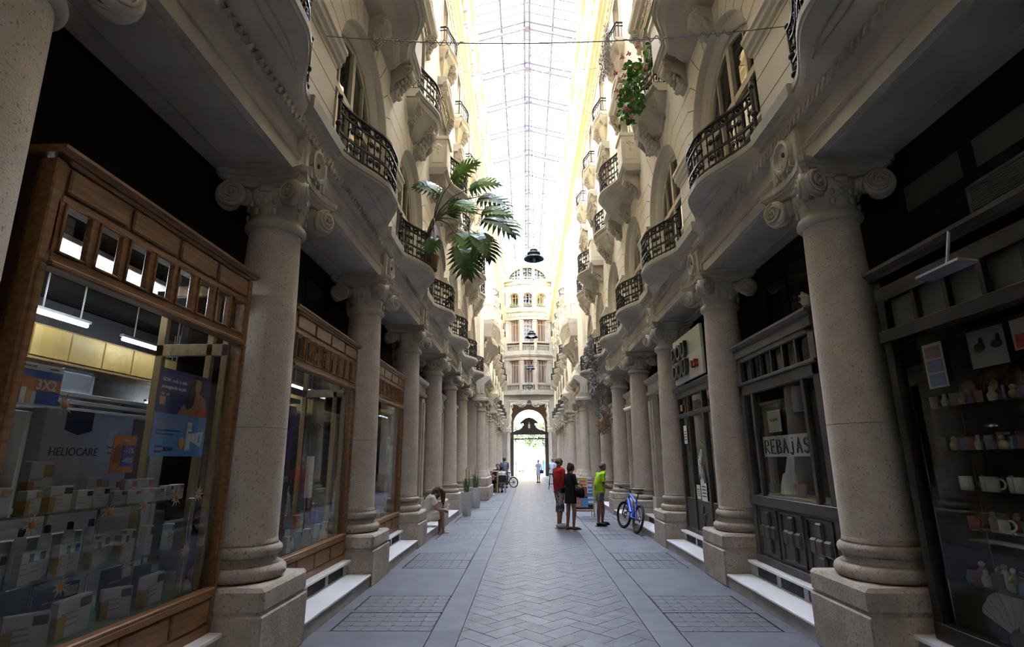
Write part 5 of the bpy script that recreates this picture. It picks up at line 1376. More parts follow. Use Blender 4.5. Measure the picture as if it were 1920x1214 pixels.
f = MB(); [f.bev(-.06, .01, y-.06, y+.06, .62+dz, .74+dz, .015) for y in (-.1, .1, 0) for dz in (0,)]; f.bev(-.06, .01, -.06, .06, .50, .86, .015); f.build('carved_cross', ['greypaint'], t)
f = MB(); f.use(0, True); f.cyl((.03, .36, 1.25), (.03, .36, 1.55), .015, 8); f.build('handle', ['chrome'], t)
for k, (y, z, w, h, lab) in enumerate(((-.72, 2.1, .10, .17, 'white paper notice high in the side glass of the charcoal door'), (-.20, 1.08, .10, .12, 'white paper low on the charcoal door, left of the pair'), (.10, 1.12, .15, .18, 'white paper low on the charcoal door, right of the pair'), (-.85, 2.62, .07, .06, 'small orange sticker in the transom above the charcoal door'))):
    n_ = thing('paper_notice', lab, 'notice', (2.79, c-y, z), pi); card('sheet', 0, -w, w, -h, h, 'paper' if k < 3 else C('badge_orange', None), n_)
    if k < 3: b = MB(); [b.box(0, .002, -w*.7, w*.7, -h*.6+q*h*.3, -h*.5+q*h*.3) for q in range(4)]; b.build('print', [DK], n_)
t = thing('garland', 'white paper chain garland hanging on the charcoal door', 'garland', (2.80, c-.05, 1.75), pi); b = MB(); b.use(0, True)
for k in range(9): a = k*.9; b.tube([(.01+.01*(k % 2), .05*cos(2*pi*j/8)*.8+.07*cos(a)*(1-k/12), .06*sin(2*pi*j/8)-k*.055) for j in range(8)], .007, 4, True)
b.build('chain', ['white'], t)
t = thing('plant_in_door', 'green leafy plant behind the charcoal door glass', 'plant', (3.1, c+.15, 1.0)); b = MB(); leafcloud(b, (0, 0, .9), .22, 120, .07); b.build('foliage', ['leaf'], t); b = MB(); b.use(0, True); b.lathe([(.09, -.65), (.13, .0), (.1, .72)], seg=14); b.build('pot', [C('pot_pink', None)], t)

# ---- gift shop (right, first bay)
c = B6(0)
t = thing('brown_shopfront', 'dark brown gift shop window filled with crockery, right foreground', 'shop front', (2.77, c, 0), pi)
front_frame(t, -1.02, 1.10, 'brownblack', ((.345, .47, .01), (2.58, 2.68, .03), (2.93, 3.05, .01)), ((-1.02, -.93), (1.0, 1.1)), 3.12)
for k in range(1, 6): f = MB(); f.bev(-.07, -.005, -.93+k*1.93/6-.022, -.93+k*1.93/6+.022, 2.68, 2.93, .004); f.build('glazing_bar', ['brownblack'], t)
FROST = C('frosted_pane', (.07, .073, .06), .35)
for k in range(6): f = MB(); f.box(-.05, -.046, -.93+k*1.93/6+.02, -.93+(k+1)*1.93/6-.02, 2.68, 2.93); f.build('transom_pane', [FROST], t)
f = MB(); f.box(-.05, -.045, -.93, 1.0, .47, 2.58); f.build('glass_pane', ['glass'], t)
t2 = thing('flat_lamp', 'flat white lamp panel under the gift shop cornice', 'lamp', (2.66, 3.55, 2.88), pi)
b = MB(); b.bev(-.03, .10, -.20, .20, .0, .022, .004, Matrix.Rotation(radians(-8), 4, 'Y')); b.build('panel', [C('lamp_grey', (.22, .22, .24))], t2); b = MB(); b.cyl((.02, 0, .02), (-.05, 0, .30), .012, 6); b.build('arm', ['steel_grey'], t2)
for k, (y0, y1, z0, z1) in enumerate(((4.02, 4.97, 3.86, 4.10), (2.65, 3.88, 3.86, 4.10))):
    w = struct(card(f'window_{300+k}', 0, -(y1-y0)/2, (y1-y0)/2, z0, z1, FROST)); w.location = (3.315, (y0+y1)/2, 0); w.rotation_euler = (0, 0, pi)
for k, (i, zz) in enumerate(((1, 3.85), (2, 3.85), (3, 3.85))):
    w = MB()
    for y0, y1 in ((-1.05, -.38), (-.33, .33), (.38, 1.05)): w.box(-.01, 0, y0, y1, 3.5, 4.15)
    for s in (-1, 1):
        o = struct(w.build(f'window_{310+k*2+(s > 0)}', ['winglass'])); o.location = (s*3.31, B6(i), 0); o.rotation_euler = (0, 0, rzs(s))
t2 = thing('air_grille', 'grey louvred air grille on the dark wall above the gift shop', 'grille', (3.31, 3.35, 3.55), pi)
b = MB()
for q in ((-.65, .65, -.20, -.17), (-.65, .65, .17, .20), (-.65, -.62, -.2, .2), (.62, .65, -.2, .2)): b.bev(-.01, .03, *q, .005)
b.build('frame', [C('grille_grey', (.16, .16, .16))], t2)
b = MB(); [b.box(.0, .02, -.62, .62, -.17+k*.02, -.158+k*.02) for k in range(17)]; b.build('louvres', [C('grille_grey', None)], t2)
GG = 'gift shop crockery'
for n, z in enumerate((.78, 1.16, 1.42, 1.70, 2.02)):
    t = thing('display_shelf', f'glass shelf of crockery in the gift shop window, {ordn(n)} from the bottom', 'shelf', (3.08, c, z)); b = MB(); b.bev(-.20, .20, -1.0, 1.0, -.012, 0, .003); b.build('plate', ['shelfglass'], t)
    b = MB(); [b.cyl((x, y, -.40 if n else -.48), (x, y, -.012), .006, 6) for x in (-.18, .18) for y in (-.98, .98)]; b.build('post', ['chrome'], t)
def mug(Y, z, X, mat, lab, r=.042, h=.095):
    t = thing('mug', lab, 'mug', (X, Y, z), random.uniform(-.5, .5)+pi, GG)
    b = MB(); b.use(0, True); b.lathe([(r*.9, 0), (r, .01), (r, h), (r*.9, h), (r*.88, .012), (.001, .012)], seg=18); b.build('cup', [mat], t)
    b = MB(); b.use(0, True); b.tube([(0, r+.035*sin(pi*q/8), h*.5-.034*cos(pi*q/8)) for q in range(9)], .008, 6); b.build('handle', [mat], t)
CER = C('ceramic', (.50, .50, .49), .2); CERS = [CER, C('cer_red', (.25, .05, .05), .3), C('cer_blue', (.10, .12, .20), .3), C('cer_tan', (.34, .27, .18), .3), C('cer_grey', (.3, .3, .3), .3)]
for k in range(14): mug(4.22-k*.115, 1.42, 2.99+.06*(k % 2), CERS[0] if k < 9 else CERS[k % 5], f'pale mug on the mug shelf of the gift shop, {ordn(k)} from the far end')
for k in range(12): mug(4.24-k*.13, 1.16, 3.0+.05*(k % 2), CERS[(k*2+1) % 5], f'small coloured cup on the second gift shop shelf, {ordn(k)} from the far end', .032, .07)
for k in range(12):
    t = thing('figurine', f'little painted figurine on the lowest gift shop shelf, {ordn(k)} from the far end', 'figurine', (3.0+.05*(k % 2), 4.25-k*.13, .78), 0, GG)
    b = MB(); b.use(0, True); b.lathe([(.03, 0), (.034, .02), (.022, .06), (.026, .09), (.012, .11)], seg=12); b.build('body', [CERS[(k*3+2) % 5]], t); b = MB(); b.use(0, True); b.ball((0, 0, .125), .02, 10, 7); b.build('head', [CERS[(k+3) % 5]], t)
for k in range(10): mug(4.22-k*.15, 1.70, 3.08, CERS[(k+1) % 5], f'jar mug behind the mugs on the fourth gift shop shelf, {ordn(k)} from the far end', .038, .12)
for k, (Y, z, r, m, lab) in enumerate(((4.10, 2.02, .10, C('plate_silver', (.25, .24, .22), .25, metal=.6), 'round metal plate at the far end of the top gift shelf'), (3.86, 2.02, .12, C('plate_black', (.02, .018, .016), .25), 'black decorated plate, first of three on the top gift shelf'), (3.60, 2.02, .14, C('plate_black', None), 'larger black decorated plate, second of three on the top gift shelf'), (3.30, 2.02, .13, C('plate_black', None), 'black decorated plate, third of three on the top gift shelf'), (2.98, 2.06, .15, CER, 'large white plate with a painted centre on the top gift shelf'))):
    t = thing('decorative_plate', lab, 'plate', (3.05, Y, z), pi, GG)
    mt = Matrix.Translation((0, 0, r)) @ Matrix.Rotation(radians(78), 4, 'Y')
    b = MB(); b.use(0, True); b.lathe([(.001, 0), (r*.6, 0), (r*.68, .01), (r, .022), (r, .026), (r*.66, .016), (.001, .008)], seg=32, mat=mt); b.build('plate', [m], t)
    b = MB(); b.use(0, True); b.lathe([(.001, .010), (r*.36, .010), (r*.36, .012), (.001, .012)], seg=20, mat=mt); b.build('motif', [C('motif', (.30, .22, .07))], t)
    b = MB(); b.cyl((-.06, -.05, 0), (.0, -.05, .08), .005, 5); b.cyl((-.06, .05, 0), (.0, .05, .08), .005, 5); b.build('easel', ['black'], t)
t = thing('tile_picture', 'framed tile picture with blue scenes in the gift shop corner', 'picture', (2.86, 4.12, 2.33), pi); card('panel', 0, -.10, .10, -.17, .17, C('pic_cream', (.36, .36, .26)), t)
for k in range(3): card('scene', .002, -.08, .08, -.155+k*.105, -.065+k*.105, (C('pic_blue', (.14, .18, .34)), C('pic_blue', None), C('pic_red', (.26, .12, .10)))[k], t)
t = thing('picture_panel', 'pale picture with dark riders behind the gift shop glass', 'picture', (2.90, 3.68, 2.38), pi); card('panel', 0, -.15, .15, -.13, .13, C('pic_grey', (.26, .25, .22)), t)
for y in (-.06, .08): b = MB(); b.use(0, True); b.ball((.002, y, .01), .05, 8, 6, (.1, 1, .6)); b.ball((.002, y+.02, .05), .02, 8, 6, (.2, 1, 1.3)); b.build('rider', ['black'], t)
for k, (Y, m, lab) in enumerate(((3.42, C('reflection_red', (.55, .40, .34)), 'bright card painted as a photo reflection in the gift shop glass, left one'), (3.10, C('reflection_green', (.52, .60, .52)), 'bright card painted as a photo reflection in the gift shop glass, right one'))):
    t = thing('reflection_card', lab, 'card', (2.93, Y, 2.42), pi); card('sheet', 0, -.09, .09, -.10, .10, m, t); card('patch', .002, -.07, .05, -.09, .0, (C('label_red', None), 'white')[k], t)  # cards carry bright photo reflections as plain colour
t = thing('lace_fan', 'open white and gold fan at the foot of the gift shop window', 'fan', (2.98, 4.02, .47), pi)
b = MB()
for k in range(14): a = radians(20+k*10); a2 = a+radians(9.5); b.poly([(.0+.012*(k % 2), .07*cos(a), .07*sin(a)), (.012*(k % 2), .30*cos(a), .30*sin(a)), (.012-.012*(k % 2), .30*cos(a2), .30*sin(a2)), (.012-.012*(k % 2), .07*cos(a2), .07*sin(a2))])
b.build('leaf', [C('fan_leaf', (.46, .45, .42))], t)
b = MB(); [b.cyl((0, 0, 0), (0, .08*cos(radians(25+k*10)), .08*sin(radians(25+k*10))), .004, 4) for k in range(14)]; b.build('sticks', [C('motif', None)], t)
SV = [C('sv1', (.34, .33, .31), .4), C('sv2', (.20, .08, .06), .5), C('sv3', (.09, .11, .18), .4), C('sv4', (.30, .22, .10), .4), C('sv5', (.12, .12, .11), .4)]
svm = []
for k in range(5):
    b = MB(); b.use(0, True)
    if k == 0: b.lathe([(.022, 0), (.026, .01), (.030, .05), (.014, .075), (.016, .10), (.002, .105)], seg=12)
    elif k == 1: b.sm = False; b.bev(-.02, .02, -.03, .03, 0, .09, .006)
    elif k == 2: b.lathe([(.03, 0), (.034, .03), (.020, .07), (.024, .08)], seg=12)
    elif k == 3: b.ball((0, 0, .032), .032, 10, 7, (1, 1, 1)); b.ball((0, 0, .08), .02, 8, 6)
    else: b.sm = False; b.bev(-.008, .008, -.035, .035, 0, .10, .004)
    svm.append(b.mesh('souvenir', [SV[k]]))
q = 0
for z, x0 in ((.78, 3.16), (1.16, 3.14), (1.16, 3.21), (1.42, 3.17), (1.70, 2.95), (1.70, 3.01), (2.02, 2.95), (.78, 2.94)):
    for k in range(17):
        o = link('souvenir', svm[(q*3+k) % 5], None, (x0, 4.30-k*.085+.02*sin(q*5.0), z), .7*sin(q*3.1)); q += 1
        tag(o, 'small dim souvenir crowded on the gift shop window shelves', 'souvenir', 'gift shop souvenirs')
def cap(Y, z, X, m, lab):
    t = thing('baseball_cap', lab, 'cap', (X, Y, z), pi+.3)
    b = MB(); b.use(0, True); b.lathe([(.095, 0), (.10, .03), (.09, .075), (.06, .11), (.012, .125)], seg=22); b.build('crown', [m], t)
    b = MB(); b.use(0, True); b.loft([[(.07+.115*f*cos(a), .095*sin(a), .012-.03*f*cos(a)*f) for a in [radians(-85+170*q/10) for q in range(11)]] for f in (.2, .6, 1.0)]); b.build('peak', [m], t)
    return t
b_ = thing('hat_stand', 'low white block under the caps in the gift shop window', 'block', (3.0, 3.55, .345)); b = MB(); b.bev(-.14, .14, -.25, .25, 0, .28, .01); b.build('block', [CER], b_)
cap(3.66, .625, 2.98, C('cap_maroon', (.10, .03, .035), .8), 'maroon cap with white tag on the low block')
t = cap(3.42, .625, 2.94, C('cap_black', (.018, .018, .022), .8), 'black printed cap beside the maroon cap')
t = thing('gold_plate', 'gold rimmed round tray propped at the gift shop window foot', 'tray', (3.05, 3.82, .36), pi); mt = Matrix.Translation((.05, 0, .20)) @ Matrix.Rotation(radians(75), 4, 'Y')
b = MB(); b.use(0, True); b.lathe([(.001, 0), (.15, 0), (.20, .02), (.20, .025), (.15, .006)], seg=30, mat=mt); b.build('tray', [C('tray_gold', (.20, .15, .06), .4)], t)

# ---- plain stone door surrounds and dark doors in the other bays
for s in (-1, 1):
    for i in (3, 4, 5, 6):
        t = thing('stone_doorway', f'beige stone door surround with dark glazed door, {ordn(i)} bay on the {SIDE[s]}', 'doorway', (s*2.95, B6(i), 0), rzs(s), 'stone doorways')
        b = MB()
        for y in (-.92, .92): b.bev(-.3, .02, y-.17, y+.17, .345, 3.25, .01); b.bev(-.1, .06, y-.10, y+.10, .40, 3.1, .01); b.bev(-.1, .08, y-.19, y+.19, .345, .75, .01)
        b.prof_y([(-.3, 3.25), (.05, 3.25), (.07, 3.32), (.02, 3.36), (.02, 3.5), (.10, 3.56), (.12, 3.64), (-.3, 3.66)], -1.12, 1.12)
        b.build('surround', ['cream_dirty_dim'], t)
        b = MB(); col = 'greypaint' if not (s > 0 and i == 4) else C('door_blue', (.035, .045, .13), .5)
        for y in (-.72, 0, .72): b.bev(-.22, -.14, y-.05, y+.05, .345, 3.25, .006)
        for z in (.36, 1.0, 2.5, 3.2): b.bev(-.22, -.145, -.75, .75, z-.05, z+.05, .006)
        b.box(-.2, -.16, -.72, .72, .36, 1.0); b.build('door_frame', [col], t)
        b = MB(); b.box(-.185, -.18, -.75, .75, 1.0, 3.2); b.build('glass_pane', ['winglass'], t)
for k, (y, z) in enumerate(((16.0, 2.2), (15.8, 1.7), (15.95, 1.25))):
    t = thing('posted_notice', f'white notice on the post beside the blue bicycle, {["top", "middle", "lowest"][k]} one', 'notice', (2.72, y-.9, z), pi); card('sheet', 0, -.09, .09, -.16, .16, 'paper', t); b = MB(); [b.box(0, .002, -.06, .06, -.1+q*.06, -.08+q*.06) for q in range(4)]; b.build('print', [DK], t)
t = thing('security_camera', 'small white security camera above the blue door on the right', 'camera', (2.68, 15.1, 3.05), pi)
b = MB(); b.use(0, True); b.cyl((0, 0, 0), (.22, -.06, -.07), .05, 10); b.build('housing', ['white'], t)
b = MB(); b.use(0, True); b.tube([(-.16, 0, .1), (-.05, 0, .1), (.05, 0, .03)], .015, 6); b.build('bracket', ['white'], t)
t = thing('blue_post', 'dark blue painted post standing behind the blue bicycle', 'post', (2.80, 15.1, .345)); b = MB(); b.bev(-.06, .06, -.06, .06, 0, 2.9, .008); b.build('shaft', [C('door_blue', (.035, .045, .13), .5)], t); b = MB(); b.bev(-.08, .02, .2, .4, 0.2, 2.3, .005); b.build('board', ['greypaint'], t)

# ------------------------------------------------------------ plants
M['leaf_dark'] = noisy('glossy_leaf', (.03, .085, .022), (.065, .16, .04), 4, .35, 0, island=.25, spec=.5)
M['leaf_mid'] = noisy('fresh_leaf', (.08, .20, .03), (.17, .34, .07), 4, .45, 0, island=.3)
M['stalk'] = plain('stalk', (.13, .14, .07), .6)
def lobed_leaf(L=.62, n=9):
    b = MB(); b.use(0, False)
    rib = lambda t: Vector((0, L*t, .10*sin(pi*t*.9)-.16*t*t))
    for k in range(n):
        t = .06+.84*k/(n-1); w = L*(.30+.34*sin(pi*min(1, (t*.8+.15))))*(1 if t < .75 else .75)
        for sg in (-1, 1):
            o = rib(t); d = Vector((sg*cos(radians(10+62*t)), sin(radians(10+62*t))*.9-.15*(1-t), 0)).normalized()
            p = Vector((-d.y, d.x, 0))*sg
            z = lambda f: Vector((0, 0, .05*f-.16*f*f))*w/L*1.6
            a0, a1 = o-p*.03*L/.6, o+p*.055*L/.6
            m0, m1 = o+d*w*.6-p*.028+z(.6), o+d*w*.6+p*.042+z(.6)
            e = o+d*w+p*.012+z(1)
            b.add([a0, a1, m1, m0, e], [(0, 1, 2, 3), (3, 2, 4)])
    for k in range(8):
        p, q = rib(k/8), rib((k+1)/8); w0, w1 = .22*L*(1-k/8.5), .22*L*(1-(k+1)/8.5)
        b.add([p+Vector((-w0, 0, 0)), p+Vector((w0, 0, 0)), q+Vector((w1, 0, 0)), q+Vector((-w1, 0, 0))], [(0, 1, 2, 3)])
    b.use(1, True); b.tube([rib(k/10)+Vector((0, 0, -.006)) for k in range(11)], [.008*(1-k/14) for k in range(11)], 5)
    return b
t = thing('split_leaf_plant', 'big split-leaf plant reaching out from the left first-floor balcony', 'plant', (-2.10, 9.86, 5.26))
base = Vector((.02, .05, 1.08))
b = MB(); b.use(0, True); b.lathe([(.15, 0), (.19, .28), (.17, .28), (.15, .25), (.01, .24)], -.02, .0, 0, 18); b.build('pot', [C('pot_clay', (.22, .11, .07), .8)], t)
b = MB(); b.use(0, True); b.tube([(-.02, 0, .2), (-.10, .02, .55), (-.06, .05, .85), (.02, .05, 1.08), (.20, .0, 1.22)], [.045, .04, .045, .05, .04], 8); b.build('trunk', [C('trunk_grey', (.16, .14, .12), .9)], t)
LF = [lobed_leaf(.60).mesh('leaf_blade', ['leaf_dark', 'stalk']), lobed_leaf(.60).mesh('leaf_blade', ['leaf_mid', 'stalk'])]
# tips measured on the photo as (x, z) at a given y, relative to the root
for k, (x, y, z, az, el, m, sc) in enumerate(((-1.72, 9.9, 7.20, 60, 20, 1, 1.0), (-1.35, 9.8, 6.98, 20, 8, 1, .95), (-1.12, 9.7, 6.75, -25, -20, 0, 1.0), (-1.9, 9.7, 6.85, 160, 15, 0, .85), (-1.55, 9.6, 6.60, -40, -30, 1, .7), (-1.05, 9.5, 6.35, 5, -12, 1, .9), (-.95, 9.4, 6.18, -20, -35, 0, 1.1), (-1.45, 9.4, 5.85, -60, -45, 1, .9), (-1.38, 9.3, 5.55, -70, -65, 0, 1.1), (-1.15, 9.25, 5.75, -35, -55, 0, 1.0), (-1.95, 9.4, 5.75, -110, -50, 0, .6), (-1.75, 10.1, 6.5, 80, 20, 0, .6))):
    L = link('leaf', LF[m], t, (x+2.10, y-9.86, z-5.26)); L.scale = (sc,)*3
    a, e = radians(az), radians(el)
    # blade axis +y mapped to direction in the x/z plane with some lean to the camera
    d = Vector((cos(a)*cos(e), -.25, sin(e)+.0)).normalized(); nrm = Vector((.15, -.85, .5)); nrm = (nrm-d*nrm.dot(d)).normalized(); s_ = d.cross(nrm)
    L.rotation_euler = Matrix((s_, d, nrm)).transposed().to_euler()
    b = MB(); b.use(0, True); q = Vector((x+2.10, y-9.86, z-5.26)); mid = base.lerp(q, .5)+Vector((0, 0, .16))
    b.tube([base, base.lerp(mid, .5)+Vector((0, 0, .05)), mid, q], [.014, .012, .010, .008], 6); b.build('leaf_stem', ['stalk'], t)
# dry fan palm on the same balcony
t = thing('dry_palm', 'pale dried palm fan drooping over the railing below the split-leaf plant', 'plant', (-2.02, 9.35, 5.88))
b = MB(); b.use(0)
for k in range(26):
    a = radians(-80+k*8.5); w = .012; P = [Vector((.03+.16*f, sin(a)*.62*f, cos(a)*.28*f+.12*f-.62*f*f)) for f in (0, .3, .6, .85, 1)]
    s_ = Vector((0, cos(a), -sin(a)))*w
    b.loft([[p-s_*(1-.7*i/4), p+Vector((.012, 0, .004)), p+s_*(1-.7*i/4)] for i, p in enumerate(P)])
b.build('fan', [noisy('dry_palm_leaf', (.30, .29, .26), (.48, .47, .43), 8, .8, 0)], t)
b = MB(); b.use(0, True); b.tube([(-.16, .3, -.62), (-.10, .15, -.1), (0, .02, .06), (.05, 0, .02)], .014, 6); b.build('stem', ['stalk'], t)
def roundleaves(mb, n, box, size, down=0):
    for _ in range(n):
        p = Vector([random.uniform(a, c) for a, c in box]); e = Euler((random.uniform(-.9, .9)+pi*.3, random.uniform(-.7, .7), random.uniform(0, 6))).to_matrix(); s_ = size*random.uniform(.6, 1.25)
        P = [p+e @ Vector((s_*cos(2*pi*q/7), s_*sin(2*pi*q/7), .15*s_*cos(4*pi*q/7))) for q in range(7)]
        mb.add(P+[p], [(q, (q+1) % 7, 7) for q in range(7)])
t = thing('geranium', 'pink flowering geranium spilling from the right second-floor balcony', 'plant', (2.06, 9.45, 8.72))
b = MB(); b.use(0)
for n, bx in ((150, ((-.32, .05), (-.55, .25), (-.45, .30))), (80, ((-.42, -.1), (-.5, .0), (-.60, -.1))), (70, ((-.30, .05), (-.5, -.05), (.2, .60))), (40, ((.10, .34), (-.6, -.3), (.35, 1.15)))): roundleaves(b, n, bx, .052)
b.build('foliage', ['leaf_mid'], t)
b = MB(); b.use(0, True)
for k in range(10): b.tube([(.0, -.2+.05*k, -.02), (-.12-.01*k, -.3+.05*k, .15), (-.3+.04*k, -.5+.07*k, -.4+.1*k)], .008, 5)
b.tube([(.1, -.3, .05), (.2, -.45, .6), (.28, -.5, 1.1)], .01, 5)
b.build('stems', ['stalk'], t)
fb_ = MB(); fb_.use(0, True)
for k in range(11): a = k*2.4; r = .035*sqrt(k/10); fb_.ball((r*cos(a)*1.2, r*sin(a)*1.2, .02*cos(k)), .016, 6, 4)
FM = fb_.mesh('flower', [C('geranium_pink', (.62, .16, .24), .6)])
for (x, y, z) in ((-.36, -.5, -.55), (-.30, -.5, -.62), (-.24, -.4, -.70), (-.45, -.3, -.2), (-.46, -.25, .02), (-.40, -.4, .12), (-.34, -.45, .62), (-.22, -.5, .66), (-.05, -.55, .78), (-.30, -.3, .32), (-.12, -.5, .30), (-.42, -.1, .55), (.30, -.6, 1.15), (.16, -.5, 1.02), (.05, -.6, .25), (-.2, -.5, -.40)): link('flower', FM, t, (x, y, z))
def twigs(mb, n, box, l, drop):
    for _ in range(n):
        p = Vector([random.uniform(a, c) for a, c in box]); d = Vector((random.uniform(-.5, .5), random.uniform(-.6, .6), random.uniform(-1, .3)*drop)).normalized()*l*random.uniform(.5, 1.3); s_ = d.orthogonal().normalized()*l*.13
        mb.add([p, p+d*.5+s_, p+d, p+d*.5-s_], [(0, 1, 2, 3)])
M['lavender'] = noisy('grey_violet_twig', (.19, .175, .19), (.32, .30, .315), 9, .8, 0, island=.3)
t = thing('dry_creeper', 'grey violet dried creeper covering the high right third-floor balcony', 'plant', (2.12, 13.04, 12.8))
b = MB(); twigs(b, 900, ((-.06, .05), (-.78, .72), (-.35, .55)), .11, 1); twigs(b, 350, ((-.10, .0), (-.9, -.2), (-.95, -.2)), .11, 1.3); b.build('twigs', ['lavender'], t)
t = thing('hanging_creeper', 'grey violet creeper hanging below the right first-floor balcony near the piers', 'plant', (2.05, 19.4, 5.3))
b = MB(); twigs(b, 1500, ((-.04, .05), (-1.1, 1.15), (-.25, .55)), .12, 1); twigs(b, 800, ((.0, .22), (-1.2, -.1), (-1.5, -.1)), .13, 1.4); twigs(b, 300, ((.1, .32), (-1.2, -.7), (-2.3, -1.2)), .13, 1.6); b.build('twigs', ['lavender'], t)
t = thing('spiky_plant', 'green spiky plant on top of the hanging creeper balcony', 'plant', (2.12, 19.0, 5.9))
b = MB(); b.use(0)
for k in range(46):
    a, e = k*2.4, radians(75-60*(k/46)); d = Vector((cos(a)*cos(e), sin(a)*cos(e), sin(e))); s_ = Vector((-sin(a), cos(a), 0))*.018; l = .42
    b.loft([[d*l*f-s_*(1-f)+Vector((0, 0, -.22*f*f)), d*l*f+s_*(1-f)+Vector((0, 0, -.22*f*f))] for f in (.02, .35, .7, .98)])
b.build('foliage', [noisy('spiky_leaf', (.07, .15, .07), (.16, .27, .13), 5, .5, 0)], t)
b = MB(); b.use(0, True); b.lathe([(.08, -.62), (.11, -.2), (.09, -.2), (.02, -.22)], seg=14); b.cyl((0, 0, -.25), (0, 0, .05), .03, 6); b.build('pot', [C('pot_clay', None)], t)
M['drytwig'] = noisy('brown_dried_twig', (.24, .16, .11), (.40, .28, .20), 9, .85, 0, island=.3)
t = thing('dried_garland', 'brown dried flower garland strung between the right-hand columns', 'garland', (2.50, 19.4, 2.95))
b = MB(); twigs(b, 420, ((-.12, .12), (-1.25, -.2), (-.20, .30)), .11, 1); twigs(b, 420, ((-.15, .15), (-.2, 1.0), (-.38, .08)), .11, 1); b.build('dried_flowers', ['drytwig'], t)
b = MB(); b.use(0, True); b.tube([(.15, -1.62, .2), (.0, -1.1, .12), (0, -.2, -.02), (0, .8, -.05), (.15, 1.58, .1)], .015, 5); b.build('rope', ['drytwig'], t)
# planters
pm = MB(); pm.use(0, True)
def fl(r, z, f=.004): return [((r+f*cos(24*a))*cos(a), (r+f*cos(24*a))*sin(a), z) for a in [2*pi*q/96 for q in range(96)]]
pm.loft([fl(.12, 0), fl(.125, .02), fl(.19, .69), fl(.195, .70, 0), fl(.18, .70, 0), fl(.17, .62, 0), fl(.001, .60, 0)], True, True)
PMM = pm.mesh('pot', [C('planter_white', (.66, .66, .64), .5)])
def planter(x, y, lab, hs):
    t = thing('white_planter', lab, 'planter', (x, y, 0), 0, 'tall white planters'); link('pot', PMM, t)
    b = MB(); b.use(0); c = MB(); c.use(0, True)
    for k in range(16):
        a = k*2.4; r = .02+.006*k; h = (.42+.16*random.random())*hs; q = Vector((r*cos(a), r*sin(a), .60)); d = Vector((cos(a)*.12, sin(a)*.12, 1)); s_ = Vector((-sin(a), cos(a), 0))*.020
        b.loft([[q+d*h*f-s_*w, q+d*h*f+Vector((cos(a), sin(a), 0))*.006, q+d*h*f+s_*w] for f, w in ((0, .8), (.3, 1), (.7, .8), (1, .05))])
    b.build('leaves', [noisy('blade_leaf', (.045, .09, .035), (.12, .19, .07), 14, .5, 0)], t)
    for k in range(3):
        a = k*2.1; q = Vector((.03*cos(a), .03*sin(a), .6)); e = q+Vector((.04*cos(a), .04*sin(a), .62*hs+.04*k))
        f = MB(); f.use(0, True); f.tube([q, e], .006, 5); f.use(1); f.tube([e, e+Vector((.01, 0, .06)), e+Vector((.02, 0, .13))], [.018, .03, .006], 7); f.build('flower', ['stalk', C('flower_cream', (.62, .50, .22))], t)
    return t
planter(-2.12, 17.26, 'tall fluted white planter with spiky leaves, nearer of the pair', 1)
planter(-2.10, 20.06, 'tall fluted white planter with spiky leaves, farther of the pair', 1)

# ------------------------------------------------------------ wires across the corridor
t = thing('string_wire', 'thin tangled wire strung across the corridor between the upper balconies', 'wire', (0, 4.85, 6.1))
b = MB(); b.use(0, True); P = []
for k in range(41):
    f = k/40; P.append((-2.46+4.92*f, .15-.35*f, .20-.35*f-.30*4*f*(1-f)*.5))
b.tube(P, .006, 5)
for c0, c1 in ((.10, .32), (.66, .9)):
    Q = []
    for k in range(60):
        f = c0+(c1-c0)*k/59; Q.append((-2.46+4.92*f, .15-.35*f+.02*sin(k*1.3), .20-.35*f-.6*f*(1-f)+.022*sin(k*1.1)))
    b.tube(Q, .006, 4)
b.build('strand', ['steel_grey'], t)
t = thing('stay_wire', 'thin straight wire spanning high between the two attic cornices', 'wire', (0, 16.5, 15.2)); b = MB(); b.tube([(-2.42, 0, .1), (0, 0, -.05), (2.42, 0, .1)], .012, 5); b.build('strand', ['steel_grey'], t)

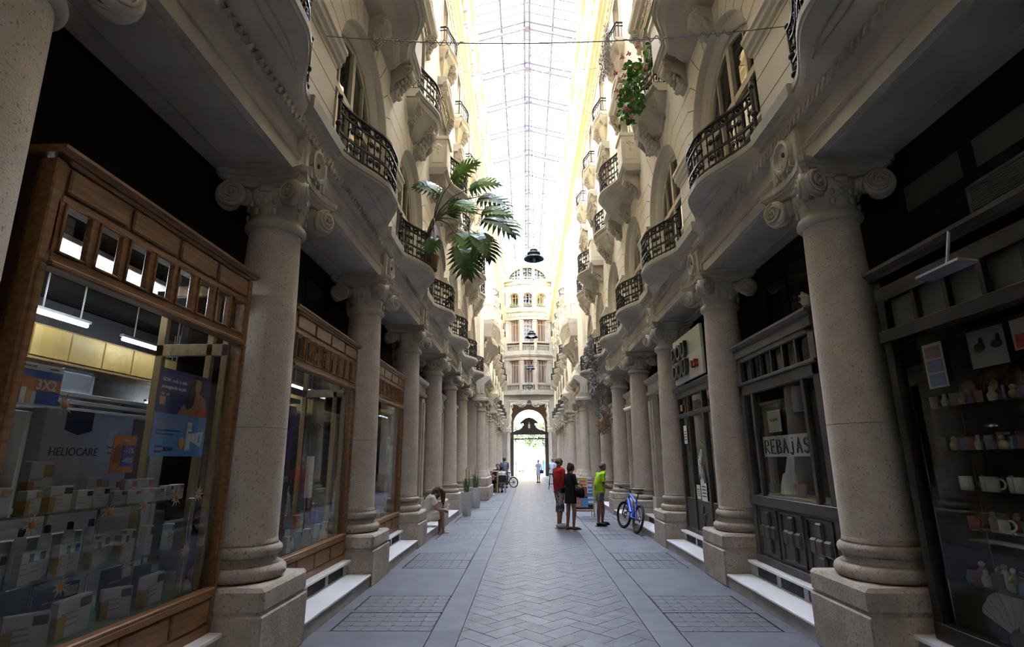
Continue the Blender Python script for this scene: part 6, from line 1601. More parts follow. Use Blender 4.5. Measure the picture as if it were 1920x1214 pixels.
# ------------------------------------------------------------ bicycles
def bike(name, lab, loc, rz, lean, fcol, steer=0, rimcol=None):
    t = thing(name, lab, 'bicycle', loc, rz); t.rotation_euler = (0, lean, rz)
    R = .325; rear, front = Vector((0, -.52, R)), Vector((0, .53, R))
    def wheel(c, par):
        w = MB(); w.use(0, True); n = 32
        w.tube([(c.x, c.y+(R-.026)*cos(2*pi*k/n), c.z+(R-.026)*sin(2*pi*k/n)) for k in range(n)], .027, 8, True)
        o = w.build('tyre', ['rubber'], par)
        w = MB(); w.use(0, True); w.tube([(c.x, c.y+(R-.062)*cos(2*pi*k/n), c.z+(R-.062)*sin(2*pi*k/n)) for k in range(n)], .013, 6, True); w.build('rim', [rimcol or 'black'], o)
        w = MB(); w.cyl((c.x-.05, c.y, c.z), (c.x+.05, c.y, c.z), .022, 10)
        for k in range(24):
            a = 2*pi*k/24; w.cyl((c.x+(.025 if k % 2 else -.025), c.y+.02*cos(a+.5), c.z+.02*sin(a+.5)), (c.x, c.y+(R-.07)*cos(a), c.z+(R-.07)*sin(a)), .0022, 3)
        w.build('spokes', ['chrome'], o)
        w = MB(); w.use(0, True); w.lathe([(.05, -.002), (.08, -.002), (.08, .002), (.05, .002)], seg=24, mat=Matrix.Translation((c.x+.035, c.y, c.z)) @ Matrix.Rotation(pi/2, 4, 'Y')); w.build('brake_disc', ['chrome'], o)
    wheel(rear, t)
    bb, seat, head, headlow = Vector((0, -.08, .30)), Vector((0, -.22, .72)), Vector((0, .33, .83)), Vector((0, .38, .70))
    f = MB(); f.use(0, True)
    f.tube([headlow, bb], [.046, .048], 10); f.tube([head, seat+Vector((0, .02, -.06))], [.034, .030], 10); f.tube([bb, seat], .020, 8); f.tube([head+Vector((0, -.01, .03)), headlow+Vector((0, .01, -.03))], .026, 10)
    for s_ in (-1, 1): f.tube([rear+Vector((s_*.06, 0, 0)), bb+Vector((s_*.03, 0, .02))], .012, 6); f.tube([rear+Vector((s_*.06, 0, 0)), seat+Vector((s_*.02, 0, -.08))], .011, 6)
    f.build('frame', [fcol], t)
    f = MB(); f.use(0, True); f.cyl(seat, seat+Vector((0, -.045, .16)), .014, 8); f.build('seat_post', ['black'], t)
    sd = seat+Vector((0, -.06, .17))
    f = MB(); f.use(0, True); f.loft([[sd+Vector((w*cos(a), y, .025*sin(a)+(.0 if y > -.1 else .01))) for a in [2*pi*q/12 for q in range(12)]] for y, w in ((.16, .015), (.10, .022), (.0, .035), (-.07, .065), (-.12, .07), (-.14, .04))], True, True); f.build('saddle', ['black'], t)
    # steering assembly turns about the head tube
    pv = headlow; Rm = Matrix.Translation(pv) @ Matrix.Rotation(steer, 4, (head-headlow).normalized()) @ Matrix.Translation(-pv)
    f = MB(); f.use(0, True)
    for s_ in (-1, 1): f.tube([headlow+Vector((s_*.055, .02, -.04)), front+Vector((s_*.055, 0, 0))], [.019, .014], 8)
    f.tube([headlow+Vector((-.06, .015, -.03)), headlow+Vector((.06, .015, -.03))], .022, 8); f.cyl(headlow, head+Vector((0, -.03, .08)), .016, 8)
    fk = f.build('fork', ['black'], t); fk.matrix_local = Rm
    n0 = set(bpy.data.objects); wheel(front, fk)
    hb = head+Vector((0, .02, .11))
    f = MB(); f.use(0, True); f.tube([hb+Vector((-.33, -.05, .03)), hb+Vector((-.18, -.01, .015)), hb, hb+Vector((.18, -.01, .015)), hb+Vector((.33, -.05, .03))], .012, 8); f.tube([head+Vector((0, -.03, .07)), hb], .016, 8)
    h = f.build('handlebar', ['black'], t); h.matrix_local = Rm
    f = MB(); f.use(0, True)
    for s_ in (-1, 1): f.tube([hb+Vector((s_*.24, -.025, .02)), hb+Vector((s_*.34, -.055, .032))], .017, 8); f.tube([hb+Vector((s_*.20, 0, .01)), hb+Vector((s_*.27, .05, -.01))], .006, 5)
    f.build('grips', ['rubber'], h)
    f = MB(); f.use(0, True); f.lathe([(.02, -.005), (.09, -.004), (.095, 0), (.09, .004), (.02, .005)], seg=24, mat=Matrix.Translation((.045, bb.y, bb.z)) @ Matrix.Rotation(pi/2, 4, 'Y')); f.cyl((-.07, bb.y, bb.z), (.07, bb.y, bb.z), .02, 8); f.build('chainring', ['black'], t)
    for s_ in (-1, 1):
        f = MB(); f.use(0, True); e = bb+Vector((s_*.075, s_*.10, -s_*.13)); f.tube([bb+Vector((s_*.07, 0, 0)), e], .010, 6); f.sm = False; f.bev(e.x, e.x+s_*.09, e.y-.04, e.y+.04, e.z-.012, e.z+.012, .004); f.build('crank', ['black'], t)
    return t
bike('mountain_bike', 'blue and black mountain bike leaning on the right marble step', (2.14, 13.62, .0), radians(8), radians(13), C('bike_blue', (.035, .13, .75), .35), radians(14))
bike('city_bike', 'dark bike with yellow wheel trim parked by the far left café table', (-1.55, 34.4, 0), radians(62), radians(-4), C('bike_grey', (.06, .06, .07), .4), 0, C('rim_yellow', (.55, .55, .05)))

# ------------------------------------------------------------ flyer stand, café furniture
t = thing('flyer_stand', 'wooden display easel covered with bright printed flyers behind the woman in black', 'stand', (1.44, 16.8, 0), -pi/2)
Rt = Matrix.Rotation(radians(-9), 4, 'Y')
f = MB(); 
for y in (-.29, .27): f.bev(.0, .035, y-.02, y+.02, .0, 1.15, .004, Rt)
for z in (.18, .62, 1.10): f.bev(0, .03, -.29, .27, z-.025, z+.025, .004, Rt)
f.build('frame', [C('pine', (.45, .27, .11), .6)], t)
f = MB()
for y in (-.27, .25): f.tube([(-.15, y, 1.08), (-.48, y, .0)], .016, 6)
f.build('back_leg', [C('pine', None)], t)
f = MB(); f.bev(-.02, .0, -.27, .25, .22, 1.12, .003, Rt); f.build('board', [C('board_dark', (.05, .05, .06))], t)
cl = [C('fly_white', (.72, .72, .76)), C('fly_blue', (.10, .28, .60)), C('fly_pink', (.60, .12, .35)), C('fly_yellow', (.72, .55, .08)), C('fly_green', (.25, .45, .15)), C('fly_red', (.55, .10, .06)), C('fly_violet', (.20, .12, .45))]
for k, (y, z, w, h, m) in enumerate(((.19, 1.02, .085, .10, 0), (.19, .80, .10, .13, 0), (.19, .50, .11, .15, 1), (.0, .40, .10, .13, 1), (-.19, .40, .10, .13, 2), (-.02, .98, .12, .13, 3), (-.20, .95, .09, .16, 4), (-.06, .70, .12, .13, 5), (-.21, .66, .06, .12, 3))):
    f = MB(); f.box(.028, .034, y-w, y+w, z-h, z+h, Rt); fl_ = f.build('flyer', [cl[m]], t)
    f = MB()
    for q in range(2): f.box(.034, .037, y-w*.75, y+w*.75, z-h*.75+q*h*.8, z-h*.75+q*h*.8+h*.45, Rt)
    f.build('print', [cl[(0, 6, 0, 1, 4, 2)[k % 6] if m else (6, 1)[k % 2]]], fl_)
t = thing('high_table', 'narrow high wooden café table against the left pier', 'table', (-1.93, 29.0, 0))
f = MB(); f.bev(-.25, .18, -.30, .30, 1.05, 1.10, .008); f.build('tabletop', [C('pine', None)], t)
for x in (-.2, .13):
    for y in (-.26, .26): f = MB(); f.bev(x-.03, x+.03, y-.03, y+.03, 0, 1.06, .005); f.build('leg', [C('pine', None)], t)
def chair(loc, rz, lab, grp=None):
    t = thing('cafe_chair', lab, 'chair', loc, rz, grp)
    f = MB(); f.bev(-.2, .2, -.2, .2, .44, .47, .01); f.build('seat', ['black'], t)
    for x in (-.18, .18):
        for y in (-.18, .18): f = MB(); f.use(0, True); f.tube([(x, y, .45), (x*1.1, y*1.15, 0)], .014, 6); f.build('leg', ['black'], t)
    f = MB(); f.use(0, True); f.loft([[(-.19, -.19, .52), (-.1, -.225, .52), (.1, -.225, .52), (.19, -.19, .52)], [(-.19, -.22, .86), (-.1, -.255, .88), (.1, -.255, .88), (.19, -.22, .86)]]); f.tube([(-.19, -.19, .45), (-.19, -.22, .86)], .013, 6); f.tube([(.19, -.19, .45), (.19, -.22, .86)], .013, 6); f.build('backrest', ['black'], t)
    return t
chair((-1.60, 29.0, 0), radians(12), 'black café chair under the man in the white shirt', 'café chairs')
chair((-1.84, 29.82, 0), radians(175), 'black café chair facing the corridor mouth at the high table', 'café chairs')
t = thing('bar_stool', 'tall black bar stool far right beside the man in red', 'stool', (1.17, 32.3, 0))
f = MB(); f.use(0, True); f.lathe([(.17, .82), (.19, .84), (.19, .87), (.15, .885), (.001, .885)], seg=20); f.build('seat', ['black'], t)
for x in (-1, 1):
    for y in (-1, 1): f = MB(); f.use(0, True); f.tube([(x*.11, y*.11, .83), (x*.19, y*.19, 0)], .017, 6); f.build('leg', ['black'], t)
f = MB(); f.use(0, True); f.tube([(.16*cos(2*pi*k/16)*1.32, .16*sin(2*pi*k/16)*1.32, .30) for k in range(16)], .012, 5, True); f.build('footrest', ['black'], t)
t = thing('paper_scrap', 'crumpled white paper on the floor beside the left pier', 'paper', (-1.93, 26.6, 0)); f = MB(); f.use(0); f.ball((0, 0, .06), .10, 7, 4, (1.3, 1, .6)); f.build('sheet', ['paper'], t)

# ------------------------------------------------------------ people
def remesh(mb, name, mat, vox, smooth=3, parent=None):
    me = mb.mesh(name, [mat]); o = bpy.data.objects.new(name+'_src', me); COL.objects.link(o)
    r = o.modifiers.new('r', 'REMESH'); r.mode = 'VOXEL'; r.voxel_size = vox; r.use_smooth_shade = True
    s_ = o.modifiers.new('s', 'SMOOTH'); s_.factor = .5; s_.iterations = smooth
    dg = bpy.context.evaluated_depsgraph_get(); dg.update()
    m2 = bpy.data.meshes.new_from_object(o.evaluated_get(dg)); m2.name = name
    bpy.data.objects.remove(o); bpy.data.meshes.remove(me)
    m2.materials.clear(); m2.materials.append(M[mat] if isinstance(mat, str) else mat)
    for p in m2.polygons: p.use_smooth = True
    return link(name, m2, parent)
V = Vector
def torso(mb, rows):
    # rows: (center, half width, half depth, forward unit)
    R = []
    for c, w, d, fw in rows:
        c = V(c); fw = V(fw).normalized(); rt = V((1, 0, 0))
        R.append([c+rt*w*cos(a)*(1-.08*abs(sin(2*a)))+fw*d*sin(a) for a in [2*pi*k/20 for k in range(20)]])
    mb.loft(R, True, True)
def lerp_rows(rows, g): return [(c, w+g, d+g, f) for c, w, d, f in rows]
def hand(mb, wr, d, n, side, curl=.5):
    d, n = V(d).normalized(), V(n); n = (n-d*n.dot(d)).normalized(); s_ = d.cross(n)
    wr = V(wr); mb.tube([wr-d*.02, wr+d*.02, wr+d*.055, wr+d*.09], [.024, .030, .032, .028], 8)
    for k, (o, l) in enumerate(((-.030, .068), (-.010, .080), (.010, .076), (.029, .060))):
        p = wr+d*(.085-.006*abs(k-1.3))+s_*o; P = [p-d*.02, p]; a = 0
        for q in range(3): a += curl*(.5+.25*q); p = p+(d*cos(a)+n*sin(a))*l*(.42, .33, .25)[q]; P.append(p)
        mb.tube(P, [.010, .0105, .0095, .0085, .0065], 7); mb.ball(P[-1], .0068, 6, 4)
    t0 = wr+d*.025+s_*side*.030; t1 = t0+(d*.6+s_*side*.8+n*.2).normalized()*.042; t2 = t1+(d*.9+s_*side*.25+n*.35).normalized()*.032
    mb.tube([t0-s_*side*.02, t0, t1, t2], [.013, .014, .012, .008], 7)
def head(mb, c, yaw=0, pitch=0, roll=0, sc=1):
    m = Matrix.Translation(V(c)) @ Matrix.Rotation(yaw, 4, 'Z') @ Matrix.Rotation(pitch, 4, 'X') @ Matrix.Rotation(roll, 4, 'Y') @ Matrix.Diagonal((sc, sc, sc, 1))
    mb.ball((0, -.012, .03), .095, 18, 12, (.82, 1.02, .98), m); mb.ball((0, .022, -.045), .068, 14, 10, (.88, .92, 1.05), m); mb.ball((0, .055, -.088), .026, 10, 8, (1.2, .9, .8), m)
    pts = [m @ V(p) for p in ((0, .082, .022), (0, .094, .0), (0, .106, -.022), (0, .090, -.034))]; mb.tube(pts, [.008, .011, .016, .010], 8)
    for sg in (-1, 1):
        mb.ball((sg*.078, -.008, -.005), .030, 10, 8, (.35, .7, 1.1), m); mb.ball((sg*.016, .096, -.028), .010, 6, 5, (1, 1, .8), m); mb.ball((sg*.036, .070, -.025), .026, 8, 6, (1, .7, .9), m)
    mb.tube([m @ V(p) for p in ((-.05, .068, .037), (-.025, .082, .042), (0, .082, .036), (.025, .082, .042), (.05, .068, .037))], .009, 6)
    for z, r in ((-.056, .0075), (-.066, .0085)): mb.tube([m @ V(p) for p in ((-.024, .078, z), (0, .090, z), (.024, .078, z))], [.004, r, .004], 6)
    return m
def face_parts(par, m, skin_eye='eye_white'):
    e = MB(); e.use(0, True)
    for sg in (-1, 1): e.ball((sg*.032, .070, .014), .0125, 8, 6, (1.1, .8, .7), m)
    e.use(1)
    for sg in (-1, 1): e.ball((sg*.032, .0785, .014), .006, 6, 5, (1, .6, 1), m)
    e.build('eyes', [C('eye_white', (.7, .7, .68), .3), C('iris', (.03, .02, .015), .3)], par)
def limb_pts(a, b, c): return [V(a), V(a).lerp(V(b), .5), V(b), V(b).lerp(V(c), .35), V(c)]
def build_person(name, lab, loc, rz, H, P):
    t = thing('person', lab, 'person', loc, rz); k = H/1.75; t.scale = (k, k, k)
    sk = P['skin']; mb = MB(); mb.use(0, True)
    torso(mb, P['torso'])
    mb.tube([V(q) for q in P['neck']], [.060, .053, .055], 12)
    hm = head(mb, P['head'], *P.get('head_rot', (0, 0, 0)))
    for sd, (hp, kn, an, toe) in zip((-1, 1), P['legs']):
        hp, kn, an, toe = map(V, (hp, kn, an, toe))
        mb.tube([hp, hp.lerp(kn, .35), hp.lerp(kn, .75), kn, kn.lerp(an, .28), kn.lerp(an, .62), an], [.092, .086, .066, .057, .060, .044, .036], 14)
        mb.ball(kn, .056, 10, 8)
        f = (toe-an); f.z = 0; hl = an-f.normalized()*.035; hl.z = an.z-.045
        mb.tube([V((hl.x, hl.y, an.z-.04)), V((an.x, an.y, an.z-.035)), an.lerp(toe, .6)+V((0, 0, -.008)), toe], [.034, .040, .036, .026], 10)
        for q in range(5):
            s2 = V((-f.y, f.x, 0)).normalized()*(.028-.014*q)*sd*1.0; p = toe+s2-f.normalized()*(.004*q); mb.tube([p-f.normalized()*.03, p+f.normalized()*.028], [.012, .010], 6)
    for sd, (sh, el, wr, hd, hn, cu) in zip((-1, 1), P['arms']):
        sh, el, wr = map(V, (sh, el, wr))
        mb.ball(sh, .060, 12, 8)
        mb.tube([sh, sh.lerp(el, .45), el, el.lerp(wr, .3), wr], [.056, .048, .040, .041, .027], 12)
        hand(mb, wr, hd, hn, -sd if P.get('thumb_in') else sd, cu)
    body = remesh(mb, 'body', sk, P.get('vox', .009), 2, t)
    if P.get('eyes', 1): face_parts(t, hm)
    return t, hm
def stand_legs(w=.10, st=.03, toe=.19, turn=.10):
    return [((-.09, 0, .92), (-w, .02+st, .50), (-w, -.02+st, .085), (-w-turn*.4, toe-.02+st, .03)), ((.09, 0, .92), (w, .02-st, .50), (w, -.02-st, .085), (w+turn*.4, toe-.02-st, .03))]
def stand_torso(lean=0, belly=0, w=1.0, hunch=0):
    f0 = V((0, 1, -.0)); g = lambda z: (0, lean*(z-.9)+hunch*max(0, z-1.25)**2*6, z)
    return [(g(.84), .125*w, .085, f0), (g(.93), .165*w, .105, f0), (g(1.02), .160*w, .105+belly*.5, f0), (g(1.12), .150*w, .105+belly, f0), (g(1.22), .158*w, .108+belly*.6, f0), (g(1.33), .172*w, .110, f0), (g(1.41), .170*w, .095, f0), (g(1.47), .110*w, .070, f0), (g(1.50), .060, .058, f0)]
def shirt(mb, P, z_hem, grow=.016, sleeve=.62, flare=.0):
    rows = [r for r in P['torso'] if r[0][2] >= z_hem-.02]
    if P['torso'][0][0][2] > z_hem+.03 or rows[0][0][2] > z_hem+.02:
        c = V(rows[0][0]); rows = [((c.x, c.y, z_hem), rows[0][1]*1.0+flare, rows[0][2]*1.05+flare, rows[0][3])]+rows
    R = lerp_rows(rows, grow); mb.use(0, True); torso(mb, R)
    for sh, el, *_ in P['arms']:
        sh, el = V(sh), V(el); e = sh.lerp(el, sleeve); mb.ball(sh, .072, 12, 8); mb.tube([sh, sh.lerp(e, .5), e], [.070, .066, .068], 12)
def shorts(mb, P, z, frac, r0=.108, r1=.085, top=1.02, grow=.012):
    mb.use(0, True); torso(mb, lerp_rows([r for r in P['torso'] if r[0][2] <= top], grow))
    for hp, kn, an, toe in P['legs']:
        hp, kn, an = V(hp), V(kn), V(an)
        if frac <= 1: e = hp.lerp(kn, frac); mb.tube([hp, hp.lerp(e, .5), e], [r0, (r0+r1)/2, r1], 14)
        else: e = kn.lerp(an, frac-1); mb.tube([hp, hp.lerp(kn, .5), kn, e], [r0, (r0+r1)/2, r1, r1*.97], 14)
def hair_cap(hm, par, mat, pts, name='hair', vox=.008, locks=()):
    mb = MB(); mb.use(0, True)
    for P_, r in locks: mb.tube([V(q) for q in P_], r, 7)
    for c, r, s_ in pts: mb.ball(c, r, 14, 10, s_, hm)
    return remesh(mb, name, mat, vox, 1, par)
def shoe(par, P, mat, k=1.0, nm='shoe', sole=None):
    for hp, kn, an, toe in P['legs']:
        an, toe = V(an), V(toe); f = (toe-an); f.z = 0; f.normalize(); h = an-f*.05; g = an.z-.085
        mb = MB(); mb.use(0, True); z = lambda p, q: V((p.x, p.y, g+q))
        mb.tube([z(h, .045), z(an, .055), z(an.lerp(toe, .55), .045), z(toe, .036), z(toe+f*.035, .030)], [.044*k, .050*k, .046*k, .042*k, .022], 12)
        o = remesh(mb, nm, mat, .009, 2, par)
        mb = MB(); pr = [z(h-f*.045, .006), z(h, .006), z(an, .006), z(an.lerp(toe, .55), .006), z(toe, .006), z(toe+f*.06, .006)]; s2 = V((-f.y, f.x, 0))
        mb.loft([[p+s2*w+V((0, 0, .014)), p-s2*w+V((0, 0, .014)), p-s2*w-V((0, 0, .006)), p+s2*w-V((0, 0, .006))] for p, w in zip(pr, (.018, .036, .038, .042, .044, .014))], True, True); mb.build('sole', [sole or mat], o)
SKIN = noisy('skin_tan', (.36, .20, .135), (.42, .245, .17), 8, .55, .05, 60); M['skin_tan'] = SKIN
M['skin_dark'] = noisy('skin_sunned', (.25, .135, .09), (.31, .17, .115), 8, .55, .05, 60)
M['skin_fair'] = noisy('skin_fair', (.46, .29, .21), (.52, .335, .25), 8, .55, .05, 60)
def cloth(n, c, s_=.06): M[n] = noisy(n, tuple(q*(1-s_*2) for q in c), tuple(min(1, q*(1+s_)) for q in c), 7, .9, .25, 26, spec=.15); return n
# --- man in red
P = dict(skin='skin_tan', torso=stand_torso(.0, .03, 1.08), neck=[(0, -.005, 1.46), (0, .0, 1.53), (0, .01, 1.58)], head=(0, .02, 1.645), head_rot=(radians(-14), radians(6), 0), legs=stand_legs(.09, .08),
         arms=[((-.19, 0, 1.42), (-.25, .02, 1.14), (-.13, .24, 1.16), (.6, .6, .35), (.2, -.2, 1), .9), ((.19, 0, 1.42), (.25, .03, 1.15), (.10, .22, 1.33), (-.2, .35, .9), (-.6, -.6, .2), .9)])
t, hm = build_person('person', 'man in red T-shirt and patterned grey shorts with sunglasses, arms raised', (.55, 14.30, 0), radians(-62), 1.70, P)
mb = MB(); shirt(mb, P, .86, .018, .66); remesh(mb, 'shirt', cloth('cloth_red', (.50, .030, .035)), .011, 3, t)
mb = MB(); shorts(mb, P, 0, 1.28, .112, .098); camo = noisy('camouflage', (.07, .07, .065), (.42, .41, .38), 11, .9, .2, 30, detail=2, lo=.44, hi=.56); M['camo'] = camo; remesh(mb, 'shorts', 'camo', .011, 3, t)
shoe(t, P, cloth('shoe_white', (.66, .66, .68)), 1.25)
hair_cap(hm, t, C('hair_stubble', (.17, .115, .085), .8), [((0, -.035, .005), .0935, (.88, .86, .62))])
g = MB(); g.use(0, True); g.tube([hm @ V(p) for p in ((-.080, -.02, .02), (-.072, .055, .022), (-.04, .085, .018), (0, .092, .022), (.04, .085, .018), (.072, .055, .022), (.080, -.02, .02))], [.004, .006, .015, .006, .015, .006, .004], 6); g.build('sunglasses', ['black'], t)
g = MB(); g.use(0, True); g.tube([V(p) for p in ((-.14, .05, 1.47), (-.06, .155, 1.32), (.08, .165, 1.12), (.19, .09, .98), (.20, -.05, .97), (.06, -.145, 1.15), (-.08, -.135, 1.34), (-.14, -.05, 1.47))], .013, 6, True); g.build('bag_strap', ['black'], t)
g = MB(); g.bev(.17, .25, -.12, .08, .86, 1.0, .02); g.build('waist_bag', ['black'], t)
# --- woman in black
P = dict(skin='skin_tan', torso=stand_torso(.02, .012, .94), neck=[(0, .0, 1.46), (0, .02, 1.53), (0, .04, 1.58)], head=(0, .055, 1.635), head_rot=(radians(-8), radians(-14), 0), legs=stand_legs(.085, -.04),
         arms=[((-.17, 0, 1.42), (-.21, .03, 1.14), (-.06, .25, 1.06), (.5, .8, .0), (.3, .1, 1), .8), ((.17, 0, 1.42), (.23, .05, 1.15), (.12, .29, 1.10), (-.2, .9, .2), (-.4, .1, 1), .8)])
t, hm = build_person('person', 'woman in black T-shirt dress and flip-flops beside the man in red', (.80, 13.88, 0), radians(-58), 1.54, P)
mb = MB(); shirt(mb, P, .88, .024, .85)
torso(mb, [((0, 0, .69), .205, .165, (0, 1, 0)), ((0, 0, .80), .205, .160, (0, 1, 0)), ((0, 0, .95), .190, .145, (0, 1, 0)), ((0, 0, 1.1), .175, .135, (0, 1, 0))])
remesh(mb, 'dress', cloth('cloth_black', (.022, .022, .025)), .012, 3, t)
hair_cap(hm, t, C('hair_black', (.014, .012, .012), .6), [((0, -.025, .04), .105, (.92, 1.0, .92)), ((0, -.06, -.02), .085, (1.0, .8, 1.0)), ((.0, -.07, .10), .055, (1.2, 1, .8)), ((-.06, -.02, -.02), .045, (.6, 1, 1.2)), ((.06, -.02, -.02), .045, (.6, 1, 1.2))])
for hp, kn, an, toe in P['legs']:
    an, toe = V(an), V(toe); f = (toe-an); f.z = 0; f.normalize(); s2 = V((-f.y, f.x, 0)); h = an-f*.09; g = MB()
    g.loft([[V((p.x, p.y, .018))+s2*w, V((p.x, p.y, .018))-s2*w, V((p.x, p.y, -.004))-s2*w, V((p.x, p.y, -.004))+s2*w] for p, w in ((h, .02), (h+f*.04, .036), (an+f*.06, .038), (toe-f*.02, .046), (toe+f*.045, .03))], True, True); o = g.build('sandal', ['black'], t)
t = thing('handbag', 'black handbag hanging from the arm of the woman in black', 'bag', (1.045, 13.98, .74), radians(-50))
mb = MB(); mb.use(0, True); mb.loft([[(w*cos(a)*(1+.04*sin(5*a)), d*sin(a), z) for a in [2*pi*q/20 for q in range(20)]] for z, w, d in ((0, .11, .05), (.04, .145, .075), (.14, .15, .08), (.22, .12, .055), (.25, .09, .03))], True, True); mb.build('body', ['cloth_black'], t)
mb = MB(); mb.use(0, True); mb.tube([(-.09, 0, .23), (-.07, 0, .30), (0, 0, .335), (.07, 0, .30), (.09, 0, .23)], .010, 6); mb.build('handle', ['black'], t)
# --- man in lime
P = dict(skin='skin_dark', torso=stand_torso(.04, .045, 1.05, .30), neck=[(0, .045, 1.45), (0, .075, 1.52), (0, .105, 1.56)], head=(0, .13, 1.615), head_rot=(0, radians(-32), 0), legs=stand_legs(.10, .10),
         arms=[((-.185, .03, 1.39), (-.23, .03, 1.13), (-.10, .27, 1.03), (.3, .9, -.1), (.7, .1, -.2), .8), ((.185, .03, 1.39), (.24, .04, 1.13), (.10, .28, 1.04), (-.3, .9, -.05), (-.7, .1, -.2), .8)])
t, hm = build_person('person', 'man in lime green T-shirt and grey shorts looking down at his hands', (1.62, 14.62, 0), radians(-76), 1.58, P)
mb = MB(); shirt(mb, P, .76, .022, .72); torso(mb, [((0, .0, .76), .190, .140, (0, 1, 0)), ((0, .0, .88), .190, .145, (0, 1, 0)), ((0, .02, 1.05), .180, .150, (0, 1, 0))]); remesh(mb, 'shirt', cloth('cloth_lime', (.40, .70, .04)), .011, 3, t)
mb = MB(); shorts(mb, P, 0, .60, .112, .108); remesh(mb, 'shorts', cloth('cloth_grey', (.20, .215, .22)), .011, 3, t)
shoe(t, P, C('shoe_black', (.02, .02, .022), .6), 1.2)
hair_cap(hm, t, C('hair_grey', (.15, .14, .135), .8), [((0, -.025, .04), .098, (.87, .98, .86)), ((0, -.055, .0), .086, (.95, .78, .9))])
t = thing('mobile_phone', 'small dark phone held by the man in lime green', 'phone', (1.885, 14.68, .965), radians(-76)); mb = MB(); mb.bev(-.035, .035, -.07, .07, 0, .010, .004); mb.build('phone', ['black'], t)
# --- seated girl
P = dict(skin='skin_tan', torso=[((0, .0, .40), .150, .11, (0, 1, .1)), ((0, -.02, .50), .165, .125, (0, 1, .1)), ((0, .01, .62), .150, .105, (0, 1, -.2)), ((0, .06, .74), .150, .10, (0, 1, -.4)), ((0, .13, .85), .160, .10, (0, 1, -.6)), ((0, .19, .92), .150, .085, (0, 1, -.7)), ((0, .23, .955), .09, .06, (0, 1, -.8)), ((0, .25, .975), .055, .05, (0, 1, -.8))],
         neck=[(0, .22, .945), (0, .27, .99), (0, .30, 1.015)], head=(0, .345, 1.05), head_rot=(radians(6), radians(-55), 0),
         legs=[((-.09, .02, .43), (-.10, .42, .50), (-.09, .40, .085), (-.11, .58, .03)), ((.09, .02, .43), (.08, .44, .50), (.05, .47, .085), (.04, .65, .03))],
         arms=[((-.165, .17, .88), (-.17, .30, .62), (-.06, .47, .60), (.6, .5, -.2), (.2, 0, -1), .7), ((.165, .17, .88), (.18, .32, .62), (.06, .50, .60), (-.6, .5, -.2), (-.2, 0, -1), .7)])
t, hm = build_person('person', 'girl in white dress sitting bowed on the left marble step', (-2.66, 13.15, -.04), radians(-72), 1.62, P)
mb = MB(); mb.use(0, True); torso(mb, lerp_rows(P['torso'][:7], .02))
for sh, el, *_ in P['arms']: sh, el = V(sh), V(el); mb.tube([sh, sh.lerp(el, .5)], [.072, .075], 12); mb.ball(sh, .075, 10, 8)
for hp, kn, an, toe in P['legs']: hp, kn = V(hp), V(kn); mb.tube([hp, hp.lerp(kn, .45), hp.lerp(kn, .80)], [.115, .105, .100], 14)
torso(mb, [((0, .05, .40), .17, .14, (0, 1, 0)), ((0, .14, .43), .17, .18, (0, 1, 0)), ((0, .14, .50), .165, .18, (0, 1, 0))])
remesh(mb, 'dress', cloth('cloth_offwhite', (.62, .59, .54)), .011, 3, t)
HG = [((0, -.02, .045), .103, (.90, 1.0, .92)), ((0, -.05, -.01), .09, (1.0, .8, 1.0))]
for sg in (-1, 1): HG += [((sg*.07, .02, -.03), .045, (.6, 1, 1.3)), ((sg*.072, .045, -.10), .040, (.6, .9, 1.6)), ((sg*.066, .06, -.18), .036, (.7, .8, 1.7)), ((sg*.04, .095, -.10), .040, (.9, .5, 1.8)), ((sg*.05, .10, -.20), .034, (.8, .6, 1.7)), ((sg*.055, .09, -.27), .026, (.7, .6, 1.6)), ((sg*.045, .07, .03), .05, (.7, .7, 1.0))]
hair_cap(hm, t, noisy('hair_brown', (.075, .047, .032), (.17, .115, .075), 20, .6, .3, 90), HG, locks=[([(sg*.03, .27, 1.12), (sg*(.06+.012*k), .34+.02*k, 1.15-.015*k), (sg*(.085+.006*k), .40+.022*k, 1.04), (sg*(.078-.004*k), .43+.018*k, .90), (sg*(.07-.008*k), .43+.014*k, .78-.02*k)], [.02, .030, .030, .024, .010]) for sg in (-1, 1) for k in range(4)]+[([(0, .30, 1.15), (sg*.03, .22, 1.08), (sg*.05, .17, .98), (sg*.06, .15, .88)], [.04, .045, .035, .015]) for sg in (-1, 0, 1)])
for hp, kn, an, toe in P['legs']:
    an, toe = V(an), V(toe); f = (toe-an); f.z = 0; f.normalize(); s2 = V((-f.y, f.x, 0)); g = MB(); h = an-f*.09
    g.loft([[V((p.x, p.y, .03))+s2*w, V((p.x, p.y, .03))-s2*w, V((p.x, p.y, .004))-s2*w, V((p.x, p.y, .004))+s2*w] for p, w in ((h, .02), (h+f*.04, .034), (an+f*.06, .036), (toe-f*.02, .042), (toe+f*.04, .03))], True, True)
    g.use(0, True)
    for u in (.05, .10): c = an+f*u; g.tube([V((c.x, c.y, .02))+s2*.042, V((c.x, c.y, .075)), V((c.x, c.y, .02))-s2*.042], .008, 5)
    g.build('sandal', [C('sandal_tan', (.36, .24, .15), .7)], t)
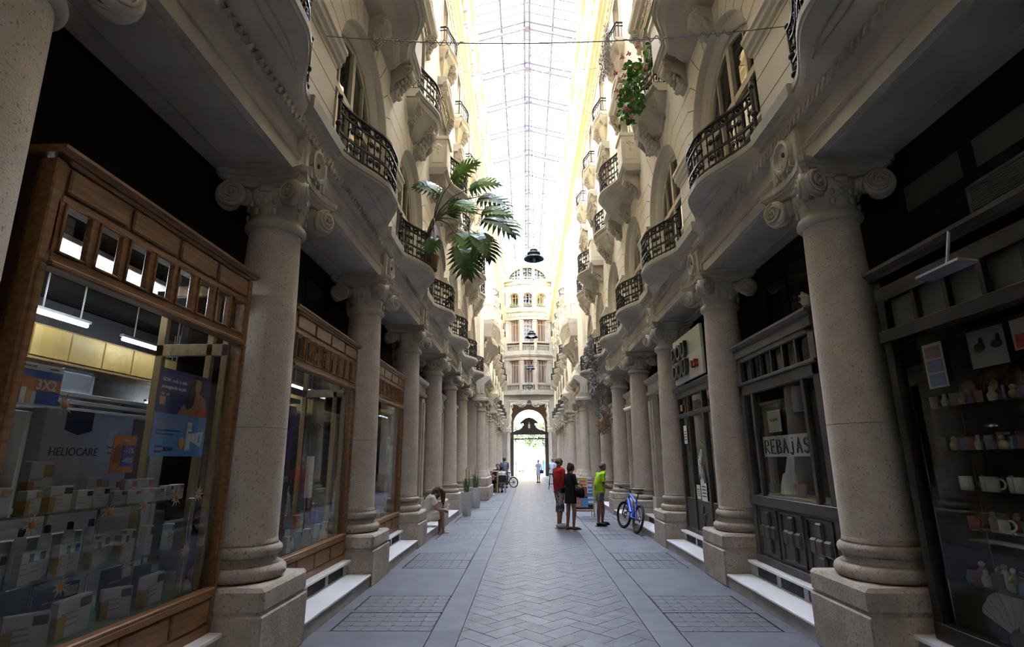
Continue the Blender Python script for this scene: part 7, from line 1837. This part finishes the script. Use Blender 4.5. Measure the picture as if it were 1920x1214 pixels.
# --- far people
def simple_sit(z, fwd=.42, knee=None): return [((-.09, 0, z), (-.12, fwd, z+.03), (-.12, fwd-.03, .085), (-.13, fwd+.15, .03)), ((.09, 0, z), (.12, fwd, z+.03), (.12, fwd-.03, .085), (.13, fwd+.15, .03))]
def sit_torso(z, lean=0): return [((0, lean*(q-.9), q-.92+z), w, d, (0, 1, 0)) for q, w, d in ((.86, .16, .11), (.95, .17, .12), (1.05, .16, .115), (1.18, .155, .115), (1.31, .172, .11), (1.41, .17, .095), (1.47, .11, .07), (1.50, .06, .055))]
def rest_arms(z, y=.3, lift=0): dz = z-.92; return [((-.18, 0, 1.42+dz), (-.24, .05, 1.14+dz), (-.10, y, 1.08+dz+lift), (.4, .8, 0), (0, 0, -1), .6), ((.18, 0, 1.42+dz), (.24, .05, 1.14+dz), (.10, y, 1.08+dz+lift), (-.4, .8, 0), (0, 0, -1), .6)]
def far_person(lab, loc, rz, H, P, top, bottom, hairmat, frac=1.6, zhem=None, sleeve=.7, shoes='black', dress=None, hr=None):
    z = P['legs'][0][0][2]; P.setdefault('vox', .014)
    t, hm = build_person('person', lab, loc, rz, H, P)
    mb = MB(); shirt(mb, P, (zhem if zhem else z-.04), .02, sleeve); remesh(mb, 'shirt', top, .016, 2, t)
    mb = MB(); shorts(mb, P, 0, frac, .11, .085, z+.08); remesh(mb, 'trousers', bottom, .016, 2, t)
    if dress: mb = MB(); mb.use(0, True); torso(mb, dress); remesh(mb, 'skirt', top, .016, 2, t)
    hair_cap(hm, t, hairmat, hr or [((0, -.02, .045), .10, (.9, 1.0, .92)), ((0, -.05, .0), .09, (.97, .8, .95))], vox=.012)
    shoe(t, P, shoes, 1.2)
    return t
HB, HGy = C('hair_black', None), C('hair_grey', None)
P = dict(skin='skin_tan', torso=sit_torso(.52), neck=[(0, 0, 1.06), (0, .01, 1.13), (0, .02, 1.18)], head=(0, .03, 1.245), legs=simple_sit(.54), arms=rest_arms(.52), head_rot=(radians(-30), 0, 0))
far_person('man in white shirt seated at the high wooden table, back to us', (-1.60, 29.03, 0), radians(14), 1.72, P, cloth('cloth_white', (.62, .62, .58)), cloth('cloth_striped', (.32, .36, .46)), HB, 1.1)
P = dict(skin='skin_tan', torso=sit_torso(.60), neck=[(0, 0, 1.14), (0, .01, 1.21), (0, .02, 1.26)], head=(0, .03, 1.325), legs=simple_sit(.56), arms=rest_arms(.60, .32, .05), head_rot=(radians(20), 0, 0))
far_person('man in dark shirt seated behind the high wooden table, facing us', (-1.84, 29.77, 0), radians(172), 1.75, P, cloth('cloth_navy', (.03, .035, .05)), cloth('cloth_dark', (.04, .04, .045)), HB, 1.7)
P = dict(skin='skin_tan', torso=stand_torso(.12, .02, 1.05, .2), neck=[(0, .07, 1.46), (0, .09, 1.53), (0, .11, 1.57)], head=(0, .13, 1.63), legs=stand_legs(.10, .06), arms=[((-.19, .05, 1.42), (-.26, .12, 1.15), (-.22, .34, 1.04), (0, .9, -.2), (0, -.2, -1), .7), ((.19, .05, 1.42), (.27, .12, 1.15), (.22, .34, 1.04), (0, .9, -.2), (0, -.2, -1), .7)], head_rot=(radians(15), radians(-10), 0))
far_person('man in slate grey shirt standing over the parked bike', (-1.62, 33.75, 0), radians(20), 1.78, P, cloth('cloth_slate', (.12, .14, .19)), cloth('cloth_dark', (.04, .04, .045)), HB, 1.75, .82)
P = dict(skin='skin_fair', torso=sit_torso(.92, .06), neck=[(0, .03, 1.46), (0, .05, 1.53), (0, .06, 1.57)], head=(0, .08, 1.64), legs=[((-.09, 0, .93), (-.12, .36, .80), (-.12, .28, .40), (-.13, .44, .34)), ((.09, 0, .93), (.12, .36, .80), (.12, .28, .40), (.13, .44, .34))], arms=rest_arms(.92, .30), head_rot=(radians(-10), 0, 0))
far_person('man in pale blue shirt on the bar stool, mostly behind the man in red', (1.22, 32.25, 0), radians(-40), 1.72, P, cloth('cloth_paleblue', (.50, .57, .70)), cloth('cloth_dark', (.04, .04, .045)), HGy, 1.7)
P = dict(skin='skin_tan', torso=stand_torso(.0, 0, .95), neck=[(0, 0, 1.46), (0, .01, 1.53), (0, .02, 1.58)], head=(0, .03, 1.645), legs=stand_legs(.07, .07), arms=[((-.17, 0, 1.42), (-.24, 0, 1.13), (-.25, .08, .87), (0, .2, -1), (.9, 0, 0), .4), ((.17, 0, 1.42), (.24, 0, 1.13), (.26, .06, .87), (0, .2, -1), (-.9, 0, 0), .4)])
far_person('distant woman in pale blue dress walking at the far gate', (.57, 41.2, 0), radians(175), 1.62, P, cloth('cloth_haze', (.42, .46, .58)), cloth('cloth_haze2', (.42, .46, .58)), HB, .5, None, .6, 'black', [((0, 0, .58), .20, .17, (0, 1, 0)), ((0, 0, .75), .185, .15, (0, 1, 0)), ((0, 0, .95), .175, .125, (0, 1, 0))])
t = thing('shoulder_bag', 'dark bag carried at the side of the distant woman', 'bag', (.80, 41.12, .66), 0); mb = MB(); mb.use(0, True); mb.loft([[(w*cos(a), d*sin(a), z) for a in [2*pi*q/16 for q in range(16)]] for z, w, d in ((0, .10, .06), (.05, .14, .08), (.20, .13, .07), (.26, .08, .04))], True, True); mb.build('body', [C('bag_navy', (.03, .035, .07))], t); mb = MB(); mb.tube([(-.06, 0, .24), (-.02, 0, .42), (.06, 0, .24)], .01, 5); mb.build('strap', [C('bag_navy', None)], t)
